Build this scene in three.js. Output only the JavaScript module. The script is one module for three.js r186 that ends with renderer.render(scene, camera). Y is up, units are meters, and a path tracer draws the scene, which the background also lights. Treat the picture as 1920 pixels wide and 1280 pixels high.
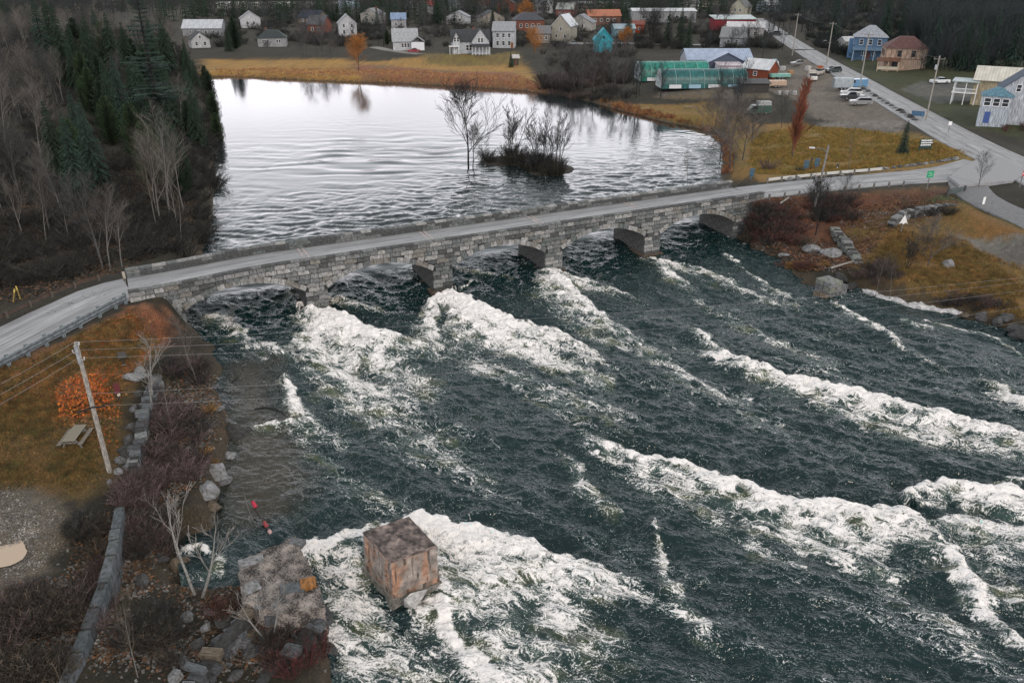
import * as THREE from 'three';
import { FontLoader } from 'three/addons/loaders/FontLoader.js';
import { TextGeometry } from 'three/addons/geometries/TextGeometry.js';
import { mergeGeometries } from 'three/addons/utils/BufferGeometryUtils.js';

// ------------------------------------------------------------------ camera, sky, sun, exposure
const scene = new THREE.Scene();
const FOCAL = 1493 / 640, PITCH = 25.5 * Math.PI / 180, EYE = 35;
const camera = new THREE.PerspectiveCamera(2 * Math.atan(1 / FOCAL) * 180 / Math.PI, 1024 / 682, 0.5, 6000);
camera.position.set(0, EYE, 0);
camera.rotation.x = -PITCH;
scene.add(camera);
const renderer = new THREE.WebGLRenderer();
renderer.toneMapping = THREE.LinearToneMapping;
renderer.toneMappingExposure = 1.08;
renderer.shadowMap.enabled = true;

const FONT = await new FontLoader().loadAsync('fonts/droid/droid_sans_bold.typeface.json');
// seeded noise
function rng(seed) { let a = seed >>> 0; return () => { a = a + 0x6D2B79F5 | 0; let t = Math.imul(a ^ a >>> 15, 1 | a); t = t + Math.imul(t ^ t >>> 7, 61 | t) ^ t; return ((t ^ t >>> 14) >>> 0) / 4294967296; }; }
const PERM = new Uint8Array(512), GX = new Float32Array(256), GY = new Float32Array(256);
{ const r = rng(77); const p = [...Array(256).keys()]; for (let i = 255; i > 0; i--) { const j = Math.floor(r() * (i + 1)); [p[i], p[j]] = [p[j], p[i]]; }
  for (let i = 0; i < 512; i++) PERM[i] = p[i & 255];
  for (let i = 0; i < 256; i++) { const a = r() * Math.PI * 2; GX[i] = Math.cos(a); GY[i] = Math.sin(a); } }
function perlin(x, y, per = 256) {
  const fx = Math.floor(x), fy = Math.floor(y), dx = x - fx, dy = y - fy;
  const x0 = ((fx % per) + per) % per & 255, x1 = (((fx + 1) % per) + per) % per & 255, y0 = ((fy % per) + per) % per & 255, y1 = (((fy + 1) % per) + per) % per & 255;
  const u = dx * dx * dx * (dx * (dx * 6 - 15) + 10), v = dy * dy * dy * (dy * (dy * 6 - 15) + 10);
  const a = PERM[PERM[x0] + y0], b = PERM[PERM[x1] + y0], c = PERM[PERM[x0] + y1], d = PERM[PERM[x1] + y1];
  const n0 = GX[a] * dx + GY[a] * dy, n1 = GX[b] * (dx - 1) + GY[b] * dy, n2 = GX[c] * dx + GY[c] * (dy - 1), n3 = GX[d] * (dx - 1) + GY[d] * (dy - 1);
  const t0 = n0 + u * (n1 - n0), t1 = n2 + u * (n3 - n2);
  return (t0 + v * (t1 - t0)) * 1.5;
}
function fbm(x, y, o = 4) { let s = 0, a = 0.5; for (let i = 0; i < o; i++) { s += a * perlin(x + i * 17.3, y + i * 9.1); x *= 2.03; y *= 2.03; a *= 0.5; } return s; }
function tfbm(x, y, per, o = 4) { let s = 0, a = 0.5; for (let i = 0; i < o; i++) { s += a * perlin(x, y, per); x *= 2; y *= 2; per *= 2; a *= 0.5; } return s; }
const clamp = (x, a = 0, b = 1) => x < a ? a : x > b ? b : x;
const sm = (a, b, x) => { const t = clamp((x - a) / (b - a)); return t * t * (3 - 2 * t); };
const mix = (a, b, t) => a + (b - a) * t;

{ // unseen overcast sky: horizon brightened to light the pool, darker overhead, faint cloud texture
  const w = 512, h = 256, d = new Float32Array(w * h * 4);
  for (let j = 0; j < h; j++) for (let i = 0; i < w; i++) {
    const el = ((j + 0.5) / h - 0.5) * Math.PI, az = (i + 0.5) / w * Math.PI * 2;
    const s = Math.max(0, Math.sin(el)), q = 1 / (s + 0.16);
    const n = fbm(Math.cos(az) * q * 1.3 + 40, Math.sin(az) * q * 1.3 + 40, 5);
    const l = (0.56 + 1.75 * Math.exp(-((s / 0.42) ** 2))) * (1 + 0.26 * n);
    const k = (j * w + i) * 4;
    const lo = Math.exp(-((s / 0.3) ** 2)); d[k] = l * mix(0.93, 1.02, lo); d[k + 1] = l * mix(0.995, 0.975, lo); d[k + 2] = l * mix(1.05, 1.035, lo); d[k + 3] = 1;
  }
  const t = new THREE.DataTexture(d, w, h, THREE.RGBAFormat, THREE.FloatType);
  t.mapping = THREE.EquirectangularReflectionMapping; t.magFilter = THREE.LinearFilter; t.needsUpdate = true;
  scene.background = t; scene.environment = t;
}
const sun = new THREE.DirectionalLight(0xfff0de, 1.3);
sun.position.set(70, 120, 60); sun.target.position.set(0, 0, -80);
sun.castShadow = true; sun.shadow.radius = 24; sun.shadow.mapSize.set(4096, 4096);
Object.assign(sun.shadow.camera, { left: -260, right: 260, top: 260, bottom: -260, near: 1, far: 700 });
scene.add(sun, sun.target);

// ------------------------------------------------------------------ helpers: places, names, meshes
const CP = Math.cos(PITCH), SP = Math.sin(PITCH);
function ray(u, v) { const x = (u - 960) / 1493, y = (640 - v) / 1493; return [x, y * CP - SP, -CP - y * SP]; }
function at(u, v, Y) { const d = ray(u, v), t = (Y - EYE) / d[1]; return [d[0] * t, d[2] * t]; }       // ground-plan point [x, z] at height Y
// bridge axes: a runs along the bridge from the left bank to the right, n across it, downstream positive
const AX = 0.9007, AZ = -0.4347;
const toAN = (x, z) => [x * AX + z * AZ, -x * AZ + z * AX];
const toXZ = (a, n) => [a * AX - n * AZ, a * AZ + n * AX];

const taken = new Map();
function numbered(name) { const k = taken.get(name) || 0; taken.set(name, k + 1); return k ? name + '_' + String(k).padStart(3, '0') : name; }
function shadow(o) { o.traverse(m => { if (m.isMesh) { m.castShadow = true; m.receiveShadow = true; } }); return o; }
function tag(o, label, category, group, kind) { o.userData = { label, category }; if (group) o.userData.group = group; if (kind) o.userData.kind = kind; return o; }
function thing(name, label, category, x, y, z, turn = 0, group) { const o = new THREE.Group(); o.name = numbered(name); o.position.set(x, y, z); o.rotation.y = turn; scene.add(o); return tag(o, label, category, group); }
function part(name, geo, mat, parent, label) { const m = new THREE.Mesh(geo, mat); m.name = name; m.castShadow = m.receiveShadow = true; if (label) m.userData.label = label; parent.add(m); return m; }
function single(name, geo, mat, label, category, group, kind) { const m = new THREE.Mesh(geo, mat); m.name = numbered(name); m.castShadow = m.receiveShadow = true; scene.add(m); return tag(m, label, category, group, kind); }
function structure(name, geo, mat, label, category) { const m = single(name, geo, mat, label, category); m.userData.kind = 'structure'; return m; }
function copy(proto, x, y, z, turn, s, label, group, sy) { const c = proto.clone(); c.name = numbered(proto.userData.base || proto.name); c.userData = { ...proto.userData }; delete c.userData.base; c.position.set(x, y, z); c.rotation.y = turn; c.scale.set(s, sy || s, s); if (label) c.userData.label = label; if (group) c.userData.group = group; scene.add(c); return c; }

class GB { // geometry builder
  constructor() { this.p = []; this.i = []; this.c = []; this.tint = null; }
  v(x, y, z) { this.p.push(x, y, z); if (this.tint) this.c.push(this.tint[0], this.tint[1], this.tint[2]); return this.p.length / 3 - 1; }
  tri(a, b, c) { const k = this.v(...a); this.v(...b); this.v(...c); this.i.push(k, k + 1, k + 2); return this; }
  quad(a, b, c, d) { const k = this.v(...a); this.v(...b); this.v(...c); this.v(...d); this.i.push(k, k + 1, k + 2, k, k + 2, k + 3); return this; }
  poly(pts, flip) { const k = this.p.length / 3; for (const q of pts) this.v(...q); for (let j = 1; j + 1 < pts.length; j++) flip ? this.i.push(k, k + j + 1, k + j) : this.i.push(k, k + j, k + j + 1); return this; }
  hexa(q) { // 8 corners: bottom 0-3 counterclockwise from above, top 4-7
    const [a, b, c, d, e, f, g, h] = q; this.quad(d, c, b, a); this.quad(e, f, g, h); this.quad(a, b, f, e); this.quad(b, c, g, f); this.quad(c, d, h, g); this.quad(d, a, e, h); return this; }
  box(x0, x1, y0, y1, z0, z1) { return this.hexa([[x0, y0, z1], [x1, y0, z1], [x1, y0, z0], [x0, y0, z0], [x0, y1, z1], [x1, y1, z1], [x1, y1, z0], [x0, y1, z0]]); }
  bar(A, B, w, h) { // rectangular bar from A to B
    const a = new THREE.Vector3(...A), b = new THREE.Vector3(...B), d = b.clone().sub(a).normalize();
    const s = new THREE.Vector3().crossVectors(d, Math.abs(d.y) > 0.95 ? new THREE.Vector3(1, 0, 0) : new THREE.Vector3(0, 1, 0)).normalize(), t = new THREE.Vector3().crossVectors(s, d);
    const q = (c, i, j) => [c.x + s.x * w / 2 * i + t.x * h / 2 * j, c.y + s.y * w / 2 * i + t.y * h / 2 * j, c.z + s.z * w / 2 * i + t.z * h / 2 * j];
    return this.hexa([q(a, -1, -1), q(a, 1, -1), q(b, 1, -1), q(b, -1, -1), q(a, -1, 1), q(a, 1, 1), q(b, 1, 1), q(b, -1, 1)]); }
  tube(pts, radii, sides, capEnd = true) {
    const n = pts.length; let prev = null; const base = this.p.length / 3;
    for (let k = 0; k < n; k++) {
      const A = pts[Math.max(0, k - 1)], B = pts[Math.min(n - 1, k + 1)];
      let dx = B[0] - A[0], dy = B[1] - A[1], dz = B[2] - A[2]; const l = Math.hypot(dx, dy, dz) || 1; dx /= l; dy /= l; dz /= l;
      let sx, sy, sz;
      if (!prev) { if (Math.abs(dy) > 0.9) { sx = 1; sy = 0; sz = 0; } else { sx = 0; sy = 1; sz = 0; } } else [sx, sy, sz] = prev;
      const q = sx * dx + sy * dy + sz * dz; sx -= q * dx; sy -= q * dy; sz -= q * dz; const m = Math.hypot(sx, sy, sz) || 1; sx /= m; sy /= m; sz /= m; prev = [sx, sy, sz];
      const tx = dy * sz - dz * sy, ty = dz * sx - dx * sz, tz = dx * sy - dy * sx, r = radii[k];
      for (let s = 0; s < sides; s++) { const a = s / sides * Math.PI * 2, c = Math.cos(a) * r, e = Math.sin(a) * r; this.v(pts[k][0] + sx * c + tx * e, pts[k][1] + sy * c + ty * e, pts[k][2] + sz * c + tz * e); }
    }
    for (let k = 0; k + 1 < n; k++) for (let s = 0; s < sides; s++) { const a = base + k * sides + s, b = base + k * sides + (s + 1) % sides, c = a + sides, d = b + sides; this.i.push(a, b, d, a, d, c); }
    if (capEnd) for (const k of [0, n - 1]) for (let s = 1; s + 1 < sides; s++) { const o = base + k * sides; k ? this.i.push(o, o + s, o + s + 1) : this.i.push(o, o + s + 1, o + s); }
    return this; }
  add(g, m) { const k = this.p.length / 3, p = g.p, e = m ? m.elements : null; for (let j = 0; j < p.length; j += 3) { const x = p[j], y = p[j + 1], z = p[j + 2]; if (e) this.v(e[0] * x + e[4] * y + e[8] * z + e[12], e[1] * x + e[5] * y + e[9] * z + e[13], e[2] * x + e[6] * y + e[10] * z + e[14]); else this.v(x, y, z); } for (const j of g.i) this.i.push(k + j); return this; }
  build(uvScale = 1) {
    const g = new THREE.BufferGeometry(); g.setAttribute('position', new THREE.Float32BufferAttribute(this.p, 3));
    g.setIndex(this.i); g.computeVertexNormals();
    const n = g.attributes.normal.array, p = this.p, uv = new Float32Array(p.length / 3 * 2);
    for (let k = 0, j = 0; k < p.length; k += 3, j += 2) { const ax = Math.abs(n[k]), ay = Math.abs(n[k + 1]), az = Math.abs(n[k + 2]);
      if (ay >= ax && ay >= az) { uv[j] = p[k]; uv[j + 1] = p[k + 2]; } else if (ax > az) { uv[j] = p[k + 2]; uv[j + 1] = p[k + 1]; } else { uv[j] = p[k]; uv[j + 1] = p[k + 1]; }
      uv[j] *= uvScale; uv[j + 1] *= uvScale; }
    if (this.uv) uv.set(this.uv);
    g.setAttribute('uv', new THREE.BufferAttribute(uv, 2));
    if (this.c.length === p.length) g.setAttribute('color', new THREE.Float32BufferAttribute(this.c, 3));
    return g; }
}
function ringBox(w, h, d, b) { // bevelled block centred on the origin, 44 triangles
  const g = new GB(), X = w / 2, Y = h / 2, Z = d / 2; const V = {};
  const f = (ax, s) => { const o = []; for (const [i, j] of [[-1, -1], [1, -1], [1, 1], [-1, 1]]) { const q = [0, 0, 0], L = [X, Y, Z]; q[ax] = s * L[ax]; q[(ax + 1) % 3] = i * (L[(ax + 1) % 3] - b); q[(ax + 2) % 3] = j * (L[(ax + 2) % 3] - b); o.push(q); } return o; };
  for (let ax = 0; ax < 3; ax++) for (const s of [-1, 1]) { V[ax + '' + s] = f(ax, s); const q = V[ax + '' + s]; s > 0 ? g.quad(...q) : g.quad(q[3], q[2], q[1], q[0]); }
  const out = (a, b2, c, d2) => { const n = new THREE.Vector3().subVectors(new THREE.Vector3(...b2), new THREE.Vector3(...a)).cross(new THREE.Vector3().subVectors(new THREE.Vector3(...c), new THREE.Vector3(...a))); const m = new THREE.Vector3(...a).add(new THREE.Vector3(...c)); if (n.dot(m) > 0) g.quad(a, b2, c, d2); else g.quad(d2, c, b2, a); };
  const corner = (ax, s0, s1, s2) => { const q = [0, 0, 0], L = [X, Y, Z], S = [s0, s1, s2]; for (let k = 0; k < 3; k++) q[k] = S[k] * (L[k] - (k === ax ? 0 : b)); return q; };
  for (let ax = 0; ax < 3; ax++) for (const i of [-1, 1]) for (const j of [-1, 1]) { const p1 = (ax + 1) % 3, p2 = (ax + 2) % 3; const S = k => { const o = [0, 0, 0]; o[p1] = i; o[p2] = j; o[ax] = k; return o; }; out(corner(p1, ...S(-1)), corner(p1, ...S(1)), corner(p2, ...S(1)), corner(p2, ...S(-1))); }
  for (const i of [-1, 1]) for (const j of [-1, 1]) for (const k of [-1, 1]) { const A = corner(0, i, j, k), B = corner(1, i, j, k), C = corner(2, i, j, k); i * j * k > 0 ? g.tri(A, B, C) : g.tri(C, B, A); }
  return g;
}
// ------------------------------------------------------------------ surface textures (tileable, grain only)
function tex(size, fn, srgb = true) { const d = new Uint8Array(size * size * 4); for (let j = 0; j < size; j++) for (let i = 0; i < size; i++) { const c = fn(i / size, j / size), k = (j * size + i) * 4; const a = Array.isArray(c) ? c : [c, c, c]; d[k] = clamp(a[0]) * 255; d[k + 1] = clamp(a[1]) * 255; d[k + 2] = clamp(a[2]) * 255; d[k + 3] = 255; }
  const t = new THREE.DataTexture(d, size, size); t.wrapS = t.wrapT = THREE.RepeatWrapping; t.magFilter = THREE.LinearFilter; t.minFilter = THREE.LinearMipmapLinearFilter; if (srgb) t.colorSpace = THREE.SRGBColorSpace; t.needsUpdate = true; return t; }
function rep(t, k) { const c = t.clone(); c.repeat.set(k, k); c.needsUpdate = true; return c; }
const rT = rng(5); const speckArr = new Float32Array(512 * 512).map(() => rT());
const speck = (x, y) => speckArr[(Math.floor(y * 512) & 511) * 512 + (Math.floor(x * 512) & 511)];
const T_grain = tex(512, (x, y) => 0.80 + 0.32 * tfbm(x * 6, y * 6, 6, 5) + 0.16 * (speck(x, y) - 0.5));
const T_grainB = tex(512, (x, y) => 0.5 + 0.5 * tfbm(x * 10, y * 10, 10, 5) + 0.2 * (speck(x, y) - 0.5), false);
const T_stone = tex(512, (x, y) => { const a = tfbm(x * 4, y * 4, 4, 5), b = tfbm(x * 9 + 3, y * 9, 9, 4); const l = 0.80 + 0.26 * a + 0.2 * b + 0.12 * (speck(x, y) - 0.5) - 0.16 * sm(0.18, 0.4, -b); return [l * 1.0, l * 0.99, l * (0.97 + 0.06 * a)]; });
const T_stoneB = tex(512, (x, y) => 0.5 + 0.6 * tfbm(x * 8, y * 8, 8, 5) - 0.3 * Math.abs(tfbm(x * 5 + 2, y * 5, 5, 3)), false);
const T_soil = tex(512, (x, y) => { const a = tfbm(x * 5, y * 5, 5, 6), s = speck(x, y), b = tfbm(x * 24, y * 24, 24, 2); const l = 0.72 + 0.10 * a + 0.34 * b + 0.42 * (s - 0.5); return [l * (1.03 + 0.16 * (speck(y, x) - 0.5)), l, l * (0.93 + 0.1 * b)]; });
const T_soilB = tex(512, (x, y) => 0.5 + 0.35 * tfbm(x * 30, y * 30, 30, 3) + 0.08 * tfbm(x * 8, y * 8, 8, 3) + 0.3 * (speck(x, y) - 0.5), false);
const T_asph = tex(512, (x, y) => { const a = tfbm(x * 3, y * 3, 3, 5), c = Math.abs(tfbm(x * 4 + 1, y * 4, 4, 4)); return 0.86 + 0.07 * a + 0.2 * (speck(x, y) - 0.5) - 0.1 * sm(0.02, 0.004, c); });
const T_road = tex(512, (x, y) => 0.80 + 0.20 * tfbm(x * 40, y * 2, 40, 3) + 0.16 * tfbm(x * 9 + 4, y * 1, 9, 2) + 0.10 * tfbm(x * 5, y * 5, 5, 5) + 0.16 * (speck(x, y) - 0.5) - 0.22 * sm(0.02, 0.004, Math.abs(tfbm(x * 3 + 7, y * 9, 9, 4))) * sm(0, 0.15, tfbm(x * 2, y * 2 + 5, 2, 2)));
const T_wood = tex(256, (x, y) => 0.78 + 0.4 * tfbm(x * 24, y * 3, 24, 4) + 0.1 * (speck(x, y) - 0.5));
const T_shin = tex(256, (x, y) => { const row = Math.floor(y * 16), f = y * 16 - row, sx = Math.floor(x * 16 + (row & 1) * 0.5); return 0.86 + 0.22 * (speck((sx % 16) / 17 + 0.013, row / 19) - 0.5) - (f < 0.14 ? 0.22 : 0) + 0.12 * tfbm(x * 4, y * 4, 4, 3); });
const T_seam = tex(256, (x, y) => { const f = (x * 10) % 1; return (f < 0.1 ? 0.74 : 0.95) + 0.14 * tfbm(x * 4, y * 4, 4, 4); });
const mats = new Map();
function M(r, g, b, o = {}) { // linear base colour, optional grain texture
  const key = [r, g, b, JSON.stringify({ ...o, map: o.map && o.map.id, bumpMap: o.bumpMap && o.bumpMap.id })].join();
  if (!mats.has(key)) { const m = new THREE.MeshStandardMaterial({ roughness: 0.9, ...o }); m.color.setRGB(r, g, b); mats.set(key, m); }
  return mats.get(key); }
const S_stone = { map: rep(T_stone, 0.55), bumpMap: rep(T_stoneB, 0.7), bumpScale: 0.025, roughness: 0.95 };
const S_grain = { map: rep(T_grain, 0.5) };
const S_bark = { map: rep(T_grain, 1.3), roughness: 1 };
const S_shin = { map: rep(T_shin, 0.3), roughness: 0.85 };
const S_seam = { map: rep(T_seam, 0.16), roughness: 0.5 };
const S_wood = { map: rep(T_wood, 0.7) };
// ------------------------------------------------------------------ river level and terrain
function riverLevel(x, z) { // mean water level: pool above the bridge, falling through the arches and down the rapids
  const [a, n] = toAN(x, z);
  return 0.75 - 0.55 * sm(-94, -79, n) - 0.5 * sm(-80, -62, n) - 0.9 * sm(-64, -28, n);
}
function wp(u, v) { let q = at(u, v, 0); for (let k = 0; k < 4; k++) q = at(u, v, riverLevel(q[0], q[1])); return q; }
const SHORE = [ // outline of the water
  ...[[345, 592], [385, 480], [402, 420], [408, 350], [404, 280], [396, 200], [384, 146], [430, 143], [520, 148], [600, 152], [660, 154], [740, 156], [790, 159], [900, 164], [980, 170], [1040, 178], [1100, 190], [1170, 210], [1250, 231], [1310, 241], [1340, 250], [1352, 275], [1346, 310], [1350, 345]].map(p => at(p[0], p[1], 0.7)),
  ...[[1372, 440], [1392, 455], [1402, 474], [1440, 490], [1500, 522], [1545, 548], [1590, 540], [1700, 572], [1800, 596], [1870, 618], [1920, 655], [2100, 760]].map(p => wp(...p)),
  [70, -20], [40, 10], [-4, 10], [-9, -30],
  ...[[640, 1300], [606, 1180], [575, 1100], [470, 1095], [400, 1105], [330, 1100], [318, 1040], [345, 1004], [400, 990], [412, 930], [428, 870], [440, 805], [420, 740], [425, 690], [400, 640]].map(p => wp(...p)),
];
function segDist(x, z, A, B) { const dx = B[0] - A[0], dz = B[1] - A[1]; const t = clamp(((x - A[0]) * dx + (z - A[1]) * dz) / (dx * dx + dz * dz + 1e-9)); return Math.hypot(x - A[0] - dx * t, z - A[1] - dz * t); }
function inside(x, z, P) { let c = false; for (let i = 0, j = P.length - 1; i < P.length; j = i++) { const A = P[i], B = P[j]; if ((A[1] > z) !== (B[1] > z) && x < (B[0] - A[0]) * (z - A[1]) / (B[1] - A[1]) + A[0]) c = !c; } return c; }
function polyDist(x, z, P) { let d = 1e9; for (let i = 0, j = P.length - 1; i < P.length; j = i++) d = Math.min(d, segDist(x, z, P[j], P[i])); return inside(x, z, P) ? d : -d; }
function lineDist(x, z, L) { let d = 1e9, k = 0; for (let i = 0; i + 1 < L.length; i++) { const e = segDist(x, z, L[i], L[i + 1]); if (e < d) { d = e; k = i; } } return [d, k]; }
const CTRL = [ // [picture u, v, height]
  [235, 540, 4.9], [0, 650, 4.5], [-120, 710, 4.3], [100, 690, 3.9], [60, 820, 3.3], [205, 885, 2.9], [150, 800, 3.1], [230, 740, 3.0], [280, 640, 3.5], [60, 960, 2.7], [40, 1100, 2.7], [120, 1240, 2.2], [20, 1280, 2.5],
  [290, 780, 1.0], [350, 750, 0.5], [330, 880, 0.4], [300, 960, 0.3], [250, 1100, -0.2], [220, 1280, -0.3], [450, 1200, -0.4], [560, 1150, -0.6], [380, 640, 0.9], [330, 650, 1.8],
  [200, 480, 4.2], [300, 430, 2.4], [60, 500, 4.4], [0, 400, 5], [300, 250, 2.6], [200, 320, 3.2], [100, 200, 6], [0, 100, 10], [-200, 300, 8],
  [450, 125, 1.9], [640, 130, 1.7], [850, 130, 1.9], [500, 90, 4], [860, 97, 4.2], [640, 60, 6], [450, 30, 8], [1000, 60, 6], [1130, 95, 4], [1280, 130, 4], [1100, 155, 2], [1250, 205, 2.0], [1300, 150, 4], [1400, 165, 5],
  [1560, 180, 5.6], [1620, 200, 5.8], [1440, 240, 3.2], [1390, 290, 2.4], [1500, 300, 4.0], [1600, 270, 4.6], [1700, 280, 5.2], [1420, 330, 4.2], [1375, 325, 3.2],
  [1400, 362, 5.4], [1640, 338, 5.6], [1800, 322, 5.8], [1740, 226, 6.2], [1590, 140, 7], [1480, 75, 8], [1900, 306, 6], [1990, 352, 6],
  [1640, 95, 8], [1850, 120, 9], [1870, 215, 7], [1500, 25, 11], [1300, 40, 9],
  [1450, 420, 3], [1420, 468, 0.9], [1560, 475, 0.9], [1500, 500, 0.5], [1640, 480, 1.6], [1690, 420, 3.6], [1750, 480, 2.0], [1850, 540, 1.2], [1900, 470, 2.2], [1860, 375, 5.2], [1920, 420, 4.6], [1800, 405, 4.0], [1920, 590, 0.6], [2050, 560, 1.5],
].map(([u, v, y]) => [...at(u, v, y), y]).concat([[-600, -900, 22], [-200, -1100, 14], [100, -1200, 14], [500, -900, 34], [900, -1300, 40], [-900, -300, 25], [500, -300, 24], [200, -60, 6], [-120, -20, 4], [120, -10, 3]]);
// road centre lines [x, z, y, half width]
const R_left = [[-2.4, -85.2], ].map(([a, n]) => [...toXZ(a, n), 4.95, 3.1]).concat([[205, 548, 4.85, 3.1], [140, 577, 4.75, 3.2], [60, 617, 4.6, 3.3], [0, 648, 4.5, 3.3], [-90, 694, 4.4, 3.3], [-220, 760, 4.3, 3.3]].map(([u, v, y, w]) => [...at(u, v, y), y, w]));
const R_right = [[78, -85.2]].map(([a, n]) => [...toXZ(a, n), 5.5, 3.1]).concat([[1530, 347, 5.5, 3.2], [1640, 337, 5.6, 3.3], [1740, 329, 5.7, 3.5], [1800, 322, 5.8, 4.0], [1862, 310, 5.9, 5.0]].map(([u, v, y, w]) => [...at(u, v, y), y, w]));
const R_main = [[1418, 34, 9.4, 3.6], [1450, 55, 8.7, 3.7], [1484, 78, 8, 3.8], [1530, 106, 7.5, 3.8], [1590, 140, 7.0, 3.9], [1660, 181, 6.6, 4.0], [1740, 226, 6.2, 4.2], [1820, 270, 6.0, 4.4], [1900, 308, 5.95, 4.4], [1990, 352, 5.9, 4.4], [2150, 430, 5.8, 4.4]].map(([u, v, y, w]) => [...at(u, v, y), y, w]);
const R_side = [[1812, 330, 5.75, 2.6], [1822, 356, 5.6, 2.6], [1850, 377, 5.3, 2.7], [1920, 408, 4.8, 2.8], [2050, 470, 4.4, 2.8]].map(([u, v, y, w]) => [...at(u, v, y), y, w]);
const R_back = [[1180, 72, 5.4, 2], [1240, 80, 5.2, 2], [1330, 82, 5.6, 2]].map(([u, v, y, w]) => [...at(u, v, y), y, w]);
const ROADS = [R_left, R_right, R_main, R_side];
function H(x, z) {
  let s = 0, w = 0;
  for (const c of CTRL) { const d = (x - c[0]) ** 2 + (z - c[1]) ** 2 + 6, q = 1 / (d * Math.sqrt(d)); s += c[2] * q; w += q; }
  let h = s / w;
  for (const L of ROADS) { // the ground carries the roads
    for (let i = 0; i + 1 < L.length; i++) { const A = L[i], B = L[i + 1], dx = B[0] - A[0], dz = B[1] - A[1]; const t = clamp(((x - A[0]) * dx + (z - A[1]) * dz) / (dx * dx + dz * dz)); const d = Math.hypot(x - A[0] - dx * t, z - A[1] - dz * t), hw = mix(A[3], B[3], t); if (d < hw + 5) h = mix(h, mix(A[2], B[2], t) - 0.1, 1 - sm(hw + 0.7, hw + 5, d)); }
  }
  const sd = -polyDist(x, z, SHORE);
  if (sd > 30) return h + 0.5 * fbm(x * 0.05, z * 0.05, 3) * sm(30, 60, sd);
  const [a, n] = toAN(x, z), wl = riverLevel(x, z);
  if (sd < 0) return wl - 0.25 - Math.min(2.2, -sd * 0.45);
  const bank = n > -96 && a < 6 && z > -62 ? 1.2 : n < -92 && a > 10 ? 5 : 3;
  return mix(wl - 0.25 + 0.3 * Math.min(sd, 1), h, sm(0, bank, sd)) + 0.35 * fbm(x * 0.35, z * 0.35, 3) * sm(0, 1, sd) * (1 - sm(3, 9, sd));
}
function G(u, v) { // ground point seen at a picture position -> [x, y, z]
  const d = ray(u, v); let t = 25, st = 1.5;
  for (let k = 0; k < 900; k++) { const x = d[0] * t, z = d[2] * t, y = EYE + d[1] * t; if (y < H(x, z)) { let lo = t - st, hi = t; for (let j = 0; j < 12; j++) { const m = (lo + hi) / 2; if (EYE + d[1] * m < H(d[0] * m, d[2] * m)) hi = m; else lo = m; } return [d[0] * hi, H(d[0] * hi, d[2] * hi), d[2] * hi]; } st = 0.8 + t * 0.012; t += st; }
  return [d[0] * t, H(d[0] * t, d[2] * t), d[2] * t];
}
const P2 = pts => pts.map(([u, v]) => { const g = G(u, v); return [g[0], g[2]]; });
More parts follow.
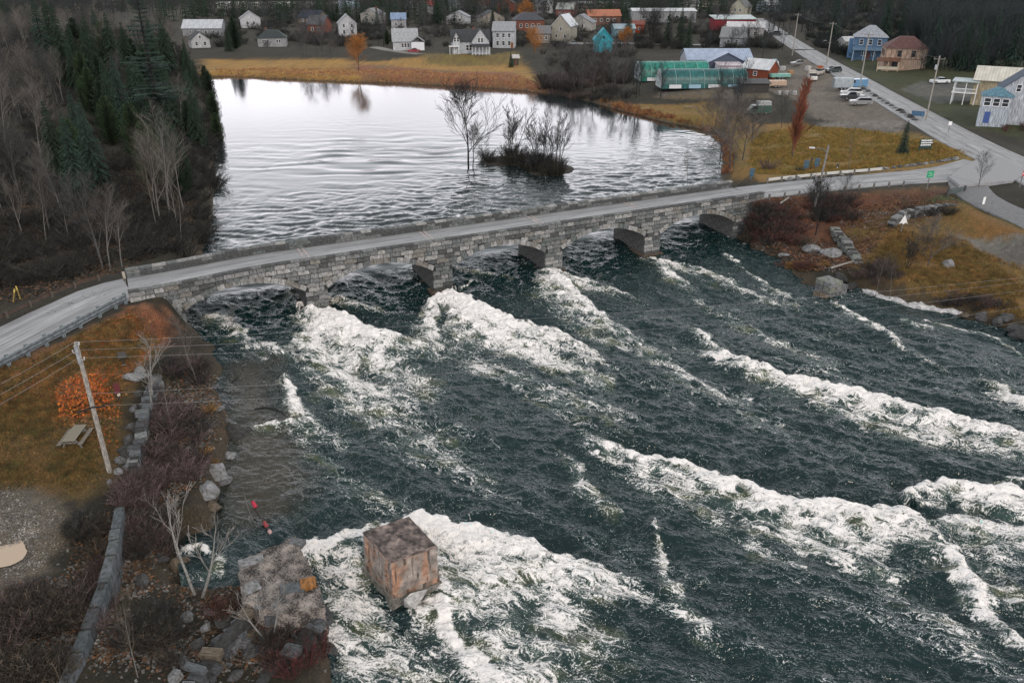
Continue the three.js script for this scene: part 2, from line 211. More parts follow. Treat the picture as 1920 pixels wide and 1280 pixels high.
// ground cover: [outline, colour, second colour, edge softness]
const COVER = [
  [P2([[-60, 700], [120, 640], [240, 575], [310, 605], [300, 660], [262, 690], [238, 770], [225, 860], [216, 905], [150, 945], [60, 925], [-60, 915]]), [0.105, 0.075, 0.026], [0.17, 0.095, 0.03], 0.5],
  [P2([[-60, 705], [120, 645], [240, 578], [320, 600], [300, 650], [250, 680], [215, 730], [120, 745], [60, 755], [-60, 790]]), [0.2, 0.07, 0.036], [0.29, 0.135, 0.085], 1.2],
  [P2([[-60, 900], [70, 915], [125, 960], [128, 1010], [95, 1060], [55, 1100], [-60, 1130]]), [0.19, 0.165, 0.14], [0.13, 0.115, 0.10], 0.6],
  [P2([[380, 110], [640, 110], [700, 116], [860, 100], [980, 118], [1010, 150], [990, 172], [800, 162], [640, 156], [380, 145]]), [0.40, 0.235, 0.065], [0.29, 0.18, 0.055], 2],
  [P2([[660, 118], [760, 126], [960, 135], [1010, 160], [1180, 200], [1160, 212], [1040, 180], [900, 166], [680, 156]]), [0.27, 0.10, 0.055], [0.20, 0.12, 0.06], 2],
  [P2([[790, 100], [900, 104], [970, 96], [980, 118], [860, 124], [800, 120]]), [0.19, 0.155, 0.04], [0.16, 0.11, 0.04], 2],
  [P2([[1190, 196], [1330, 188], [1420, 232], [1500, 228], [1560, 246], [1690, 245], [1850, 288], [1832, 308], [1640, 326], [1430, 342], [1366, 335], [1385, 290], [1350, 244], [1250, 226], [1170, 206]]), [0.19, 0.145, 0.035], [0.26, 0.15, 0.045], 1],
  [P2([[1470, 122], [1545, 112], [1650, 176], [1705, 226], [1640, 238], [1520, 220], [1500, 190], [1440, 170], [1420, 150]]), [0.185, 0.165, 0.155], [0.14, 0.125, 0.12], 1],
  [P2([[1530, 230], [1700, 228], [1690, 246], [1560, 246]]), [0.13, 0.125, 0.13], [0.22, 0.21, 0.21], 1],
  [P2([[1240, 172], [1440, 170], [1450, 184], [1280, 186], [1230, 182]]), [0.12, 0.115, 0.12], [0.15, 0.12, 0.08], 1],
  [P2([[1560, 88], [1700, 82], [1920, 120], [1920, 262], [1800, 236], [1700, 180], [1600, 128]]), [0.035, 0.05, 0.016], [0.05, 0.055, 0.02], 1],
  [P2([[1690, 168], [1730, 152], [1840, 158], [1828, 190], [1760, 194]]), [0.09, 0.1, 0.105], [0.12, 0.12, 0.12], 0.8],
  [P2([[1400, 385], [1470, 368], [1640, 360], [1800, 350], [1830, 376], [1920, 420], [2000, 470], [2000, 620], [1890, 590], [1810, 580], [1700, 540], [1640, 530], [1600, 500], [1590, 440], [1500, 420], [1440, 430]]), [0.15, 0.105, 0.03], [0.22, 0.12, 0.04], 1],
  [P2([[1380, 400], [1450, 365], [1640, 360], [1800, 352], [1790, 372], [1680, 385], [1620, 400], [1560, 460], [1420, 462]]), [0.155, 0.065, 0.038], [0.10, 0.05, 0.035], 1],
  [P2([[1700, 380], [1820, 384], [1920, 430], [1920, 405], [1830, 365]]), [0.04, 0.06, 0.02], [0.06, 0.07, 0.02], 1],
  [P2([[1790, 440], [1930, 440], [1960, 500], [1880, 490]]), [0.14, 0.135, 0.14], [0.2, 0.2, 0.2], 0.8],
  [P2([[150, 290], [330, 310], [330, 420], [180, 470], [60, 480], [0, 470], [0, 420]]), [0.05, 0.026, 0.016], [0.035, 0.024, 0.016], 2],
].map(c => { const xs = c[0].map(p => p[0]), zs = c[0].map(p => p[1]); return [...c, Math.min(...xs) - 4, Math.max(...xs) + 4, Math.min(...zs) - 4, Math.max(...zs) + 4]; });
function groundColor(x, z) {
  const n1 = fbm(x * 0.12, z * 0.12, 4), n2 = fbm(x * 0.9 + 7, z * 0.9, 3), n3 = 1 + 0.55 * fbm(x * 2.1 + 3, z * 2.1, 2);
  let c = [0.033 + 0.024 * n1 + 0.012 * n2, 0.029 + 0.02 * n1 + 0.008 * n2, 0.019 + 0.01 * n1];
  for (const [P, A, B, soft, x0, x1, z0, z1] of COVER) { if (x < x0 || x > x1 || z < z0 || z > z1) continue; const d = polyDist(x, z, P) + soft * 1.6 * n2; const k = sm(-soft, soft, d); if (k > 0) { const t = clamp(0.5 + 1.5 * n1 + 1.2 * n2); for (let j = 0; j < 3; j++) c[j] = mix(c[j], mix(A[j], B[j], t), k); } }
  const sd = -polyDist(x, z, SHORE); if (sd < 2.2) { const k = 1 - sm(0.3, 2.2, sd + n2 * 1.2); c = [mix(c[0], 0.075, k), mix(c[1], 0.06, k), mix(c[2], 0.045, k)]; }
  return c.map(e => e * n3);
}
{
  const axis = (list) => { const o = []; for (const [a, b, s] of list) for (let x = a; x < b - 1e-6; x += s) o.push(x); o.push(list[list.length - 1][1]); return o; };
  const xs = axis([[-1400, -500, 60], [-500, -200, 12], [-200, -90, 3], [-90, -50, 1], [-50, -4, 0.32], [-4, 24, 1.2], [24, 75, 0.55], [75, 140, 1.1], [140, 300, 4], [300, 560, 16], [560, 1400, 60]]);
  const zs = axis([[-2000, -900, 60], [-900, -450, 12], [-450, -290, 4], [-290, -200, 1.6], [-200, -110, 1.0], [-110, -70, 0.55], [-70, -24, 0.4], [-24, 40, 4]]).reverse();
  const nx = xs.length, nz = zs.length, p = new Float32Array(nx * nz * 3), c = new Float32Array(nx * nz * 3), uv = new Float32Array(nx * nz * 2), idx = [], hid = new Uint8Array(nx * nz);
  for (let j = 0; j < nz; j++) for (let i = 0; i < nx; i++) { const k = j * nx + i, x = xs[i], z = zs[j], y = H(x, z); p.set([x, y, z], k * 3); uv.set([x, z], k * 2); hid[k] = y < riverLevel(x, z) - 2 ? 1 : 0; c.set(groundColor(x, z), k * 3); }
  for (let j = 0; j + 1 < nz; j++) for (let i = 0; i + 1 < nx; i++) { const a = j * nx + i, b = a + 1, d = a + nx, e = d + 1; if (hid[a] && hid[b] && hid[d] && hid[e]) { if (zs[j] > -120) { /* deep bed stays: it closes the river */ } } idx.push(a, b, e, a, e, d); }
  const g = new THREE.BufferGeometry(); g.setAttribute('position', new THREE.BufferAttribute(p, 3)); g.setAttribute('color', new THREE.BufferAttribute(c, 3)); g.setAttribute('uv', new THREE.BufferAttribute(uv, 2)); g.setIndex(idx); g.computeVertexNormals();
  const m = new THREE.MeshStandardMaterial({ vertexColors: true, map: rep(T_soil, 0.31), bumpMap: rep(T_soilB, 0.43), bumpScale: 0.09, roughness: 1 }); m.color.setRGB(1.5, 1.5, 1.5);
  structure('ground', g, m, 'autumn banks, lawns and fields on both sides of the river', 'ground');
  console.log('ground', nx, nz);
}
// roads: ribbons a little above the ground, with a thin edge
const M_road = M(0.42, 0.42, 0.43, { map: T_road, bumpMap: rep(T_grainB, 0.8), bumpScale: 0.01, roughness: 0.92 });
function smoothLine(L, step = 1.5) { const c = new THREE.CatmullRomCurve3(L.map(p => new THREE.Vector3(p[0], p[2], p[1])), false, 'centripetal'); const len = c.getLength(), n = Math.max(2, Math.round(len / step)); const out = []; for (let k = 0; k <= n; k++) { const q = c.getPointAt(k / n), t = c.getTangentAt(k / n); let best = 1e9, w = L[0][3]; for (let i = 0; i + 1 < L.length; i++) { const A = L[i], B = L[i + 1]; const dx = B[0] - A[0], dz = B[1] - A[1], s = clamp(((q.x - A[0]) * dx + (q.z - A[1]) * dz) / (dx * dx + dz * dz)); const d = Math.hypot(q.x - A[0] - dx * s, q.z - A[1] - dz * s); if (d < best) { best = d; w = mix(A[3], B[3], s); } } out.push([q.x, q.y, q.z, t.x, t.z, w]); } return out; }
function ribbon(line, o0, o1, lift, skirt = 0.25) { // strip between two offsets (right positive) from a smoothed line; numbers or functions of the half width
  let run = 0; const g = new GB(), f = o => typeof o === 'function' ? o : () => o, A = f(o0), B = f(o1); const rows = line.map(([x, y, z, tx, tz, w], k) => { const l = Math.hypot(tx, tz), nx = -tz / l, nz = tx / l, a = A(w, k), b = B(w, k); const e = [[a, -skirt], [a, 0], [mix(a, b, 0.33), 0.02], [mix(a, b, 0.67), 0.02], [b, 0], [b, -skirt]]; if (!g.uv) { g.uv = []; } if (k) run += Math.hypot(x - line[k - 1][0], z - line[k - 1][2]); return e.map(([o, d]) => { g.uv.push((o + 4) / 8, run / 16); return g.v(x + nx * o, y + lift + d, z + nz * o); }); });
  for (let k = 0; k + 1 < rows.length; k++) for (let j = 0; j < 5; j++) { const a = rows[k][j], b = rows[k][j + 1], c = rows[k + 1][j + 1], d = rows[k + 1][j]; g.i.push(a, b, c, a, c, d); }
  return g; }
const L_left = smoothLine(R_left), L_right = smoothLine(R_right), L_main = smoothLine(R_main, 3), L_side = smoothLine(R_side);
const wob = (k, s) => 0.18 * fbm(k * 0.3 + s, s, 2);
structure('road', ribbon(L_left, (w, k) => -w + wob(k, 1), (w, k) => w + wob(k, 2), 0.0).build(), M_road, 'grey asphalt road curving to the left end of the stone bridge', 'road');
structure('road', ribbon(L_right, (w, k) => -w + wob(k, 3), (w, k) => w + wob(k, 4), 0.0).build(), M_road, 'grey asphalt road leading off the right end of the bridge', 'road');
structure('road', ribbon(L_main, (w, k) => -w, (w, k) => w, 0.012).build(), M_road, 'village street running up past the parking lot', 'road');
structure('road', ribbon(L_side, (w, k) => -w + wob(k, 5), (w, k) => w + wob(k, 6), 0.006).build(), M(0.2, 0.2, 0.205, { map: rep(T_asph, 0.16), roughness: 0.92 }), 'narrow side road at the right edge below the junction', 'road');
{ // paved apron in the inside of the junction
  const pts = [[1780, 331], [1802, 314], [1850, 289], [1882, 298], [1932, 320], [1900, 338], [1800, 346]].map(([u, v]) => { const q = at(u, v, 6.07); return [q[0], 6.07, q[1]]; });
  const g = new GB(); g.poly(pts, true); for (let k = 0; k < pts.length; k++) { const A = pts[k], B = pts[(k + 1) % pts.length]; g.quad(A, B, [B[0], 5.5, B[2]], [A[0], 5.5, A[2]]); } structure('road_junction', g.build(), M_road, 'asphalt junction where the bridge road meets the street', 'road');
}
// ------------------------------------------------------------------ river
// foam features: centre lines in the current, per point [u, v, reach on the upstream side, reach downstream (m), strength]; amp = height of the standing wave
const FOAM = [
  { amp: 0.75, L: [[582, 588, .6, 2, 1.1], [612, 590, .7, 7, 1.2], [650, 602, .6, 9, 1.18], [700, 636, .6, 8, 1.1], [745, 640, .6, 6, 1.0], [790, 655, .6, 3.5, .7]] },
  { amp: 0.35, L: [[590, 595, 1.2, 1.5, 1.1], [588, 640, 1.4, 1.6, 1.0], [590, 680, 1.6, 2, .8], [640, 720, 2.2, 3, .65], [720, 790, 2.5, 3, .42], [800, 860, 3, 3, .2]] },
  { amp: 0.2, L: [[640, 620, 2.5, 2.5, 1.0], [680, 660, 2.5, 3, .95], [730, 700, 3, 3, .7], [780, 740, 3, 3, .45]] },
  { amp: 0.75, L: [[812, 570, .6, 2, 1.1], [838, 556, .6, 6, 1.2], [880, 570, .6, 7, 1.18], [930, 600, .6, 7, 1.12], [1000, 625, .6, 6, 1.05], [1060, 640, .7, 4.5, .9], [1110, 668, .9, 3, .6]] },
  { amp: 0.35, L: [[812, 572, 1, 1.2, 1.1], [800, 610, 1.2, 1.4, .95], [815, 650, 1.5, 2, .7]] },
  { amp: 0.25, L: [[860, 585, 2, 2, 1.05], [920, 630, 2.4, 2.4, 1.0], [990, 662, 2.2, 2.4, .9], [1060, 690, 2, 2, .95], [1130, 718, 1.4, 1.4, .6]] },
  { amp: 0.55, L: [[1028, 514, .6, 1.5, 1.0], [1050, 530, .6, 3.4, 1.15], [1078, 556, .7, 4.2, 1.08], [1105, 588, .9, 4, .92], [1150, 620, 1.2, 4, .65], [1210, 660, 1.4, 3, .3]] },
  { amp: 0.3, L: [[1040, 512, .5, 2, 1.0], [1090, 528, .5, 2.6, .95], [1150, 543, .5, 2.4, .7], [1190, 560, .6, 2, .4]] },
  { amp: 0.3, L: [[1225, 484, .5, 1.5, 1.0], [1262, 496, .5, 2.2, .9], [1320, 512, .5, 2.6, .75], [1390, 540, .8, 2.4, .55], [1460, 580, 1, 2, .3]] },
  { amp: 0.3, L: [[1230, 488, .8, 1, .9], [1258, 520, 1, 1.6, .8], [1290, 545, 1.2, 1.8, .5]] },
  { amp: 0.15, L: [[1366, 480, .3, .7, .8], [1400, 505, .4, .9, .6], [1450, 540, .5, 1, .5], [1500, 580, .6, 1.2, .35]] },
  { amp: 0.4, L: [[398, 596, .8, 1.4, .9], [425, 606, .8, 1.6, .95], [470, 640, .6, 2, .7], [530, 664, .5, 1.6, .7]] },
  { amp: 0.3, L: [[545, 545, .7, .9, .7], [566, 575, .7, .8, .8]] },
  { amp: 0.35, L: [[612, 556, .25, 1.0, .8], [660, 570, .25, 1.2, .75], [740, 592, .25, .9, .5]] },
  { amp: 0.35, L: [[858, 506, .2, .9, .7], [900, 512, .2, .9, .6], [960, 530, .2, .7, .3]] },
  { amp: 0.4, L: [[536, 722, .5, .8, 1.0], [552, 760, .6, 1.1, 1.1], [575, 790, .8, 1.4, .8], [640, 840, 1, 1.6, .35]] },
  { amp: 0.25, L: [[478, 806, .3, 1.0, .95], [508, 796, .3, 1.5, 1.1], [545, 792, .4, 1.8, 1.0], [570, 806, .6, 1.4, .6]] },
  { amp: 0.8, L: [[1308, 628, .5, 1, .6], [1350, 668, .6, 1.5, .95], [1400, 690, .6, 2.0, 1.0], [1470, 712, .6, 2.2, 1.1], [1560, 736, .6, 3.0, 1.15], [1660, 760, .6, 3.6, 1.1], [1760, 790, .6, 3.8, 1.05], [1850, 812, .7, 3.6, 1.0], [1960, 850, .7, 3, .9]] },
  { amp: 0.2, L: [[1560, 770, 1, 1.5, .5], [1660, 806, 1, 1.6, .75], [1760, 828, 1, 1.5, .75], [1860, 836, 1, 1.5, .5]] },
  { amp: 0.85, L: [[1092, 820, .5, .8, .5], [1130, 846, .6, 1.4, .9], [1200, 868, .6, 1.9, 1.05], [1290, 886, .6, 2.6, 1.15], [1370, 915, .6, 3.2, 1.2], [1450, 946, .6, 3.8, 1.2], [1540, 962, .6, 4.6, 1.15], [1620, 972, .6, 5, 1.1], [1700, 978, .6, 4.6, 1.0], [1745, 1012, .7, 3, .7]] },
  { amp: 0.3, L: [[1460, 1000, 1.4, 1.4, .8], [1540, 1040, 1.6, 1.2, .9], [1610, 1075, 1.4, .8, .75], [1690, 1086, 1, .8, .6]] },
  { amp: 0.8, L: [[1706, 934, .5, 1, .9], [1760, 920, .5, 2, 1.15], [1830, 928, .5, 3, 1.2], [1900, 940, .5, 4, 1.15], [1980, 960, .6, 4, 1.0]] },
  { amp: 0.4, L: [[1760, 982, .8, 1.6, .9], [1840, 990, .8, 2.6, 1.0], [1930, 1010, .8, 2.6, .9]] },
  { amp: 0.5, L: [[1786, 1036, .6, .8, 1.1], [1806, 1080, .9, .9, 1.15], [1840, 1140, .9, .9, 1.05], [1880, 1185, .8, .9, .9], [1950, 1236, .8, .8, .7]] },
  { amp: 0.2, L: [[1850, 1040, 1.2, 1.4, .5], [1880, 1100, 1.2, 1.4, .5], [1940, 1180, 1.2, 1.4, .4]] },
  { amp: 0.5, L: [[1872, 742, .4, 1, .6], [1910, 756, .5, 1.4, 1.0], [1960, 770, .5, 1.4, .9]] },
  { amp: 0.3, L: [[1836, 716, .3, .6, .5], [1880, 728, .3, .8, .7], [1950, 760, .3, .8, .6]] },
  { amp: 0.55, L: [[560, 1040, .4, 1.5, 1.1], [600, 1024, .4, 5, 1.15], [650, 1012, .4, 6, 1.05], [700, 998, .4, 3, .9], [775, 978, .4, 2.6, 1.25], [830, 984, .4, 8, 1.2], [900, 1004, .4, 9.5, 1.15], [980, 1030, .4, 9, 1.05], [1060, 1058, .5, 6.5, 1.0], [1130, 1084, .5, 4, .8], [1190, 1100, .6, 1.6, .5]] },
  { amp: 0.25, L: [[815, 1140, .8, .8, 1.2], [840, 1190, .9, 1, 1.15], [880, 1240, 1, 1.1, 1.1], [930, 1300, 1.2, 1.2, 1.0]] },
  { amp: 0.2, L: [[640, 1110, 1.6, 1.8, .75], [690, 1180, 1.6, 1.8, .72], [760, 1250, 1.8, 1.8, .75], [830, 1310, 1.8, 1.8, .75]] },
  { amp: 0.15, L: [[840, 1090, 1.5, 1.8, .75], [900, 1180, 2, 2, .7], [1000, 1300, 2.4, 2.4, .7]] },
  { amp: 0.15, L: [[640, 700, 2, 2, .5], [760, 800, 2.4, 2.4, .42], [900, 900, 2, 2, .3]] },
  { amp: 0.15, L: [[900, 690, 2, 2, .5], [1020, 740, 2, 2, .42], [1180, 800, 2, 2, .3]] },
  { amp: 0.15, L: [[1180, 640, 1.6, 2, .45], [1300, 720, 1.6, 2, .42], [1450, 790, 1.6, 2, .35]] },
  { amp: 0.15, L: [[1240, 920, 1.4, 1.6, .45], [1360, 990, 1.4, 1.8, .45], [1480, 1060, 1.4, 1.8, .4]] },
  { amp: 0.15, L: [[1640, 1090, 1.2, 1.4, .45], [1740, 1140, 1.4, 1.6, .45], [1840, 1220, 1.4, 1.6, .4]] },
  { amp: 0.1, L: [[560, 830, 1, 1.2, .4], [640, 900, 1, 1.2, .38], [760, 970, 1, 1.2, .3]] },
  { amp: 0.12, L: [[1290, 560, 1, 1.2, .4], [1400, 620, 1, 1.4, .4], [1560, 690, 1, 1.4, .35]] },
  { amp: 0.2, L: [[620, 1190, 1.0, 1.2, .8], [660, 1240, 1.2, 1.2, .85], [720, 1300, 1.2, 1.2, .8]] },
  { amp: 0.15, L: [[930, 1120, 2.6, 2.6, .72], [1030, 1150, 2.6, 2.6, .68], [1010, 1250, 2.6, 2.6, .66], [1130, 1210, 2, 2, .45]] },
  { amp: 0.2, L: [[1046, 846, .4, .6, .6], [1080, 880, .6, .8, .6], [1100, 930, .8, .8, .65], [1160, 968, .7, .7, .5]] },
  { amp: 0.2, L: [[1226, 982, .25, .3, .6], [1236, 1030, .25, .4, .7], [1250, 1090, .4, .6, .6], [1290, 1160, .8, .8, .45], [1340, 1240, .8, .8, .3]] },
  { amp: 0.25, L: [[1560, 566, .3, .5, .6], [1610, 596, .4, .9, .9], [1660, 628, .4, .9, .8], [1710, 664, .4, .7, .55], [1780, 700, .3, .6, .3]] },
  { amp: 0.1, L: [[1700, 605, .2, .8, .7], [1740, 614, .2, .9, .7], [1790, 626, .2, .5, .3]] },
  { amp: 0.15, L: [[1612, 534, .4, .7, 1.1], [1660, 548, .6, 1.2, 1.2], [1720, 566, .6, 1.0, 1.2], [1800, 580, .4, .7, 1.1]] },
  { amp: 0.1, L: [[1740, 606, .3, .4, .5], [1840, 630, .3, .5, .7], [1900, 655, .3, .4, .6], [1960, 700, .3, .4, .5]] },
  { amp: 0.05, L: [[340, 1030, .4, .5, .9], [380, 1022, .4, .6, .9], [415, 1050, .5, .5, .8], [400, 1080, .8, .8, .7], [340, 1090, .6, .6, .6]] },
  { amp: 0.35, L: [[1830, 930, 1, 1.6, .5], [1900, 905, .4, .7, .7], [1960, 900, .4, .7, .7]] },
].map(f => ({ amp: f.amp, L: f.L.map(([u, v, a, b, s]) => [...wp(u, v), a, b, s]) }))
  .map(f => { const xs = f.L.map(p => p[0]), zs = f.L.map(p => p[1]); return { ...f, box: [Math.min(...xs) - 8, Math.max(...xs) + 8, Math.min(...zs) - 8, Math.max(...zs) + 8] }; });
function foamAt(x, z) { // [density, standing wave height]
  let dens = 0, hump = 0;
  for (const f of FOAM) {
    if (x < f.box[0] || x > f.box[1] || z < f.box[2] || z > f.box[3]) continue;
    let best = 1e9, v = 0, hh = 0;
    for (let i = 0; i + 1 < f.L.length; i++) {
      const A = f.L[i], B = f.L[i + 1], dx = B[0] - A[0], dz = B[1] - A[1], ll = dx * dx + dz * dz; const tr = ((x - A[0]) * dx + (z - A[1]) * dz) / ll, t = clamp(tr);
      const ex = x - A[0] - dx * t, ez = z - A[1] - dz * t, d = Math.hypot(ex, ez);
      if (d < best) { best = d; const side = dx * ez - dz * ex; const up = mix(A[2], B[2], t), dn = mix(A[3], B[3], t), s = mix(A[4], B[4], t); const q = side > 0 ? d / dn : d / up; v = s * (q < 0.18 ? 1 : 0.84 * Math.pow(clamp(1.05 - (q - 0.18) * 0.74, 0, 1), 1.15)); if (side <= 0) v = s * sm(1.3, 0.4, q); hh = f.amp * Math.min(1, s) * (side > 0 ? Math.exp(-((d / (0.45 * dn + 0.5)) ** 2)) : Math.exp(-((d / (up * 0.9 + 0.25)) ** 2)) - 0.35 * Math.exp(-(((d - 1.6) / 0.9) ** 2))); }
    }
    if (v > dens) dens = mix(v, dens, 0.0); else dens = Math.min(1.25, dens + v * 0.15);
    if (Math.abs(hh) > Math.abs(hump)) hump = hh;
  }
  return [dens, hump];
}
const flowC = (a, n) => a - 0.31 * (n + 80) - 0.0022 * (n + 80) * (n + 80);
const ridge = (x, y) => 1 - 2 * Math.abs(perlin(x, y));
const A0 = -2, A1 = 98, N0 = -91, N1 = -14;
const CALM = [P2([[430, 690], [530, 720], [520, 790], [560, 830], [590, 960], [560, 1020], [440, 1020], [400, 960]]), P2([[1590, 560], [1760, 590], [2000, 680], [2000, 760], [1800, 690], [1660, 610]])];
{
  const step = 0.15, na = Math.round((A1 - A0) / step) + 1, nn = Math.round((N1 - N0) / step) + 1, N = na * nn;
  const D = new Float32Array(N), HU = new Float32Array(N), Y = new Float32Array(N), K = new Float32Array(N), BR = new Float32Array(N);
  for (let j = 0; j < nn; j++) for (let i = 0; i < na; i++) {
    const a = A0 + i * step, n = N0 + j * step, [x, z] = toXZ(a, n), k = j * na + i; let dn = 0, hu = 0;
    const wx = 0.45 * perlin(x * 0.55, z * 0.55) + 0.22 * perlin(x * 1.5, z * 1.5), wz = 0.45 * perlin(x * 0.55 + 31, z * 0.55) + 0.22 * perlin(x * 1.5 + 9, z * 1.5);
    [dn, hu] = foamAt(x + wx, z + wz);
    const calm = Math.max(sm(-1, 2.5, polyDist(x, z, CALM[0])), 0.7 * sm(-1, 2.5, polyDist(x, z, CALM[1])));
    BR[k] = sm(-2, 3, polyDist(x, z, CALM[0]) + 1.5 * fbm(x * 0.4, z * 0.4, 3));
    const under = 1 - sm(-80, -72, n) * 0.4;
    const c = flowC(a, n), s = n, w1 = perlin(c * 0.3, s * 0.3) * 0.8, w2 = perlin(c * 0.9 + 5, s * 0.9) * 0.35;
    const cw = c + w1 + w2, sw = s + w1 - w2;
    const big = 0.42 * perlin(c * 0.17, s * 0.05) + 0.34 * ridge(c * 0.24 + 0.4 * w1 + 9, s * 0.07) * 0.6 + 0.2 * perlin(c * 0.5, s * 0.2 + 4);
    const chop = 0.19 * ridge(cw * 0.38, sw * 0.42) + 0.11 * ridge(cw * 0.95 + 3, sw * 0.85 + 1) + 0.055 * ridge(cw * 2.0, sw * 1.7) + 0.026 * perlin(cw * 4.6, sw * 3.8);
    const boil = dn * (0.26 * fbm(x * 0.8, z * 0.8, 3) + 0.09 * ridge(x * 1.7, z * 1.7) + 0.05 * perlin(x * 3.3, z * 3.3));
    const kk = (1 - 0.78 * calm) * sm(N0, N0 + 2.5, n);
    D[k] = dn; HU[k] = hu; K[k] = kk;
    Y[k] = riverLevel(x, z) + hu + big * kk + (chop - 0.15) * kk * (0.75 + 0.25 * under) * (1 + 0.35 * perlin(c * 0.1, s * 0.06)) + boil + 0.03 * calm * ridge(cw * 1.4, sw * 2);
  }
  console.log('rapids', na, nn);
  const p = new Float32Array(N * 3), uv = new Float32Array(N * 2), idx = [], land = new Uint8Array(N);
  for (let j = 0; j < nn; j++) for (let i = 0; i < na; i++) { const k = j * na + i, a = A0 + i * step, n = N0 + j * step, [x, z] = toXZ(a, n); p[k * 3] = x; p[k * 3 + 1] = Y[k]; p[k * 3 + 2] = z; uv[k * 2] = (a - A0) / (A1 - A0); uv[k * 2 + 1] = (n - N0) / (N1 - N0); land[k] = (i % 4 || j % 4) ? 0 : polyDist(x, z, SHORE) < -3 ? 1 : 0; }
  const out = (i, j) => land[(j & ~3) * na + (i & ~3)] && land[Math.min(nn - 1 & ~3, (j & ~3) + 4) * na + Math.min((na - 1) & ~3, (i & ~3) + 4)];
  for (let j = 0; j + 1 < nn; j++) for (let i = 0; i + 1 < na; i++) { if (out(i, j)) continue; const a = j * na + i, b = a + 1, d = a + na, e = d + 1; idx.push(a, d, e, a, e, b); }
  const g = new THREE.BufferGeometry(); g.setAttribute('position', new THREE.BufferAttribute(p, 3)); g.setAttribute('uv', new THREE.BufferAttribute(uv, 2)); g.setIndex(idx); g.computeVertexNormals();
  // foam, spray lace and aerated water: pigment of the surface itself
  const S = 2048, col = new Uint8Array(S * S * 4), rgh = new Uint8Array(S * S * 4), bmp = new Uint8Array(S * S * 4);
  const enc = v => 255 * (v <= 0.0031308 ? 12.92 * v : 1.055 * Math.pow(v, 1 / 2.4) - 0.055);
  const samp = (F, fi, fj) => { const i = Math.min(na - 2, fi | 0), j = Math.min(nn - 2, fj | 0), u = fi - i, v = fj - j, k = j * na + i; return (F[k] * (1 - u) + F[k + 1] * u) * (1 - v) + (F[k + na] * (1 - u) + F[k + na + 1] * u) * v; };
  for (let q = 0; q < S; q++) for (let r = 0; r < S; r++) {
    const fi = (r + 0.5) / S * (na - 1), fj = (q + 0.5) / S * (nn - 1), a = A0 + fi * step, n = N0 + fj * step; const d = samp(D, fi, fj), kk = samp(K, fi, fj), br = samp(BR, fi, fj);
    const c = flowC(a, n), s = n; const w = 0.5 * perlin(c * 0.7, s * 0.6), w2 = 0.22 * perlin(c * 1.9 + 4, s * 1.7), cx = c + w + w2, sx = s * 0.8 - w + w2;
    const f1 = perlin(cx * 0.8, sx * 0.6), f2 = perlin(cx * 2.3 + 7, sx * 1.7), f3 = perlin(cx * 5.6, sx * 4.3 + 3), f4 = perlin(cx * 12.3 + 2, sx * 9.9), f5 = perlin(c * 23, s * 18);
    const e1 = 1 - Math.abs(f1) * 1.5, e2 = 1 - Math.abs(f2) * 1.6, e3 = 1 - Math.abs(f3) * 1.6, e4 = 1 - Math.abs(f4) * 1.7, e5 = 1 - Math.abs(f5) * 1.7;
    const rm = 0.07 * e1 + e1 * e1 * 0.06 + 0.18 * e2 * e2 * (0.4 + 0.6 * e1) + 0.29 * e3 * e3 * (0.45 + 0.55 * e2) + 0.30 * e4 * e4 * (0.45 + 0.55 * e3) + 0.22 * e5 * e5;
    const patch = perlin(c * 0.22 + 11, s * 0.14), fine = 0.5 + 0.5 * perlin(c * 0.6 + 20, s * 0.22 + 5);
    const strk = clamp(perlin(c * 0.42 + 0.5 * f1 + 30, s * 0.07) + 0.35 * perlin(c * 1.1 + 3, s * 0.2)) * sm(-76, -60, s);
    const dd = clamp(d * (0.88 + 0.62 * perlin(c * 0.75, s * 0.62) + 0.25 * f2) + 0.11 + 0.10 * patch + 0.06 * fine + 0.42 * strk) * mix(1, 0.6, 1 - kk);
    const thr = mix(0.98, 0.15, Math.pow(dd, 0.74));
    let foam = sm(thr - 0.03, thr + 0.2, rm);
    foam = Math.max(foam, sm(0.9, 1.1, d + 0.12 * f3 + 0.1 * f2 + 0.08 * f4)) * (d > 0.25 ? 1 : clamp(0.25 + 0.35 * sm(0.0, 0.5, patch + 0.2) + 0.8 * d + 0.9 * strk));
    const fil = sm(0.60, 0.95, 0.5 * e3 * e3 * (0.4 + 0.6 * e2) + 0.5 * e4 * e4 * (0.4 + 0.6 * e3) + 0.12 * e5) * (0.2 + 0.4 * sm(-0.35, 0.4, patch + 0.5 * (fine - 0.5)) + 0.5 * d + 0.4 * strk) * mix(0.45, 1, kk); foam = Math.max(foam, fil);
    const aer = sm(0.12, 0.75, d + 0.3 * f1 + 0.15 * patch) * (0.55 + 0.45 * sm(-0.2, 0.3, f2)), mud = 0.5 + 0.5 * perlin(c * 0.4, s * 0.2);
    let R = mix(mix(0.002, 0.004, mud), 0.034, br), Gc = mix(mix(0.014, 0.018, mud), 0.027, br), B = mix(mix(0.016, 0.0175, mud), 0.016, br);
    const yel = sm(0.05, 0.4, perlin(c * 0.5 + 3, s * 0.35));
    R = mix(R, mix(0.05, 0.13, yel), aer * 0.62); Gc = mix(Gc, mix(0.085, 0.145, yel), aer * 0.62); B = mix(B, mix(0.07, 0.065, yel), aer * 0.62);
    const thick = mix(0.48, 0.80, sm(0.2, 0.62, rm + 0.5 * clamp(d - 0.65))); R = mix(R, thick, foam); Gc = mix(Gc, thick * 0.955, foam); B = mix(B, thick * 0.925, foam);
    const k = (q * S + r) * 4; col[k] = enc(R); col[k + 1] = enc(Gc); col[k + 2] = enc(B); col[k + 3] = 255;
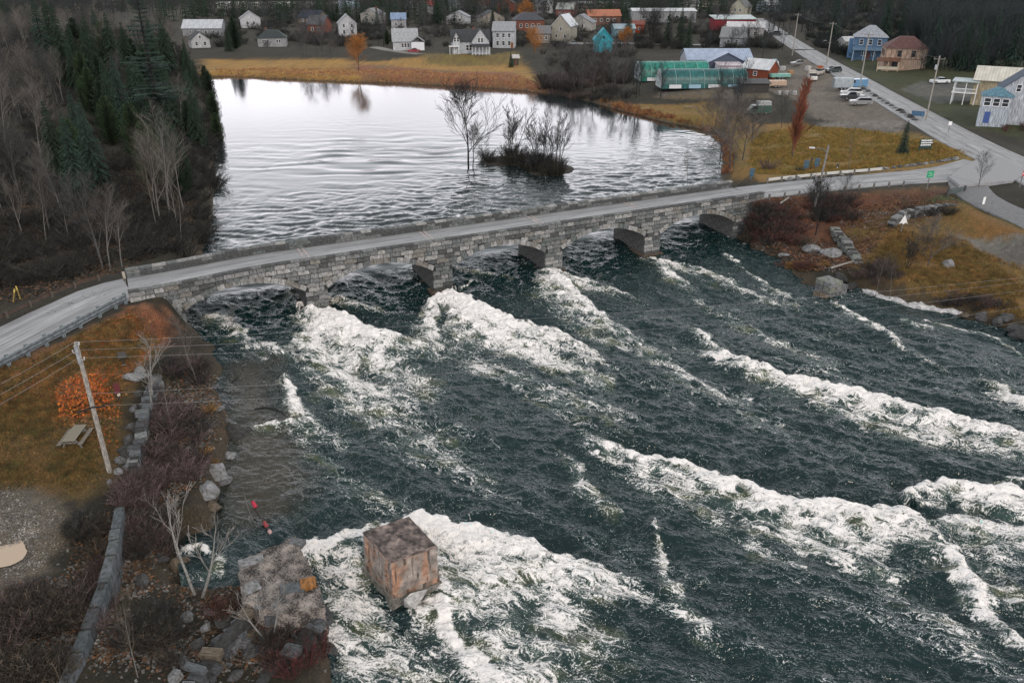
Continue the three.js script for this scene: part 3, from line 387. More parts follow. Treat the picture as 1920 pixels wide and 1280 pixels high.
    const rr = 255 * mix(0.1, 0.95, foam); rgh[k] = rgh[k + 1] = rgh[k + 2] = rr; rgh[k + 3] = 255;
    const hh = 255 * clamp(0.3 + kk * (0.16 * e3 + 0.10 * e4 + 0.14 * e2) + 0.2 * foam * (0.4 + 0.8 * f4 + 0.5 * f3)); bmp[k] = bmp[k + 1] = bmp[k + 2] = hh; bmp[k + 3] = 255;
  }
  const mk = (d, srgb) => { const t = new THREE.DataTexture(d, S, S); t.magFilter = THREE.LinearFilter; if (srgb) t.colorSpace = THREE.SRGBColorSpace; t.needsUpdate = true; return t; };
  const m = new THREE.MeshPhysicalMaterial({ map: mk(col, true), roughnessMap: mk(rgh), bumpMap: mk(bmp), bumpScale: 0.2, roughness: 1, ior: 1.4 });
  structure('river_rapids', g, m, 'dark green rapids with white foam below the stone bridge', 'river');
}
{ // the pool above the bridge
  const ns = []; for (let n = N0, s = 0.22; n > -330; n -= s) { ns.push(n); s = 0.22 * ((-n) / 91) ** 1.9; } ns.push(-330);
  const st = 0.3, as = []; for (let a = -14; a <= 142; a += st) as.push(a);
  const na = as.length, nn = ns.length, p = new Float32Array(na * nn * 3), idx = [], land = new Uint8Array(na * nn);
  const c0 = at(720, 300, 0.7), c1 = at(560, 400, 0.7), c2 = at(820, 300, 0.7);
  for (let j = 0; j < nn; j++) for (let i = 0; i < na; i++) {
    const k = j * na + i, a = as[i], n = ns[j], [x, z] = toXZ(a, n);
    const near = sm(-150, -100, n + 0.12 * a - 8 + 10 * perlin(x * 0.03, z * 0.03)), band = Math.exp(-(((x - c0[0]) / 26) ** 2) - (((z - c0[1]) / 22) ** 2));
    const rip = sm(-215, -150, z + 14 * perlin(x * 0.02, z * 0.05)) * sm(-0.25, 0.35, perlin(x * 0.02 + 5, z * 0.03) + 0.2);
    const w = perlin(x * 0.1, z * 0.1) * 1.2, w2 = perlin(x * 0.45, z * 0.45) * 0.4;
    let h = (1 - 0.95 * sm(N0 - 2.5, N0, n)) * near * 1.9 * (0.12 * ridge((x + w) * 0.2, (z + w) * 0.5) + 0.06 * ridge(x * 0.5 + w2, z * 1.1 + w2) + 0.022 * ridge(x * 1.2, z * 2.2) - 0.08);
    h += band * 0.12 * Math.sin(z * 1.15 + w * 3.2 + x * 0.06) * (0.5 + 1.3 * perlin(x * 0.1, z * 0.25)) + rip * (0.035 * perlin(x * 0.25 + w, z * 0.8) + 0.018 * perlin(x * 0.6, z * 1.6));
    h += 0.004 * perlin(x * 0.5, z * 0.7);
    const blend = sm(N0 - 4, N0, n); const [q] = [0];
    p[k * 3] = x; p[k * 3 + 1] = riverLevel(x, z) + h - 0.02 * blend; p[k * 3 + 2] = z;
    land[k] = polyDist(x, z, SHORE) < -3 ? 1 : 0;
  }
  for (let j = 0; j + 1 < nn; j++) for (let i = 0; i + 1 < na; i++) { const a = j * na + i, b = a + 1, d = a + na, e = d + 1; if (land[a] && land[b] && land[d] && land[e]) continue; idx.push(a, b, e, a, e, d); }
  const g = new THREE.BufferGeometry(); g.setAttribute('position', new THREE.BufferAttribute(p, 3)); g.setIndex(idx); g.computeVertexNormals();
  console.log('pool', na, nn, idx.length / 3);
  const m = new THREE.MeshPhysicalMaterial({ roughness: 0.08, ior: 1.45 }); m.color.setRGB(0.012, 0.019, 0.02);
  structure('river_pool', g, m, 'pale rippled pool above the stone bridge mirroring the overcast sky', 'river');
}
// ------------------------------------------------------------------ stone arch bridge
const TURN = Math.atan2(-AZ, AX);
const deckY = a => 5.5 - 0.6 * sm(13, -2.4, a);
const PIERS = [15.8, 30.43, 45.06, 59.7], SPAN = 12.2, SPRING = 2.95, RISE = 1.8, RAD = (SPAN * SPAN / 4 + RISE * RISE) / (2 * RISE), ACY = SPRING + RISE - RAD, RING = 0.58;
const ARCH = [0, 1, 2, 3, 4].map(k => 2.4 + 6.1 + k * 14.63);
const BC = 38, BN = -85.35;
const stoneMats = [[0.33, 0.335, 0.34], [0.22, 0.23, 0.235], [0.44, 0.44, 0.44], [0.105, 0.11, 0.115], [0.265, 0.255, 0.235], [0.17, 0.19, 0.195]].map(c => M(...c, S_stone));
const unitStones = [0, 1, 2, 3, 4, 5].map(k => { const g = ringBox(1, 1, 1, 0.05), r = rng(90 + k); for (let j = 0; j < g.p.length; j += 3) if (g.p[j + 2] > 0.44) g.p[j + 2] += 0.05 * Math.sin(g.p[j] * 9 + k) * 0; const b = g.build(); const uv = b.attributes.uv; for (let j = 0; j < uv.count; j++) uv.setXY(j, uv.getX(j) * 1.2 + k * 0.37, uv.getY(j) * 0.6 + k * 0.61); return b; });
{
  const [bx, bz] = toXZ(BC, BN);
  const bridge = thing('stone_bridge', 'long grey stone bridge with five low arches crossing the rapids', 'bridge', bx, 0, bz, TURN);
  const r = rng(11);
  // core with the arch openings
  const sh = new THREE.Shape(); const X = a => a - BC;
  sh.moveTo(X(-2.4), -2.6);
  for (const c of ARCH) { sh.lineTo(X(c - 6.1), -2.6); sh.lineTo(X(c - 6.1), SPRING); const h = Math.asin(6.1 / RAD); for (let k = 1; k <= 20; k++) { const t = -h + 2 * h * k / 20; sh.lineTo(X(c + RAD * Math.sin(t)), ACY + RAD * Math.cos(t)); } sh.lineTo(X(c + 6.1), -2.6); }
  sh.lineTo(X(78), -2.6); for (let a = 78; a >= -2.4; a -= 2.01) sh.lineTo(X(a), deckY(a) - 0.06);
  const core = new THREE.ExtrudeGeometry(sh, { depth: 7.2, bevelEnabled: false }); core.translate(0, 0, -3.6);
  part('core', core, [M(0.07, 0.07, 0.072, S_stone), M(0.17, 0.172, 0.172, S_stone)], bridge);
  // deck and joints
  const dk = new GB(); const rowsD = []; for (let a = -2.4; a <= 78.01; a += 1.34) { const y = deckY(a); rowsD.push([-3.12, -1.5, 0, 1.5, 3.12].map((z, q) => dk.v(X(a), y + [0, 0.03, 0.05, 0.03, 0][q], z))); }
  for (let k = 0; k + 1 < rowsD.length; k++) for (let j = 0; j < 4; j++) { const a = rowsD[k][j], b = rowsD[k][j + 1], c = rowsD[k + 1][j + 1], d = rowsD[k + 1][j]; dk.i.push(a, b, c, a, c, d); }
  dk.uv = []; for (let k = 0; k < rowsD.length; k++) for (let j = 0; j < 5; j++) dk.uv.push(([-3.12, -1.5, 0, 1.5, 3.12][j] + 4) / 8, k * 1.34 / 16); part('deck', dk.build(), M_road, bridge, 'grey asphalt bridge deck');
  for (const p of PIERS) for (const o of [-0.42, 0.12]) { const g = new GB(); for (const [z0, z1] of [[-2.9, -0.2], [0.2, 2.9]]) g.box(X(p) + o, X(p) + o + 0.22, deckY(p) + 0.0, deckY(p) + 0.062, z0, z1); part('joint_strip', g.build(), M(0.62, 0.52, 0.5, S_grain), bridge, 'pale strip across the deck'); }
  // parapet cores
  for (const s of [-1, 1]) { const g = new GB(); for (let a = -2.4; a < 77.9; a += 4.02) { const b = Math.min(78, a + 4.02), y0 = deckY(a), y1 = deckY(b), zi = 3.16 * s, zo = 3.6 * s, [zn, zf] = s > 0 ? [zo, zi] : [zi, zo]; g.hexa([[X(a), y0 - 0.1, zn], [X(b), y1 - 0.1, zn], [X(b), y1 - 0.1, zf], [X(a), y0 - 0.1, zf], [X(a), y0 + 0.76, zn], [X(b), y1 + 0.76, zn], [X(b), y1 + 0.76, zf], [X(a), y0 + 0.76, zf]]); } part('parapet_core', g.build(), M(0.13, 0.13, 0.13, S_stone), bridge); }
  // coping stones
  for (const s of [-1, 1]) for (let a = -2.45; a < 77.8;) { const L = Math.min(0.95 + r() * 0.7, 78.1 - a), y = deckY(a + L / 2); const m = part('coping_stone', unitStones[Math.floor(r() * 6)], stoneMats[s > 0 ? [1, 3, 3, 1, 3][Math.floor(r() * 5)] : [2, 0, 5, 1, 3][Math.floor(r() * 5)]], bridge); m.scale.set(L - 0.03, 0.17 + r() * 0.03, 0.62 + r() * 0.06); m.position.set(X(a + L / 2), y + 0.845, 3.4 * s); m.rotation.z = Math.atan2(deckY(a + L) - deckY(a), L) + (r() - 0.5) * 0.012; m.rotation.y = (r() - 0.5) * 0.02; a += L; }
  // inner face of the upstream parapet, seen across the deck
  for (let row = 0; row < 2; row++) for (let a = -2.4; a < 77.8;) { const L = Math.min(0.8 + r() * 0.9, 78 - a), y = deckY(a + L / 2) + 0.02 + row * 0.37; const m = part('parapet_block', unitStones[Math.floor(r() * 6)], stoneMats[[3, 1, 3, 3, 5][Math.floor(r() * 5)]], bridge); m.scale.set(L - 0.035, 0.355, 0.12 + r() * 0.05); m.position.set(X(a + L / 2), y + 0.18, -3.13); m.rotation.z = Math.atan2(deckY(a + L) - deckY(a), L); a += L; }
  // voussoirs
  for (const c of ARCH) { const h = Math.asin(6.1 / RAD), n = 17; for (let k = 0; k < n; k++) { const t0 = -h + 2 * h * (k + 0.03) / n, t1 = -h + 2 * h * (k + 0.97) / n, ri = RAD - 0.02, ro = RAD + RING + (r() - 0.5) * 0.1, pt = (t, q, z) => [X(c) + q * Math.sin(t), ACY + q * Math.cos(t), z], zf = 3.76 + r() * 0.05; const g = new GB(); const Z0 = 3.3; g.hexa([pt(t0, ri, zf), pt(t1, ri, zf), pt(t1, ri, Z0), pt(t0, ri, Z0), pt(t0, ro, zf), pt(t1, ro, zf), pt(t1, ro, Z0), pt(t0, ro, Z0)]); part('voussoir', g.build(), stoneMats[[2, 0, 0, 2, 5, 4][Math.floor(r() * 6)]], bridge); } }
  // coursed stones of the downstream face
  const stones = [];
  const H0 = 0.5; for (let top = 6.24; top > -1.3; top -= H0) {
    const ym = top - H0 / 2; const gaps = ARCH.map(c => { if (ym - ACY >= RAD + RING - 0.04) return null; if (ym < SPRING) { return [c - 6.1, c + 6.1]; } const hc = Math.sqrt((RAD + RING) ** 2 - (ym - ACY) ** 2); return [c - Math.min(hc, 6.1 + 0.35), c + Math.min(hc, 6.1 + 0.35)]; }).filter(Boolean);
    const iv = []; let s0 = -2.4; for (const [a, b] of gaps) { iv.push([s0, a]); s0 = b; } iv.push([s0, 78]);
    for (let [a, b] of iv) while (a < b - 0.02) { let L = 0.75 + r() * 0.85; if (b - a - L < 0.5) L = b - a; if (L > 1.9) L /= 2; const am = a + L / 2, shift = (deckY(am) - 5.5) * sm(1, 5, ym); const pier = PIERS.some(p => Math.abs(am - p) < 1.5) && ym < 4.9; stones.push({ x: X(am), y: ym + shift, L, h: H0, z: 3.58 + (pier ? 0.14 : 0), d: 0.3 + r() * 0.08, stain: ym < 0.9 ? 3 : -1, tilt: Math.atan2(deckY(a + L) - deckY(a), L) * sm(1, 5, ym), v: ym > 0 ? L : L * 0.1 }); a += L; }
  }
  stones.sort((p, q) => q.v - p.v);
  const rest = [[], [], []];
  stones.forEach((s, k) => { const mt = s.stain >= 0 ? s.stain : [0, 1, 2, 0, 4, 5, 1, 3, 3, 5, 1, 2][Math.floor(r() * 12)]; const m = new THREE.Mesh(unitStones[Math.floor(r() * 6)], stoneMats[mt]); m.name = 'stone'; m.scale.set(s.L - 0.06, s.h - 0.055, s.d); m.position.set(s.x, s.y, s.z + (r() - 0.5) * 0.05); m.rotation.z = s.tilt; m.rotation.y = (r() - 0.5) * 0.02;
    if (k < 300) bridge.add(m); else { m.updateMatrix(); rest[k % 3].push(m.geometry.clone().applyMatrix4(m.matrix)); } });
  rest.forEach((l, k) => { const m = part('small_stones', mergeGeometries(l), stoneMats[[0, 1, 5][k]], bridge); m.userData.kind = 'stuff'; });
  // pier footings
  for (const p of PIERS) { const g = ringBox(3.3, 1.6, 8.6, 0.12); part('footing', g.build(), M(0.115, 0.085, 0.06, S_stone), bridge, 'brown stained pier footing at the waterline').position.set(X(p), -0.35, 0); }
  console.log('bridge stones', stones.length);
}
// ------------------------------------------------------------------ trees and shrubs
const barkGrey = M(0.105, 0.098, 0.095, S_bark), barkPale = M(0.21, 0.20, 0.185, S_bark), barkDark = M(0.02, 0.02, 0.02, S_bark), twigGrey = M(0.046, 0.043, 0.04, { roughness: 1 }), twigDark = M(0.022, 0.021, 0.021, { roughness: 1 }), twigPurple = M(0.15, 0.105, 0.105, { roughness: 1 }), twigRed = M(0.11, 0.028, 0.028, { roughness: 1 }), twigOrange = M(0.30, 0.125, 0.03, { roughness: 1 }), twigRust = M(0.2, 0.08, 0.03, { roughness: 1 });
const VC = m => { m.vertexColors = true; return m; };
const twigBrown = M(0.095, 0.075, 0.055, { roughness: 1 }), needle = M(0.011, 0.026, 0.013, { roughness: 0.95 }), needleBlue = M(0.014, 0.032, 0.022, { roughness: 0.95 }), needleLight = M(0.022, 0.042, 0.015, { roughness: 0.95 });
function bare(seed, o) { // leafless tree: trunk geometry and crown geometry of limbs and twigs, unit metres
  const r = rng(seed), T = new GB(), C = new GB(); const { h, levels = 4, fork = 0.3, spread = 0.75, kids = [7, 5, 5, 4], r0 = h * 0.014, lenK = 0.42, droop = 0, thin = 1 } = o;
  const rec = (P, d, len, rad, lv) => {
    const seg = lv === 0 ? 8 : lv === 1 ? 5 : lv === 2 ? 3 : lv === 3 ? 2 : 1; const pts = [P.slice()], rd = [rad]; let q = P.slice(), v = d.slice();
    for (let k = 1; k <= seg; k++) { const j = lv === 0 ? 0.07 : 0.22; v = [v[0] + (r() - 0.5) * j * 2, v[1] + (r() - 0.5) * j + (lv ? 0.07 - droop * lv * 0.12 : 0.03), v[2] + (r() - 0.5) * j * 2]; const l = Math.hypot(...v); v = v.map(e => e / l); q = q.map((e, i) => e + v[i] * len / seg); pts.push(q.slice()); rd.push(Math.max(0.006 * thin, rad * (1 - 0.86 * k / seg))); }
    if (lv === 1 || lv === 2) { const tn = 0.5 + 1.1 * r(); C.tint = [tn, tn, tn]; } else if (!C.tint) C.tint = [1, 1, 1];
    (lv === 0 ? T : C).tube(pts, rd, lv === 0 ? 7 : lv === 1 ? 5 : lv === 2 ? 4 : 3, lv === 0);
    if (lv >= levels) return;
    const n = kids[lv]; for (let k = 0; k < n; k++) { const f0 = lv === 0 ? fork : 0.18, f = f0 + (1 - f0) * (k + r() * 0.9) / n, i = Math.min(seg - 1, Math.floor(f * seg)), t = f * seg - i; const B = pts[i].map((e, a) => mix(e, pts[i + 1][a], t)); const ax = pts[i + 1].map((e, a) => e - pts[i][a]), al = Math.hypot(...ax); const an = r() * 6.283, sp = spread * (0.6 + 0.7 * r()) * (lv === 0 ? 1 : 0.95); let nd = ax.map(e => e / al); const ox = Math.cos(an), oz = Math.sin(an), oy = (r() - 0.4) * 0.5; nd = [nd[0] + ox * sp, nd[1] + oy * sp, nd[2] + oz * sp]; const nl = Math.hypot(...nd); nd = nd.map(e => e / nl); rec(B, nd, len * (lv === 0 ? lenK * (1.25 - 0.75 * f) : 0.42 + 0.3 * r()), mix(rd[i], rd[i + 1], t) * (lv === 0 ? 0.55 : 0.62), lv + 1); }
  };
  if (o.stems) for (let k = 0; k < o.stems; k++) { const a = k / o.stems * 6.28 + r(), l = o.lean || 0.25; rec([Math.cos(a) * 0.25, 0, Math.sin(a) * 0.25], [Math.cos(a) * l * (0.4 + r()), 1, Math.sin(a) * l * (0.4 + r())], h * (0.7 + 0.3 * r()), r0 * (0.6 + 0.4 * r()), 0); }
  else rec([0, -0.3, 0], [(r() - 0.5) * 0.12, 1, (r() - 0.5) * 0.12], h, r0, 0);
  return [T.build(), C.build()];
}
function shrub(seed, o) { // many thin stems fanning out of the ground
  const r = rng(seed), C = new GB(), { h = 1.6, w = 1.4, n = 60, tw = 4, rad = 0.012 } = o;
  for (let k = 0; k < n; k++) { const tn = 0.35 + 1.5 * r() * r(); C.tint = [tn, tn, tn]; const a = r() * 6.283, q = Math.sqrt(r()) * w * 0.5, x = Math.cos(a) * q, z = Math.sin(a) * q, hh = h * (0.5 + 0.5 * r()) * (1 - 0.4 * (q / w)), lx = Math.cos(a) * q * 0.8 + (r() - 0.5) * 0.5, lz = Math.sin(a) * q * 0.8 + (r() - 0.5) * 0.5; const p = [[x * 0.6, -0.15, z * 0.6], [x * 0.8 + lx * 0.3, hh * 0.5, z * 0.8 + lz * 0.3], [x + lx, hh, z + lz]]; C.tube(p, [rad, rad * 0.7, rad * 0.3], 3, false);
    for (let j = 0; j < tw; j++) { const t = 0.35 + 0.6 * r(), i = t < 0.5 ? 0 : 1, B = p[i].map((e, m) => mix(e, p[i + 1][m], t * 2 - i)), L = 0.18 + 0.32 * r() * h * 0.5, b = r() * 6.283; C.tube([B, [B[0] + Math.cos(b) * L * 0.7, B[1] + L * (0.2 + 0.7 * r()), B[2] + Math.sin(b) * L * 0.7]], [rad * 0.55, rad * 0.25], 3, false); } }
  return C.build();
}
function conifer(seed, o) {
  const r = rng(seed), T = new GB(), C = new GB(), { h, w = h * 0.2, whorls = 26, per = 9, base = 0.06, droop = 0.25, gap = 0, spray = 7 } = o;
  T.tube([[0, -0.3, 0], [0.05, h * 0.5, 0], [0, h * 0.97, 0.04]], [h * 0.014, h * 0.009, 0.02], 6);
  for (let k = 0; k < whorls; k++) { const f = base + (1 - base) * (k + 0.5 * r()) / whorls, y = f * h; const prof = o.profile ? o.profile(f) : (1 - f) ** 0.85; 
    for (let j = 0; j < per; j++) { if (r() < gap) continue; const tn = 0.55 + 0.95 * r(); C.tint = [tn, tn, tn]; const a = (j + r()) / per * 6.283 + k, L = w * prof * (0.72 + 0.5 * r()) + 0.12, ca = Math.cos(a), sa = Math.sin(a), up = o.up || 0; const pt = (t, s, dy) => [ca * L * t - sa * s, y + up * L * t - droop * L * t * t + dy, sa * L * t + ca * s];
      const W = Math.max(0.22, L * 0.24); let prev = pt(0.02, 0, 0);
      for (let q = 1; q <= spray; q++) { const t = q / spray, s = W * (1 - 0.55 * t) * (0.7 + 0.6 * r()); const m = pt(t, 0, (r() - 0.5) * 0.1); C.tri(prev, pt(t - 0.3 / spray, s, -0.12 - 0.16 * r()), m); C.tri(prev, m, pt(t - 0.2 / spray, -s, -0.12 - 0.16 * r())); if (q % 2) C.tri(prev, pt(t, 0.04, -0.3 - 0.3 * r() * W), m); prev = m; } } }
  return [T.build(), C.build()];
}
function proto(base, category, parts) { const g = new THREE.Group(); for (const [n, geo, mat] of parts) { if (geo.attributes.color) { if (!mat.vertexColors) mat.vertexColors = true; } part(n, geo, mat, g); } g.name = base; g.userData = { base, category }; return g; }
const treeP = (seed, o, bark, twig, name = 'bare_tree') => { const [t, c] = bare(seed, o); return proto(name, 'tree', [['trunk', t, bark], ['crown', c, twig]]); };
const BARE = [1, 2, 3].map(k => treeP(20 + k, { h: 10, kids: [10, 7, 5, 3], fork: 0.18, spread: 0.7, thin: 1.5 }, barkGrey, twigGrey));
const BAREP = [1, 2].map(k => treeP(40 + k, { h: 11, kids: [9, 6, 5, 3], fork: 0.3, spread: 0.6, r0: 0.13 }, barkPale, M(0.125, 0.11, 0.095, { roughness: 1 }), 'pale_tree'));
const SLIM = [1, 2].map(k => treeP(50 + k, { h: 9, kids: [10, 5, 4, 0], levels: 3, fork: 0.3, spread: 0.6, lenK: 0.3, r0: 0.07 }, barkPale, twigBrown, 'sapling'));
const THICK = [1, 2].map(k => treeP(60 + k, { h: 8, kids: [10, 7, 6, 4], fork: 0.1, spread: 0.9, lenK: 0.5, r0: 0.12, thin: 2.2 }, barkGrey, M(0.11, 0.095, 0.085, { roughness: 1 }), 'spreading_tree'));
const DARKT = [1, 2].map(k => treeP(70 + k, { h: 9, kids: [8, 6, 6, 3], fork: 0.2, spread: 0.8, lenK: 0.5, r0: 0.14, thin: 3 }, barkDark, twigDark));
const MULTI = treeP(81, { h: 8, stems: 5, lean: 0.3, kids: [7, 5, 4, 0], levels: 3, fork: 0.2, spread: 0.6, lenK: 0.34, r0: 0.09, thin: 3 }, barkDark, twigDark, 'many_stemmed_tree');
const MULTIP = treeP(82, { h: 7, stems: 4, lean: 0.35, kids: [8, 6, 4, 2], fork: 0.2, spread: 0.6, lenK: 0.34, r0: 0.075 }, M(0.30, 0.285, 0.26, S_bark), M(0.17, 0.155, 0.14, { roughness: 1 }), 'many_stemmed_tree');
const FORK = treeP(83, { h: 7, stems: 2, lean: 0.4, kids: [5, 4, 4, 0], levels: 3, fork: 0.3, spread: 0.65, lenK: 0.4, r0: 0.11, thin: 1.8 }, M(0.34, 0.325, 0.3, S_bark), M(0.2, 0.185, 0.17, { roughness: 1 }), 'forked_tree');
const SPRUCE = [1, 2, 3].map(k => { const [t, c] = conifer(100 + k, { h: 13, w: 2.6, whorls: 30, per: 9, droop: 0.35 }); return proto('spruce_tree', 'tree', [['trunk', t, barkDark], ['crown', c, [needle, needleBlue, needle][k - 1]]]); });
const CEDAR = [1, 2].map(k => { const [t, c] = conifer(110 + k, { h: 9, w: 1.7, whorls: 26, per: 9, droop: -0.5, up: 0.2, base: 0.02, profile: f => Math.min(1, (1 - f) * 1.9) ** 0.6 }); return proto('cedar_tree', 'tree', [['trunk', t, barkDark], ['crown', c, [needleLight, needle][k - 1]]]); });
const PINE = (() => { const [t, c] = conifer(121, { h: 30, w: 6.2, whorls: 34, per: 8, droop: 0.02, up: 0.08, base: 0.25, gap: 0.2, spray: 10, profile: f => (1 - f) ** 0.62 * (0.7 + 0.3 * Math.sin(f * 40)) }); return proto('pine_tree', 'tree', [['trunk', t, barkDark], ['crown', c, needleBlue]]); })();
const shrubP = (seed, o, mat, name = 'bare_shrub') => proto(name, 'shrub', [['stems', shrub(seed, o), mat]]);
const BRUSH = [1, 2, 3].map(k => shrubP(130 + k, { h: 1.9, w: 2.2, n: 60, tw: 5, rad: 0.026 }, [twigPurple, twigGrey, M(0.12, 0.085, 0.08, { roughness: 1 })][k - 1]));
const BRUSHR = [1, 2].map(k => shrubP(140 + k, { h: 1.7, w: 2.0, n: 60, tw: 5, rad: 0.03 }, [M(0.13, 0.06, 0.05, { roughness: 1 }), twigBrown][k - 1], 'brown_shrub'));
const OSIER = shrubP(150, { h: 2.0, w: 1.5, n: 40, tw: 4, rad: 0.02 }, twigRed, 'red_shrub');
const TUFT = shrubP(151, { h: 0.8, w: 1.3, n: 90, tw: 1, rad: 0.026 }, M(0.34, 0.19, 0.07, { roughness: 1 }), 'grass_tuft');
const r2 = rng(222), pick = l => l[Math.floor(r2() * l.length)];
function plant(list, u, v, s, label, group, sy) { const g = G(u, v); return copy(pick([].concat(list)), g[0], g[1], g[2], r2() * 6.283, s, label, group, sy); }
function plantAt(list, x, z, s, label, group, sy) { return copy(pick([].concat(list)), x, H(x, z), z, r2() * 6.283, s, label, group, sy); }
// left-bank wood: fills the bank between the road and the pool
{
  const edge = P2([[0, 545], [210, 505], [330, 482], [388, 470], [402, 420], [408, 350], [404, 280], [394, 200], [382, 146]]);
  const wood = edge.concat([at(300, 60, 6), at(-80, 30, 10), at(-260, 250, 6), at(-160, 560, 4.5)]);
  const xs = wood.map(p => p[0]), zs = wood.map(p => p[1]); let made = 0, tries = 0; const spots = [];
  const road = L_left;
  while (made < 290 && tries++ < 9000) { const x = mix(Math.min(...xs), Math.max(...xs), r2()), z = mix(Math.max(...zs), Math.min(...zs), r2() ** 1.35); if (polyDist(x, z, wood) < 0.6 || -polyDist(x, z, SHORE) < 1.2) continue; if (road.some(q => Math.hypot(q[0] - x, q[2] - z) < 6.5)) continue; const min = z > -130 ? 2.4 : 3.1; if (spots.some(q => Math.hypot(q[0] - x, q[1] - z) < min)) continue; spots.push([x, z]); made++;
    const shore = -polyDist(x, z, SHORE), dark = fbm(x * 0.02 + 3, z * 0.02, 2); const pu = 960 + 1493 * x / -(z * CP - (EYE - 3) * SP) , con = z < -112 && pu > 120 + 60 * dark && z > -270 && r2() < 0.93;
    if (con) { const near = shore < 7 ? 0.72 : 1; plantAt(r2() < 0.6 ? SPRUCE : CEDAR, x, z, (0.8 + 0.45 * r2()) * near * (z < -230 ? 1.15 : 1), 'dark evergreen tree crowded in the wood on the left bank', 'evergreens of the left bank wood'); }
    else plantAt(z > -118 ? [...BARE, ...BAREP, ...SLIM, ...SLIM] : [...BARE, ...BAREP], x, z, (0.62 + 0.45 * r2()) * (shore < 5 ? 0.75 : 1), 'leafless grey tree crowded in the wood on the left bank', 'leafless trees of the left bank wood'); }
  // bushes under the trees, a mass nobody could count
  const n = 2600, geo = shrub(160, { h: 1.5, w: 2.6, n: 30, tw: 5, rad: 0.03 }); const im = new THREE.InstancedMesh(geo, VC(M(0.03, 0.029, 0.0255, { roughness: 1 })), n); const m = new THREE.Matrix4(), q = new THREE.Quaternion(), e = new THREE.Euler(); let k = 0; tries = 0;
  while (k < n && tries++ < 30000) { const x = mix(Math.min(...xs), Math.max(...xs), r2()), z = mix(Math.max(...zs), Math.min(...zs), r2() ** 1.6); const sh = -polyDist(x, z, SHORE); if (polyDist(x, z, wood) < 0 || sh < 0.1) continue; if (road.some(w => Math.hypot(w[0] - x, w[2] - z) < 6)) continue; if (r2() > (sh < 6 ? 1 : 0.55)) continue; const s = 0.7 + 0.9 * r2(); m.compose(new THREE.Vector3(x, H(x, z), z), q.setFromEuler(e.set(0, r2() * 6.28, 0)), new THREE.Vector3(s, s * (0.7 + 0.6 * r2()), s)); im.setMatrixAt(k++, m); }
  im.count = k; im.name = 'undergrowth'; tag(im, 'tangled leafless brush under the trees of the left bank wood', 'undergrowth', null, 'stuff'); scene.add(im);
  const g = G(312, 300); copy(PINE, g[0], g[1], g[2], 0.4, 1.06, 'tallest pine, towering over the wood at the top left');
  for (const [u, v, s] of [[396, 190, 0.9], [404, 232, 0.85], [410, 268, 0.7], [388, 170, 0.8]]) plant(CEDAR, u, v, s, 'green cedar leaning over the water at the edge of the left wood', 'cedars at the wood edge');
  for (const [u, v, s] of [[318, 408, 1.15], [300, 420, 1.0], [345, 398, 0.85], [205, 500, 0.7], [228, 500, 0.55]]) plant(BAREP, u, v, s, 'pale trunked leafless tree standing out at the front of the left wood', 'pale trees at the wood front');
}
// ------------------------------------------------------------------ left bank
const V3 = (x, y, z) => new THREE.Vector3(x, y, z);
function rockGeo(seed, flat = 0.7, detail = 2) { const g = new THREE.IcosahedronGeometry(1, detail), p = g.attributes.position, r = rng(seed), cuts = []; for (let k = 0; k < 16; k++) { const n = V3(r() - 0.5, r() - 0.5, r() - 0.5).normalize(); cuts.push([n, 0.48 + 0.3 * r()]); }
  for (let k = 0; k < p.count; k++) { const v = V3().fromBufferAttribute(p, k); for (const [n, d] of cuts) { const e = v.dot(n) - d; if (e > 0) v.addScaledVector(n, -e * 0.92); } const s = 1 + 0.09 * perlin(v.x * 2.3 + seed, v.y * 2.3 + v.z * 2.3); p.setXYZ(k, v.x * s, v.y * s * flat, v.z * s); }
  g.computeVertexNormals(); const uv = g.attributes.uv; for (let k = 0; k < p.count; k++) uv.setXY(k, p.getX(k) * 0.8 + p.getY(k) * 0.4, p.getZ(k) * 0.8 + p.getY(k) * 0.5); return g; }
const ROCKS = [1, 2, 3, 4].map(k => rockGeo(300 + k, [0.65, 0.8, 0.5, 0.7][k - 1]));
const rockMats = [[0.19, 0.195, 0.21], [0.30, 0.305, 0.32], [0.10, 0.10, 0.105], [0.17, 0.135, 0.10], [0.06, 0.06, 0.062]].map(c => M(...c, { ...S_stone, bumpScale: 0.07 }));
const r3 = rng(333);
function rock(u, v, s, mat, label, group, name = 'boulder', o = {}) { const g = G(u, v); const m = single(name, ROCKS[Math.floor(r3() * 4)], rockMats[mat], label, 'rock', group); m.position.set(g[0], (o.y ?? g[1]) + s * 0.18, g[2]); m.rotation.set((r3() - 0.5) * 0.4, r3() * 6.28, (r3() - 0.5) * 0.4); m.scale.set(s * (0.85 + 0.4 * r3()), s * (0.8 + 0.4 * r3()), s * (0.85 + 0.4 * r3())); return m; }
const steel = M(0.24, 0.27, 0.285, { roughness: 0.5, metalness: 0.35, map: rep(T_grain, 0.4) }), rusty = M(0.13, 0.085, 0.065, { roughness: 0.85, map: rep(T_grain, 0.4) }), woodGrey = M(0.25, 0.235, 0.21, S_wood), woodPost = M(0.14, 0.115, 0.09, S_wood);
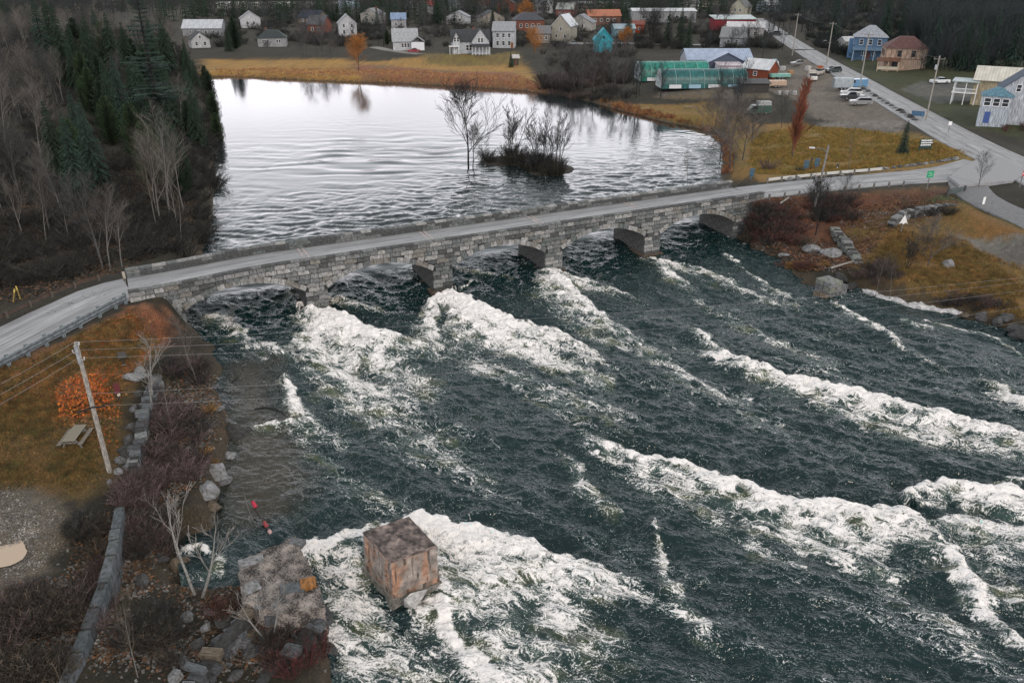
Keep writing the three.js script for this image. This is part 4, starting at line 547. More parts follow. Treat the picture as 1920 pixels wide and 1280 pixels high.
function guardrail(pts, label, o = {}) { // pts: [x, y, z] along the foot
  const [cx, cy, cz] = pts[0]; const g = thing('guardrail', label, 'guardrail', cx, cy, cz); const { rail = steel, post = woodPost, h = 0.72, size = 0.17, cable = false } = o;
  const L = pts.map(p => [p[0] - cx, p[1] - cy, p[2] - cz]);
  for (let k = 0; k < L.length; k++) { const b = new GB(); b.box(-size / 2, size / 2, -0.4, h + 0.05, -size / 2, size / 2); const m = part('post', b.build(), post, g); m.position.set(...L[k]); const q = L[Math.min(L.length - 1, k + 1)], e = L[Math.max(0, k - 1)]; m.rotation.y = -Math.atan2(q[2] - e[2], q[0] - e[0]); }
  for (let k = 0; k + 1 < L.length; k++) { const A = L[k], B = L[k + 1], b = new GB(), dx = B[0] - A[0], dz = B[2] - A[2], l = Math.hypot(dx, dz), nx = -dz / l, nz = dx / l, off = (o.side || 1) * (size / 2 + 0.02);
    const prof = cable ? [[0, .66, .02], [0, .5, .02]] : [[0.0, 0.72], [0.07, 0.66], [0.07, 0.58], [0.0, 0.53], [0.0, 0.5], [0.07, 0.45], [0.07, 0.37], [0.0, 0.31]];
    if (cable) for (const [, y, rr] of prof) b.tube([[A[0], A[1] + y, A[2]], [B[0], B[1] + y, B[2]]], [rr, rr], 5);
    else { const P = (E, [d, y]) => [E[0] + nx * (o.side || 1) * (off * (o.side || 1) + d), E[1] + y * h / 0.72 - 0.01, E[2] + nz * (o.side || 1) * (off * (o.side || 1) + d)]; for (let i = 0; i + 1 < prof.length; i++) { b.quad(P(A, prof[i]), P(B, prof[i]), P(B, prof[i + 1]), P(A, prof[i + 1])); } for (let i = 0; i + 1 < prof.length; i++) { const s = -0.012, Q = (E, q) => P(E, [q[0] + s, q[1]]); b.quad(Q(A, prof[i + 1]), Q(B, prof[i + 1]), Q(B, prof[i]), Q(A, prof[i])); } }
    part('rail', b.build(), rail, g); }
  return g; }
function along(line, off, from, to, gap) { const o = []; let acc = gap, prev = null, s = 0; for (const [x, y, z, tx, tz, w] of line) { const l = Math.hypot(tx, tz), d = typeof off === 'function' ? off(w) : off, q = [x - tz / l * d, 0, z + tx / l * d]; if (prev) { const e = Math.hypot(q[0] - prev[0], q[2] - prev[2]); acc += e; s += e; } prev = q; if (s >= from && s <= to && acc >= gap) { q[1] = Math.max(H(q[0], q[2]), y - 0.35); o.push(q); acc = 0; } } return o; }
const L_leftF = smoothLine(R_left, 0.5), L_rightF = smoothLine(R_right, 0.5), L_mainF = smoothLine(R_main, 0.7);
guardrail(along(L_leftF, w => -w - 0.5, 0.5, 60, 1.9), 'grey steel guardrail along the road above the left lawn', { side: -1, h: 1.1, size: 0.24, post: M(0.2, 0.24, 0.25, S_wood) });
guardrail(along(L_leftF, w => w + 1.3, 1, 17, 2.2), 'low rusty guardrail on the wood side of the left road', { rail: rusty, side: 1, h: 0.6 });
for (const [u, v, l, tilt] of [[24, 566, 'yellow marker post nearest the left edge beside the road', -0.35], [38, 562, 'yellow marker post standing upright beside its leaning twin', 0.05]]) { const g = G(u, v), m = thing('marker_post', l, 'post', ...g); const b = new GB(); b.box(-0.06, 0.06, -0.3, 1.5, -0.03, 0.03); part('stake', b.build(), M(0.36, 0.27, 0.07, S_grain), m); const c = new GB(); c.box(-0.07, 0.07, 1.1, 1.5, 0.03, 0.045); part('reflector', c.build(), M(0.5, 0.38, 0.09), m); m.rotation.z = tilt; }
{ // stop line strip and orange post at the bridge end
  const g = G(236, 534), m = thing('marker_post', 'pale striped hazard marker at the left end of the bridge parapet', 'post', ...g); const b = new GB(); b.box(-0.04, 0.04, -0.2, 1.1, -0.04, 0.04); part('stake', b.build(), woodGrey, m); const c = new GB(); c.box(-0.15, 0.15, 0.7, 1.5, 0.045, 0.06); part('sign_plate', c.build(), M(0.5, 0.44, 0.36, S_grain), m);
}
// utility pole with its wires over the river
function pole(u, v, h, label, o = {}) {
  const g = Array.isArray(u) ? u : G(u, v), t = thing('utility_pole', label, 'utility pole', ...g, o.turn || 0); const b = new GB(); b.tube([[0, -0.5, 0], [0, h * 0.5, 0], [0, h, 0]], [0.17, 0.145, 0.12].map(x => x * (o.fat || 1)), 9); part('shaft', b.build(), o.mat || M(0.42, 0.385, 0.34, S_wood), t);
  for (const [y, w, tilt] of o.arms || []) { const c = new GB(); c.bar([-w, y - tilt * w, 0.18], [w, y + tilt * w, 0.18], 0.1, 0.12); const a = part('crossarm', c.build(), woodGrey, t); for (const x of [-0.9, 0, 0.9]) { const d = new GB(); d.tube([[x * w, y + tilt * x * w + 0.06, 0.18], [x * w, y + tilt * x * w + 0.26, 0.18]], [0.05, 0.035], 6); part('insulator', d.build(), M(0.4, 0.4, 0.4), a); } }
  for (const [y, x] of o.boxes || []) { const d = new GB(); d.tube([[x, y - 0.45, 0.1], [x, y + 0.45, 0.1]], [0.19, 0.19], 10); part('transformer', d.build(), M(0.36, 0.38, 0.4), t); }
  if (o.lamp) { const d = new GB(); d.tube([[0, h - 1, 0], [o.lamp * 0.6, h - 0.5, 0], [o.lamp * 1.6, h - 0.45, 0]], [0.04, 0.04, 0.04], 6); const a = part('lamp_arm', d.build(), steel, t); const e = new GB(); e.box(Math.min(o.lamp * 1.5, o.lamp * 2.1), Math.max(o.lamp * 1.5, o.lamp * 2.1), h - 0.55, h - 0.38, -0.14, 0.14); part('lamp_head', e.build(), M(0.5, 0.5, 0.5), a); }
  return g; }
const POLE1 = pole(205, 885, 10.2, 'tall wooden utility pole standing on the left lawn beside the picnic table', { fat: 1.05 });
{ // fittings of that pole
  const t = scene.children.find(o => o.name === 'utility_pole'); for (const [y, x, z] of [[10.0, 0.16, 0.1], [9.4, -0.2, 0.05], [8.9, 0.2, 0.06]]) { const b = new GB(); b.tube([[0, y, 0], [x * 1.6, y + 0.05, z], [x * 1.6, y + 0.25, z]], [0.03, 0.03, 0.05], 6); part('insulator', b.build(), M(0.45, 0.46, 0.47), t); }
  const b = new GB(); b.box(-0.09, 0.09, 8.7, 10.05, 0.13, 0.2); part('conduit', b.build(), M(0.42, 0.44, 0.46, S_grain), t, 'pale metal bracket near the pole top'); const c = new GB(); c.bar([-1.1, 4.9, 0.1], [0.1, 5.4, 0.1], 0.09, 0.1); c.bar([0, 5.35, 0.12], [0.95, 5.45, 0.12], 0.08, 0.09); part('bracket', c.build(), barkDark, t, 'dark bracket arms halfway up the pole');
}
function wire(A, B, sag, label, rad = 0.016, mat = M(0.16, 0.16, 0.165)) { const b = new GB(), p = []; for (let k = 0; k <= 40; k++) { const f = k / 40; p.push([mix(A[0], B[0], f), mix(A[1], B[1], f) - sag * 4 * f * (1 - f), mix(A[2], B[2], f)]); } b.tube(p, p.map(() => rad), 4, false); return single('overhead_wire', b.build(), mat, label, 'wire', 'wires from the pole on the left lawn'); }
{
  const e = at(2350, 470, 10), px = POLE1[0], py = POLE1[1], pz = POLE1[2], pale = M(0.26, 0.26, 0.26);
  const names = ['topmost wire crossing the river from the pole on the left lawn', 'second wire from the top crossing the river from the lawn pole', 'third wire from the top crossing the river from the lawn pole', 'fourth wire down crossing the river from the lawn pole', 'lowest wire crossing the river from the lawn pole'];
  [[10.25, 0, 0.1, 1.2], [9.65, -0.3, 0, 1.5], [9.1, 0.3, -0.5, 1.9], [6.4, 0, -1.5, 2.2], [5.5, 0.9, -3, 2.4]].forEach(([y, dx, ey, sag], k) => wire([px + dx, py + y, pz + 0.1], [e[0], 10 + ey, e[1]], sag, names[k], 0.008, pale));
  const l = at(-420, 930, 12); [[10.25, 0.4, 'upper wire running from the lawn pole to the left edge'], [9.65, -0.2, 'middle wire running from the lawn pole to the left edge'], [9.1, -0.8, 'lower wire running from the lawn pole to the left edge']].forEach(([y, ey, n]) => wire([px, py + y, pz], [l[0], 12 + ey, l[1]], 0.4, n, 0.01, pale));
}
{ // picnic table
  const g = G(143, 828), A = G(125, 842), B = G(152, 802), turn = -Math.atan2(B[2] - A[2], B[0] - A[0]); const t = thing('picnic_table', 'weathered wooden picnic table on the left lawn', 'picnic table', g[0], g[1], g[2], turn);
  for (let k = 0; k < 5; k++) { const b = ringBox(2.3, 0.05, 0.165, 0.008); part('top_plank', b.build(), M(0.33, 0.29, 0.225, S_wood), t).position.set(0, 0.76, (k - 2) * 0.178); }
  for (const s of [-1, 1]) { for (const o of [0, 0.15]) part('seat_plank', ringBox(2.3, 0.045, 0.14, 0.008).build(), M(0.27, 0.235, 0.185, S_wood), t).position.set(0, 0.45, s * (0.68 + o)); }
  for (const x of [-0.8, 0.8]) { for (const s of [-1, 1]) { const b = new GB(); b.bar([x, -0.05, s * 0.68], [x, 0.73, s * 0.28], 0.05, 0.1); part('leg', b.build(), woodGrey, t); } const b = new GB(); b.bar([x, 0.40, -0.86], [x, 0.40, 0.86], 0.05, 0.1); part('seat_support', b.build(), woodGrey, t); }
}
{ // park signs
  let g = G(232, 684), t = thing('park_sign', 'slanted dark information lectern on the left bank lawn', 'sign', ...g, 0.5); let b = new GB(); b.box(-0.07, 0.07, -0.2, 0.85, -0.07, 0.07); part('post', b.build(), M(0.03, 0.028, 0.026), t); b = new GB(); b.hexa([[-.35, .78, .3], [.35, .78, .3], [.35, 1.1, -.3], [-.35, 1.1, -.3], [-.35, .84, .3], [.35, .84, .3], [.35, 1.16, -.3], [-.35, 1.16, -.3]]); part('panel', b.build(), M(0.05, 0.045, 0.04), t); b = new GB(); b.box(-.16, .16, -0.05, 0.06, -.16, .16); part('foot', b.build(), M(0.4, 0.38, 0.35, S_grain), t);
  g = G(223, 752); t = thing('park_sign', 'tall narrow dark red sign board at the lawn edge', 'sign', ...g, 0.9); b = new GB(); b.box(-0.06, 0.06, -0.2, 1.7, -0.06, 0.06); part('post', b.build(), M(0.05, 0.035, 0.03), t); b = new GB(); b.box(-0.24, 0.24, 0.75, 1.65, 0.06, 0.1); part('panel', b.build(), M(0.12, 0.025, 0.03), t); b = new GB(); b.box(-0.08, 0.16, 0.5, 0.72, 0.06, 0.1); part('plate', b.build(), M(0.5, 0.45, 0.35), t);
}
function blockWall(name, label, pts, thick, mats, rowH = 0.45, lenR = [0.6, 1.3], rough = 0.1) { // pts: [x, z, top y, bottom y]; dressed blocks facing both ways on a core
  const [ox, oz] = pts[0], t = thing(name, label, 'wall', ox, 0, oz); const core = new GB(); let count = 0; const rest = [];
  for (let k = 0; k + 1 < pts.length; k++) { const A = pts[k], B = pts[k + 1], dx = B[0] - A[0], dz = B[1] - A[1], l = Math.hypot(dx, dz), nx = -dz / l, nz = dx / l, w = thick / 2 - 0.12; const c = (E, s, y) => [E[0] - ox + nx * s, y, E[1] - oz + nz * s]; core.hexa([c(A, w, A[3] - 0.5), c(B, w, B[3] - 0.5), c(B, -w, B[3] - 0.5), c(A, -w, A[3] - 0.5), c(A, w, A[2] - 0.06), c(B, w, B[2] - 0.06), c(B, -w, B[2] - 0.06), c(A, -w, A[2] - 0.06)]);
    for (let s = 0; s < l - 0.05;) { const L = Math.min(lenR[0] + r3() * (lenR[1] - lenR[0]), l - s), f = (s + L / 2) / l, top = mix(A[2], B[2], f), bot = mix(A[3], B[3], f); const n = Math.max(1, Math.round((top - bot) / rowH));
      for (let q = 0; q < n; q++) { if (count > 280) break; const y = top - (q + 0.5) * (top - bot) / n, hh = (top - bot) / n; const m = part('block', unitStones[Math.floor(r3() * 6)], mats[Math.floor(r3() * mats.length)], t); m.scale.set(L * (0.9 + 0.08 * r3()), hh - 0.03, thick * (1 + (r3() - 0.5) * rough)); m.position.set(mix(A[0], B[0], f) - ox + nx * (r3() - 0.5) * rough, y + (q ? 0 : (r3() - 0.5) * rough), mix(A[1], B[1], f) - oz + nz * (r3() - 0.5) * rough); m.rotation.y = -Math.atan2(dz, dx) + (r3() - 0.5) * rough * 0.8; m.rotation.z = (r3() - 0.5) * rough * 0.4; count++; } s += L; } }
  part('core', core.build(), M(0.05, 0.05, 0.05, S_stone), t); return t; }
const slate = [M(0.13, 0.145, 0.16, S_stone), M(0.19, 0.205, 0.22, S_stone), M(0.085, 0.09, 0.10, S_stone), M(0.24, 0.25, 0.26, S_stone)];
const wpt = (u, v, top, bot) => [...at(u, v, top), top, bot];
blockWall('retaining_wall', 'grey block retaining wall between the lawn and the brush below the bridge', [wpt(292, 700, 2.9, 0.4), wpt(276, 745, 2.8, 0.2), wpt(262, 800, 2.6, 0), wpt(248, 872, 2.5, 0)], 0.85, slate, 0.45, [0.45, 1.0], 0.4);
blockWall('retaining_wall', 'long pale topped wall running down the bottom left bank', [wpt(222, 948, 2.5, -0.4), wpt(212, 1010, 2.4, -0.6), wpt(192, 1090, 2.3, -0.8), wpt(160, 1180, 2.1, -0.8), wpt(110, 1300, 2.0, -0.8)], 0.6, [slate[0], slate[2], M(0.10, 0.12, 0.135, S_stone)], 0.9, [1.4, 2.6], 0.06);
// boulders between lawn and wall
for (const [u, v, s, m] of [[262, 696, .55, 1], [256, 712, .5, 0], [258, 740, .45, 2], [250, 770, .5, 0], [246, 800, .55, 2], [240, 826, .6, 2], [234, 846, .65, 4], [244, 858, .7, 4], [228, 866, .5, 0], [252, 842, .5, 2], [222, 886, .4, 1], [252, 886, .55, 4], [238, 878, .5, 2]]) rock(u, v, s, m, 'angular boulder in the rough edging between left lawn and retaining wall', 'edging boulders of the left lawn');
{ const m = rock(258, 708, 1.1, 1, 'broad flat blue grey slab at the lawn edge by the red sign board', null, 'rock_slab'); m.scale.set(1.5, 0.45, 1.0); }
for (const [u, v, s, m, l] of [[448, 822, 1.5, 4, 'dark rounded rock at the ledge beside the white water'], [436, 798, .5, 1, 'pale block lying on the dark ledge rock'], [430, 858, .75, 1, 'pale rock by the brush above the shallow water'], [404, 888, 1.0, 1, 'large pale cracked rock beside the brush'], [388, 922, 1.1, 1, 'wide pale rock slab above the wooden debris'], [420, 905, .8, 0, 'grey rock behind the wide pale slab'], [398, 952, .7, 3, 'brown rock at the shallow water edge'], [410, 768, .6, 0, 'small grey rock in the brush above the ledge'], [268, 1092, .5, 2, 'bluish rock beside the long wall'], [352, 1158, .5, 0, 'grey pointed rock in the gully below the inlet'], [205, 905, .28, 1, 'small white stone at the foot of the utility pole'], [402, 726, .5, 0, 'grey stone under the small trees by the bridge'], [425, 790, .4, 0, 'grey stone next to the pale block'], [338, 1060, .9, 3, 'brown boulder at the inlet'], [300, 1050, .6, 4, 'dark boulder left of the inlet']]) rock(u, v, s, m, l);
// old concrete pier standing in the rapids
function taper(pb, yb, pt_, yt, o) { const g = new GB(); const c = pb.map((p, k) => [p[0] - o[0], yb, p[1] - o[1]]), d = pt_.map(p => [p[0] - o[0], yt, p[1] - o[1]]); return g.hexa([...c, ...d]); }
function roughen(geo, amp, freq, seg = 3) { // subdivide and displace so that edges are worn
  let g = geo.index ? geo.toNonIndexed() : geo; for (let q = 0; q < seg; q++) { const p = g.attributes.position.array, o = []; for (let k = 0; k < p.length; k += 9) { const A = [p[k], p[k + 1], p[k + 2]], B = [p[k + 3], p[k + 4], p[k + 5]], C = [p[k + 6], p[k + 7], p[k + 8]], m = (a, b) => a.map((e, i) => (e + b[i]) / 2), ab = m(A, B), bc = m(B, C), ca = m(C, A); o.push(...A, ...ab, ...ca, ...ab, ...B, ...bc, ...ca, ...bc, ...C, ...ab, ...bc, ...ca); } g = new THREE.BufferGeometry(); g.setAttribute('position', new THREE.Float32BufferAttribute(o, 3)); }
  const p = g.attributes.position; for (let k = 0; k < p.count; k++) { const x = p.getX(k), y = p.getY(k), z = p.getZ(k); p.setXYZ(k, x + amp * fbm(y * freq + z * freq + 3, x * freq + 1, 3), y + amp * fbm(x * freq + 9, z * freq + y * 0.3, 3), z + amp * fbm(x * freq + y * freq, z * freq + 5, 3)); }
  g.computeVertexNormals(); const n = g.attributes.normal, uv = new Float32Array(p.count * 2); for (let k = 0; k < p.count; k++) { const ax = Math.abs(n.getX(k)), ay = Math.abs(n.getY(k)), az = Math.abs(n.getZ(k)); uv.set(ay > ax && ay > az ? [p.getX(k), p.getZ(k)] : ax > az ? [p.getZ(k), p.getY(k)] : [p.getX(k), p.getY(k)], k * 2); } g.setAttribute('uv', new THREE.BufferAttribute(uv, 2)); return g; }
{
  const yb = -1.3, front = at(744, 1132, yb); let lo = -1, hi = 6; for (let k = 0; k < 30; k++) { const y = (lo + hi) / 2, q = at(733, 1052, y); q[1] > front[1] ? (hi = y, 0) : 0; if (q[1] < front[1]) hi = y; else lo = y; } const yt = Math.min(3.6, Math.max(1.8, lo)); console.log('pier top', yt.toFixed(2));
  const top = [[680, 997], [733, 1052], [818, 1023], [767, 968]].map(p => at(...p, yt)), ctr = [0, 1].map(i => top.reduce((s, p) => s + p[i], 0) / 4), grow = (s) => top.map(p => [ctr[0] + (p[0] - ctr[0]) * s, ctr[1] + (p[1] - ctr[1]) * s]);
  const t = thing('concrete_pier', 'brown stained concrete block standing alone in the foaming rapids', 'pier', ctr[0], 0, ctr[1]);
  const stain = tex(512, (x, y) => { const a = tfbm(x * 5, y * 2, 5, 5), b = tfbm(x * 14 + 2, y * 1.5, 14, 3), c = tfbm(x * 8, y * 8 + 4, 8, 5); const dk = sm(0.06, 0.34, b + 0.5 * c - 0.04), l = 0.84 + 0.4 * c + 0.1 * (speck(x, y) - 0.5); const o = sm(-0.15, 0.25, a); return [mix(l * mix(0.86, 0.96, o), 0.34, dk * 0.8), mix(l * mix(0.80, 0.74, o), 0.30, dk * 0.8), mix(l * mix(0.74, 0.60, o), 0.27, dk * 0.8)]; });
  const topT = tex(512, (x, y) => { const a = tfbm(x * 4, y * 4, 4, 6), b = tfbm(x * 11, y * 11, 11, 4); const l = 0.55 + 0.55 * a + 0.35 * b + 0.2 * (speck(x, y) - 0.5); return [l, l * 0.93, l * 0.9]; });
  const body = taper(grow(1.05), yb + 0.9, top, yt - 0.12, ctr); part('shaft', roughen(body.build(), 0.1, 1.6, 4), M(0.5, 0.5, 0.52, { map: rep(stain, 0.22), bumpMap: rep(T_stoneB, 0.5), bumpScale: 0.06 }), t, 'orange brown concrete faces with dark streaks');
  part('cap', roughen(taper(grow(1.02), yt - 0.12, grow(0.985), yt + 0.02, ctr).build(), 0.06, 2, 4), M(0.4, 0.36, 0.345, { map: rep(topT, 0.3), bumpMap: rep(T_stoneB, 0.6), bumpScale: 0.06 }), t, 'weathered grey top');
  part('footing', roughen(taper(grow(1.2), yb - 1.2, grow(1.12), yb + 0.95, ctr).build(), 0.14, 1.2, 4), M(0.26, 0.25, 0.225, S_stone), t, 'broken grey concrete skirt at the waterline');
  const s = new GB(); const P = (u, v, y) => { const q = at(u, v, y); return [q[0] - ctr[0], y, q[1] - ctr[1]]; }; s.hexa([P(758, 1138, -0.6), P(778, 1142, -0.6), P(792, 1122, -0.6), P(762, 1124, -0.6), P(757, 1124, 0.0), P(768, 1136, 0.0), P(802, 1104, 0.2), P(770, 1112, 0.2)]); part('broken_slab', s.build(), M(0.62, 0.6, 0.57, S_grain), t, 'white broken slab at the foot');
}
// ruined abutment and wall at the bottom
{
  const yt = 1.5, yb = -1.6; const out = [[447, 1068], [463, 1046], [552, 1006], [572, 1046], [598, 1104], [607, 1140], [520, 1150], [455, 1135]].map(p => at(...p, yt)); const ctr = [0, 1].map(i => out.reduce((s, p) => s + p[i], 0) / out.length);
  const t = thing('ruined_abutment', 'ruined pale topped stone abutment at the bottom beside the white ledge', 'ruin', ctr[0], 0, ctr[1]); const g = new GB(), n = out.length, L = (k, s, y) => { const p = out[(k + n) % n]; return [(p[0] - ctr[0]) * s, y, (p[1] - ctr[1]) * s]; };
  for (let k = 0; k < n; k++) { g.quad(L(k, 1.04, yb), L(k + 1, 1.04, yb), L(k + 1, 1, yt), L(k, 1, yt)); g.tri(L(k, 1, yt), L(k + 1, 1, yt), [0, yt + 0.05, 0]); }
  const lich = tex(512, (x, y) => { const a = tfbm(x * 4, y * 4, 4, 6), b = tfbm(x * 30, y * 30 + 5, 30, 3), l = 0.62 + 0.5 * a + 0.3 * b + 0.3 * (speck(x, y) - 0.5), d = 0.6 * sm(0.05, 0.35, -b - 0.8 * a); return [mix(l, 0.2, d), mix(l * 0.96, 0.18, d), mix(l * 0.93, 0.17, d)]; });
  part('mass', roughen(g.build(), 0.3, 1.1, 4), M(0.40, 0.375, 0.36, { map: rep(lich, 0.3), bumpMap: rep(T_stoneB, 0.4), bumpScale: 0.12 }), t);
  const put = (u, v, y, sx, sy, sz, mat, ry, label) => { const q = at(u, v, y); const m = part('block', unitStones[Math.floor(r3() * 6)], mat, t, label); m.position.set(q[0] - ctr[0], y - sy / 2, q[1] - ctr[1]); m.scale.set(sx, sy, sz); m.rotation.y = ry; m.rotation.z = (r3() - 0.5) * 0.15; };
  put(577, 1090, 1.75, .9, .6, .8, M(0.38, 0.17, 0.05, S_stone), 0.3, 'orange lichen covered block'); put(548, 1100, 1.65, 1.4, .5, .8, slate[0], 0.2); put(545, 1120, 1.45, 1.2, .5, .9, slate[2], 0.5); put(588, 1126, 1.4, 1.1, .5, .9, slate[0], 0.4); put(500, 1128, 1.5, 1.3, .5, 1, rockMats[0], 0.1); put(470, 1100, 1.6, 1.0, .4, .9, rockMats[1], 0.7); put(556, 1014, 1.62, 1.0, .35, .6, rockMats[0], -0.3); put(470, 1050, 1.66, 1.5, .35, .7, rockMats[1], 0.45); put(520, 1142, 1.2, 1.5, .6, 1.1, slate[2], 0.3); put(600, 1150, 0.8, 1.2, .7, 1.0, slate[2], 0.6);
}
blockWall('ruined_wall', 'broken sloping stone wall running down to the bottom edge', [wpt(462, 1150, 1.3, -1.4), wpt(430, 1185, 1.0, -1.2), wpt(392, 1235, 0.8, -1), wpt(340, 1310, 0.7, -1)], 0.95, [slate[1], rockMats[0], slate[0], rockMats[3], slate[2]], 0.42, [0.35, 0.8], 0.75);
blockWall('ruined_wall', 'tumbled dark stones below the ruined abutment', [wpt(590, 1160, 0.5, -1.5), wpt(560, 1200, 0.2, -1.5), wpt(500, 1260, 0.1, -1.5), wpt(470, 1310, 0, -1.5)], 0.9, [slate[2], slate[0], rockMats[4]], 0.45, [0.4, 0.9], 0.8);
for (const [u, v, s, m] of [[395, 1150, .5, 0], [420, 1165, .6, 2], [448, 1178, .45, 3], [372, 1210, .55, 2], [350, 1248, .5, 0], [330, 1270, .6, 1], [410, 1225, .5, 4], [470, 1222, .6, 2], [520, 1236, .5, 4], [300, 1230, .45, 3], [555, 1225, .55, 4], [440, 1270, .5, 2], [385, 1180, .4, 1], [600, 1180, .7, 4], [618, 1220, .6, 2]]) rock(u, v, s, m, 'rubble stone strewn between the ruined walls at the bottom', 'rubble of the ruins');
// debris
{
  let g = at(514, 1012, -0.9), h = at(470, 935, 0.2), b = new GB(); const t = thing('debris_pole', 'striped red and white pole stranded in the shallows above the ruin', 'debris', g[0], -0.9, g[1]); const D = [h[0] - g[0], 1.1, h[1] - g[1]]; b.tube([[0, 0, 0], [D[0] * .5, .5, D[2] * .5], D], [0.09, 0.08, 0.06], 7); part('shaft', b.build(), M(0.09, 0.075, 0.065, S_wood), t); for (const [f0, f1, c] of [[.12, .22, [0.5, 0.3, 0.3]], [.3, .42, [0.28, 0.05, 0.05]], [.78, .92, [0.45, 0.03, 0.06]]]) { const q = new GB(); q.tube([f0, f1].map(f => D.map(e => e * f)), [0.14, 0.13], 8); part('band', q.build(), M(...c), t); }
  g = at(474, 975, -0.6); const s = thing('debris_stake', 'thin upright stick beside the striped debris pole', 'debris', g[0], -0.8, g[1]); b = new GB(); b.tube([[0, 0, 0], [-0.25, 1.2, -0.1], [-0.4, 2.4, -0.2]], [0.05, 0.045, 0.03], 6); part('shaft', b.build(), M(0.2, 0.19, 0.18, S_wood), s);
  g = at(512, 776, -0.2); const w = thing('driftwood', 'dark forked driftwood branch caught on the white ledge', 'driftwood', g[0], 0.05, g[1]); b = new GB(); b.tube([[-1.6, 0.1, -.2], [-.7, .35, 0], [.2, .3, .1], [.9, .2, .5], [1.3, 0, .9]], [.07, .11, .1, .08, .04], 6); part('stem', b.build(), barkDark, w); b = new GB(); b.tube([[.3, .3, .1], [.7, .5, .6], [.5, .2, 1.1]], [.06, .05, .03], 5); part('branch', b.build(), barkDark, w);
}
{ // muddy puddle on the gravel
  const g = G(8, 1042), c = [], r = rng(8); for (let k = 0; k < 26; k++) { const a = k / 26 * 6.283, q = 1 + 0.16 * Math.sin(a * 3 + 1) + 0.08 * r(); c.push([g[0] + Math.cos(a) * 1.15 * q, g[1] + 0.1, g[2] + Math.sin(a) * 1.4 * q]); } const b = new GB(); b.poly(c, true); const m = new THREE.MeshPhysicalMaterial({ roughness: 0.12, ior: 1.33 }); m.color.setRGB(0.42, 0.32, 0.235); structure('puddle', b.build(), m, 'tan muddy puddle on the gravel at the left edge', 'puddle');
}
// brush and small trees of the left bank
for (const [u, v, n, sx, sy, L, s] of [[330, 800, 30, 55, 45, BRUSH, .8], [320, 880, 26, 70, 35, BRUSH, .85], [265, 930, 14, 45, 25, [BRUSH[0], BRUSH[2]], .8], [175, 1120, 18, 40, 70, [BRUSH[1], BRUSH[0], BRUSH[2]], .65], [270, 1010, 24, 60, 50, [BRUSH[1], BRUSH[2]], .8], [160, 1000, 12, 35, 45, [BRUSH[1], BRUSHR[1]], .7], [75, 1160, 34, 80, 60, [BRUSH[1], BRUSHR[1], BRUSH[2]], .85], [60, 1260, 16, 70, 25, [BRUSH[1], BRUSHR[1]], .8], [290, 1200, 22, 70, 60, [BRUSH[1], BRUSHR[1]], .7], [520, 1210, 16, 60, 50, [BRUSH[1], BRUSH[1], BRUSHR[0]], .75], [350, 690, 16, 50, 30, [BRUSH[1], BRUSH[0]], .7], [430, 1150, 8, 60, 20, BRUSHR, .55]])
  for (let k = 0; k < n; k++) plant(L, u + (r3() + r3() - 1) * sx, v + (r3() + r3() - 1) * sy, s * (0.6 + 0.55 * r3()), v < 900 ? 'leafless grey purple brush on the slope below the left lawn' : u < 200 ? 'brown leafless brush at the bottom left corner' : u > 400 ? 'leafless brush on the ruined walls at the bottom' : 'dark leafless brush in the gully left of the ruin', v < 900 ? 'brush below the left lawn' : u < 200 ? 'brush at the bottom left' : u > 400 ? 'brush on the ruins' : 'brush of the gully');
for (const [u, v, s] of [[575, 1245, .9], [604, 1225, .9], [548, 1268, .8]]) plant(OSIER, u, v, s, 'red stemmed shrub on the rubble at the bottom', 'red stemmed shrubs');
for (const [u, v, s] of [[392, 770, .8], [385, 850, .6], [400, 870, .5], [298, 895, .6]]) plant(TUFT, u, v, s, 'tuft of orange dead grass among the brush below the lawn', 'orange grass tufts of the left bank');
for (const [L, u, v, s, l] of [[FORK, 286, 770, .95, 'forked pale leafless tree beside the retaining wall'], [SLIM, 322, 800, .5, 'thin leafless sapling in the purple brush'], [FORK, 372, 1118, 1.05, 'pale spreading leafless tree at the inlet by the ruin'], [FORK, 505, 1200, .7, 'small pale leafless tree growing out of the ruined abutment'], [SLIM, 436, 640, .45, 'thin dark sapling standing in the water below the first arch'], [SLIM, 258, 1270, .55, 'bent pale sapling in the gully at the bottom'], [SLIM, 370, 720, .5, 'thin leafless tree in the brush near the bridge'], [BAREP, 355, 690, .42, 'small grey leafless tree against the left abutment'], [SLIM, 300, 690, .55, 'slender leafless tree between the sign board and the bridge']]) plant(L, u, v, s, l);
{ // small maple that still holds its orange leaves
  const [t, c] = bare(185, { h: 3.6, stems: 3, lean: 0.5, kids: [6, 4, 0, 0], levels: 2, fork: 0.2, spread: 0.8, lenK: 0.5, r0: 0.05 }), r = rng(186), L = new GB(); for (let k = 0; k < 1500; k++) { const a = r() * 6.283, q = Math.sqrt(r()) * 1.9, y = 0.5 + 3.0 * r() * (1 - 0.18 * q), x = Math.cos(a) * q, z = Math.sin(a) * q; if (fbm(x * 1.3 + 7, z * 1.3 + y, 2) < -0.12) continue; const s = 0.1 + 0.08 * r(), tn = 0.5 + r(); L.tint = [tn, tn * (0.7 + 0.6 * r()), tn]; const d = () => (r() - .5) * 2 * s; L.tri([x + d(), y + d(), z + d()], [x + d(), y + d(), z + d()], [x + d(), y + d(), z + d()]); }
  const p = proto('maple_sapling', 'tree', [['trunk', t, barkDark], ['branches', c, twigBrown], ['crown', L.build(), M(0.42, 0.11, 0.02, { roughness: 1 })]]), g = G(165, 772); copy(p, g[0], g[1], g[2], 1, 1, 'small maple with bright orange leaves behind the utility pole on the left lawn');
}
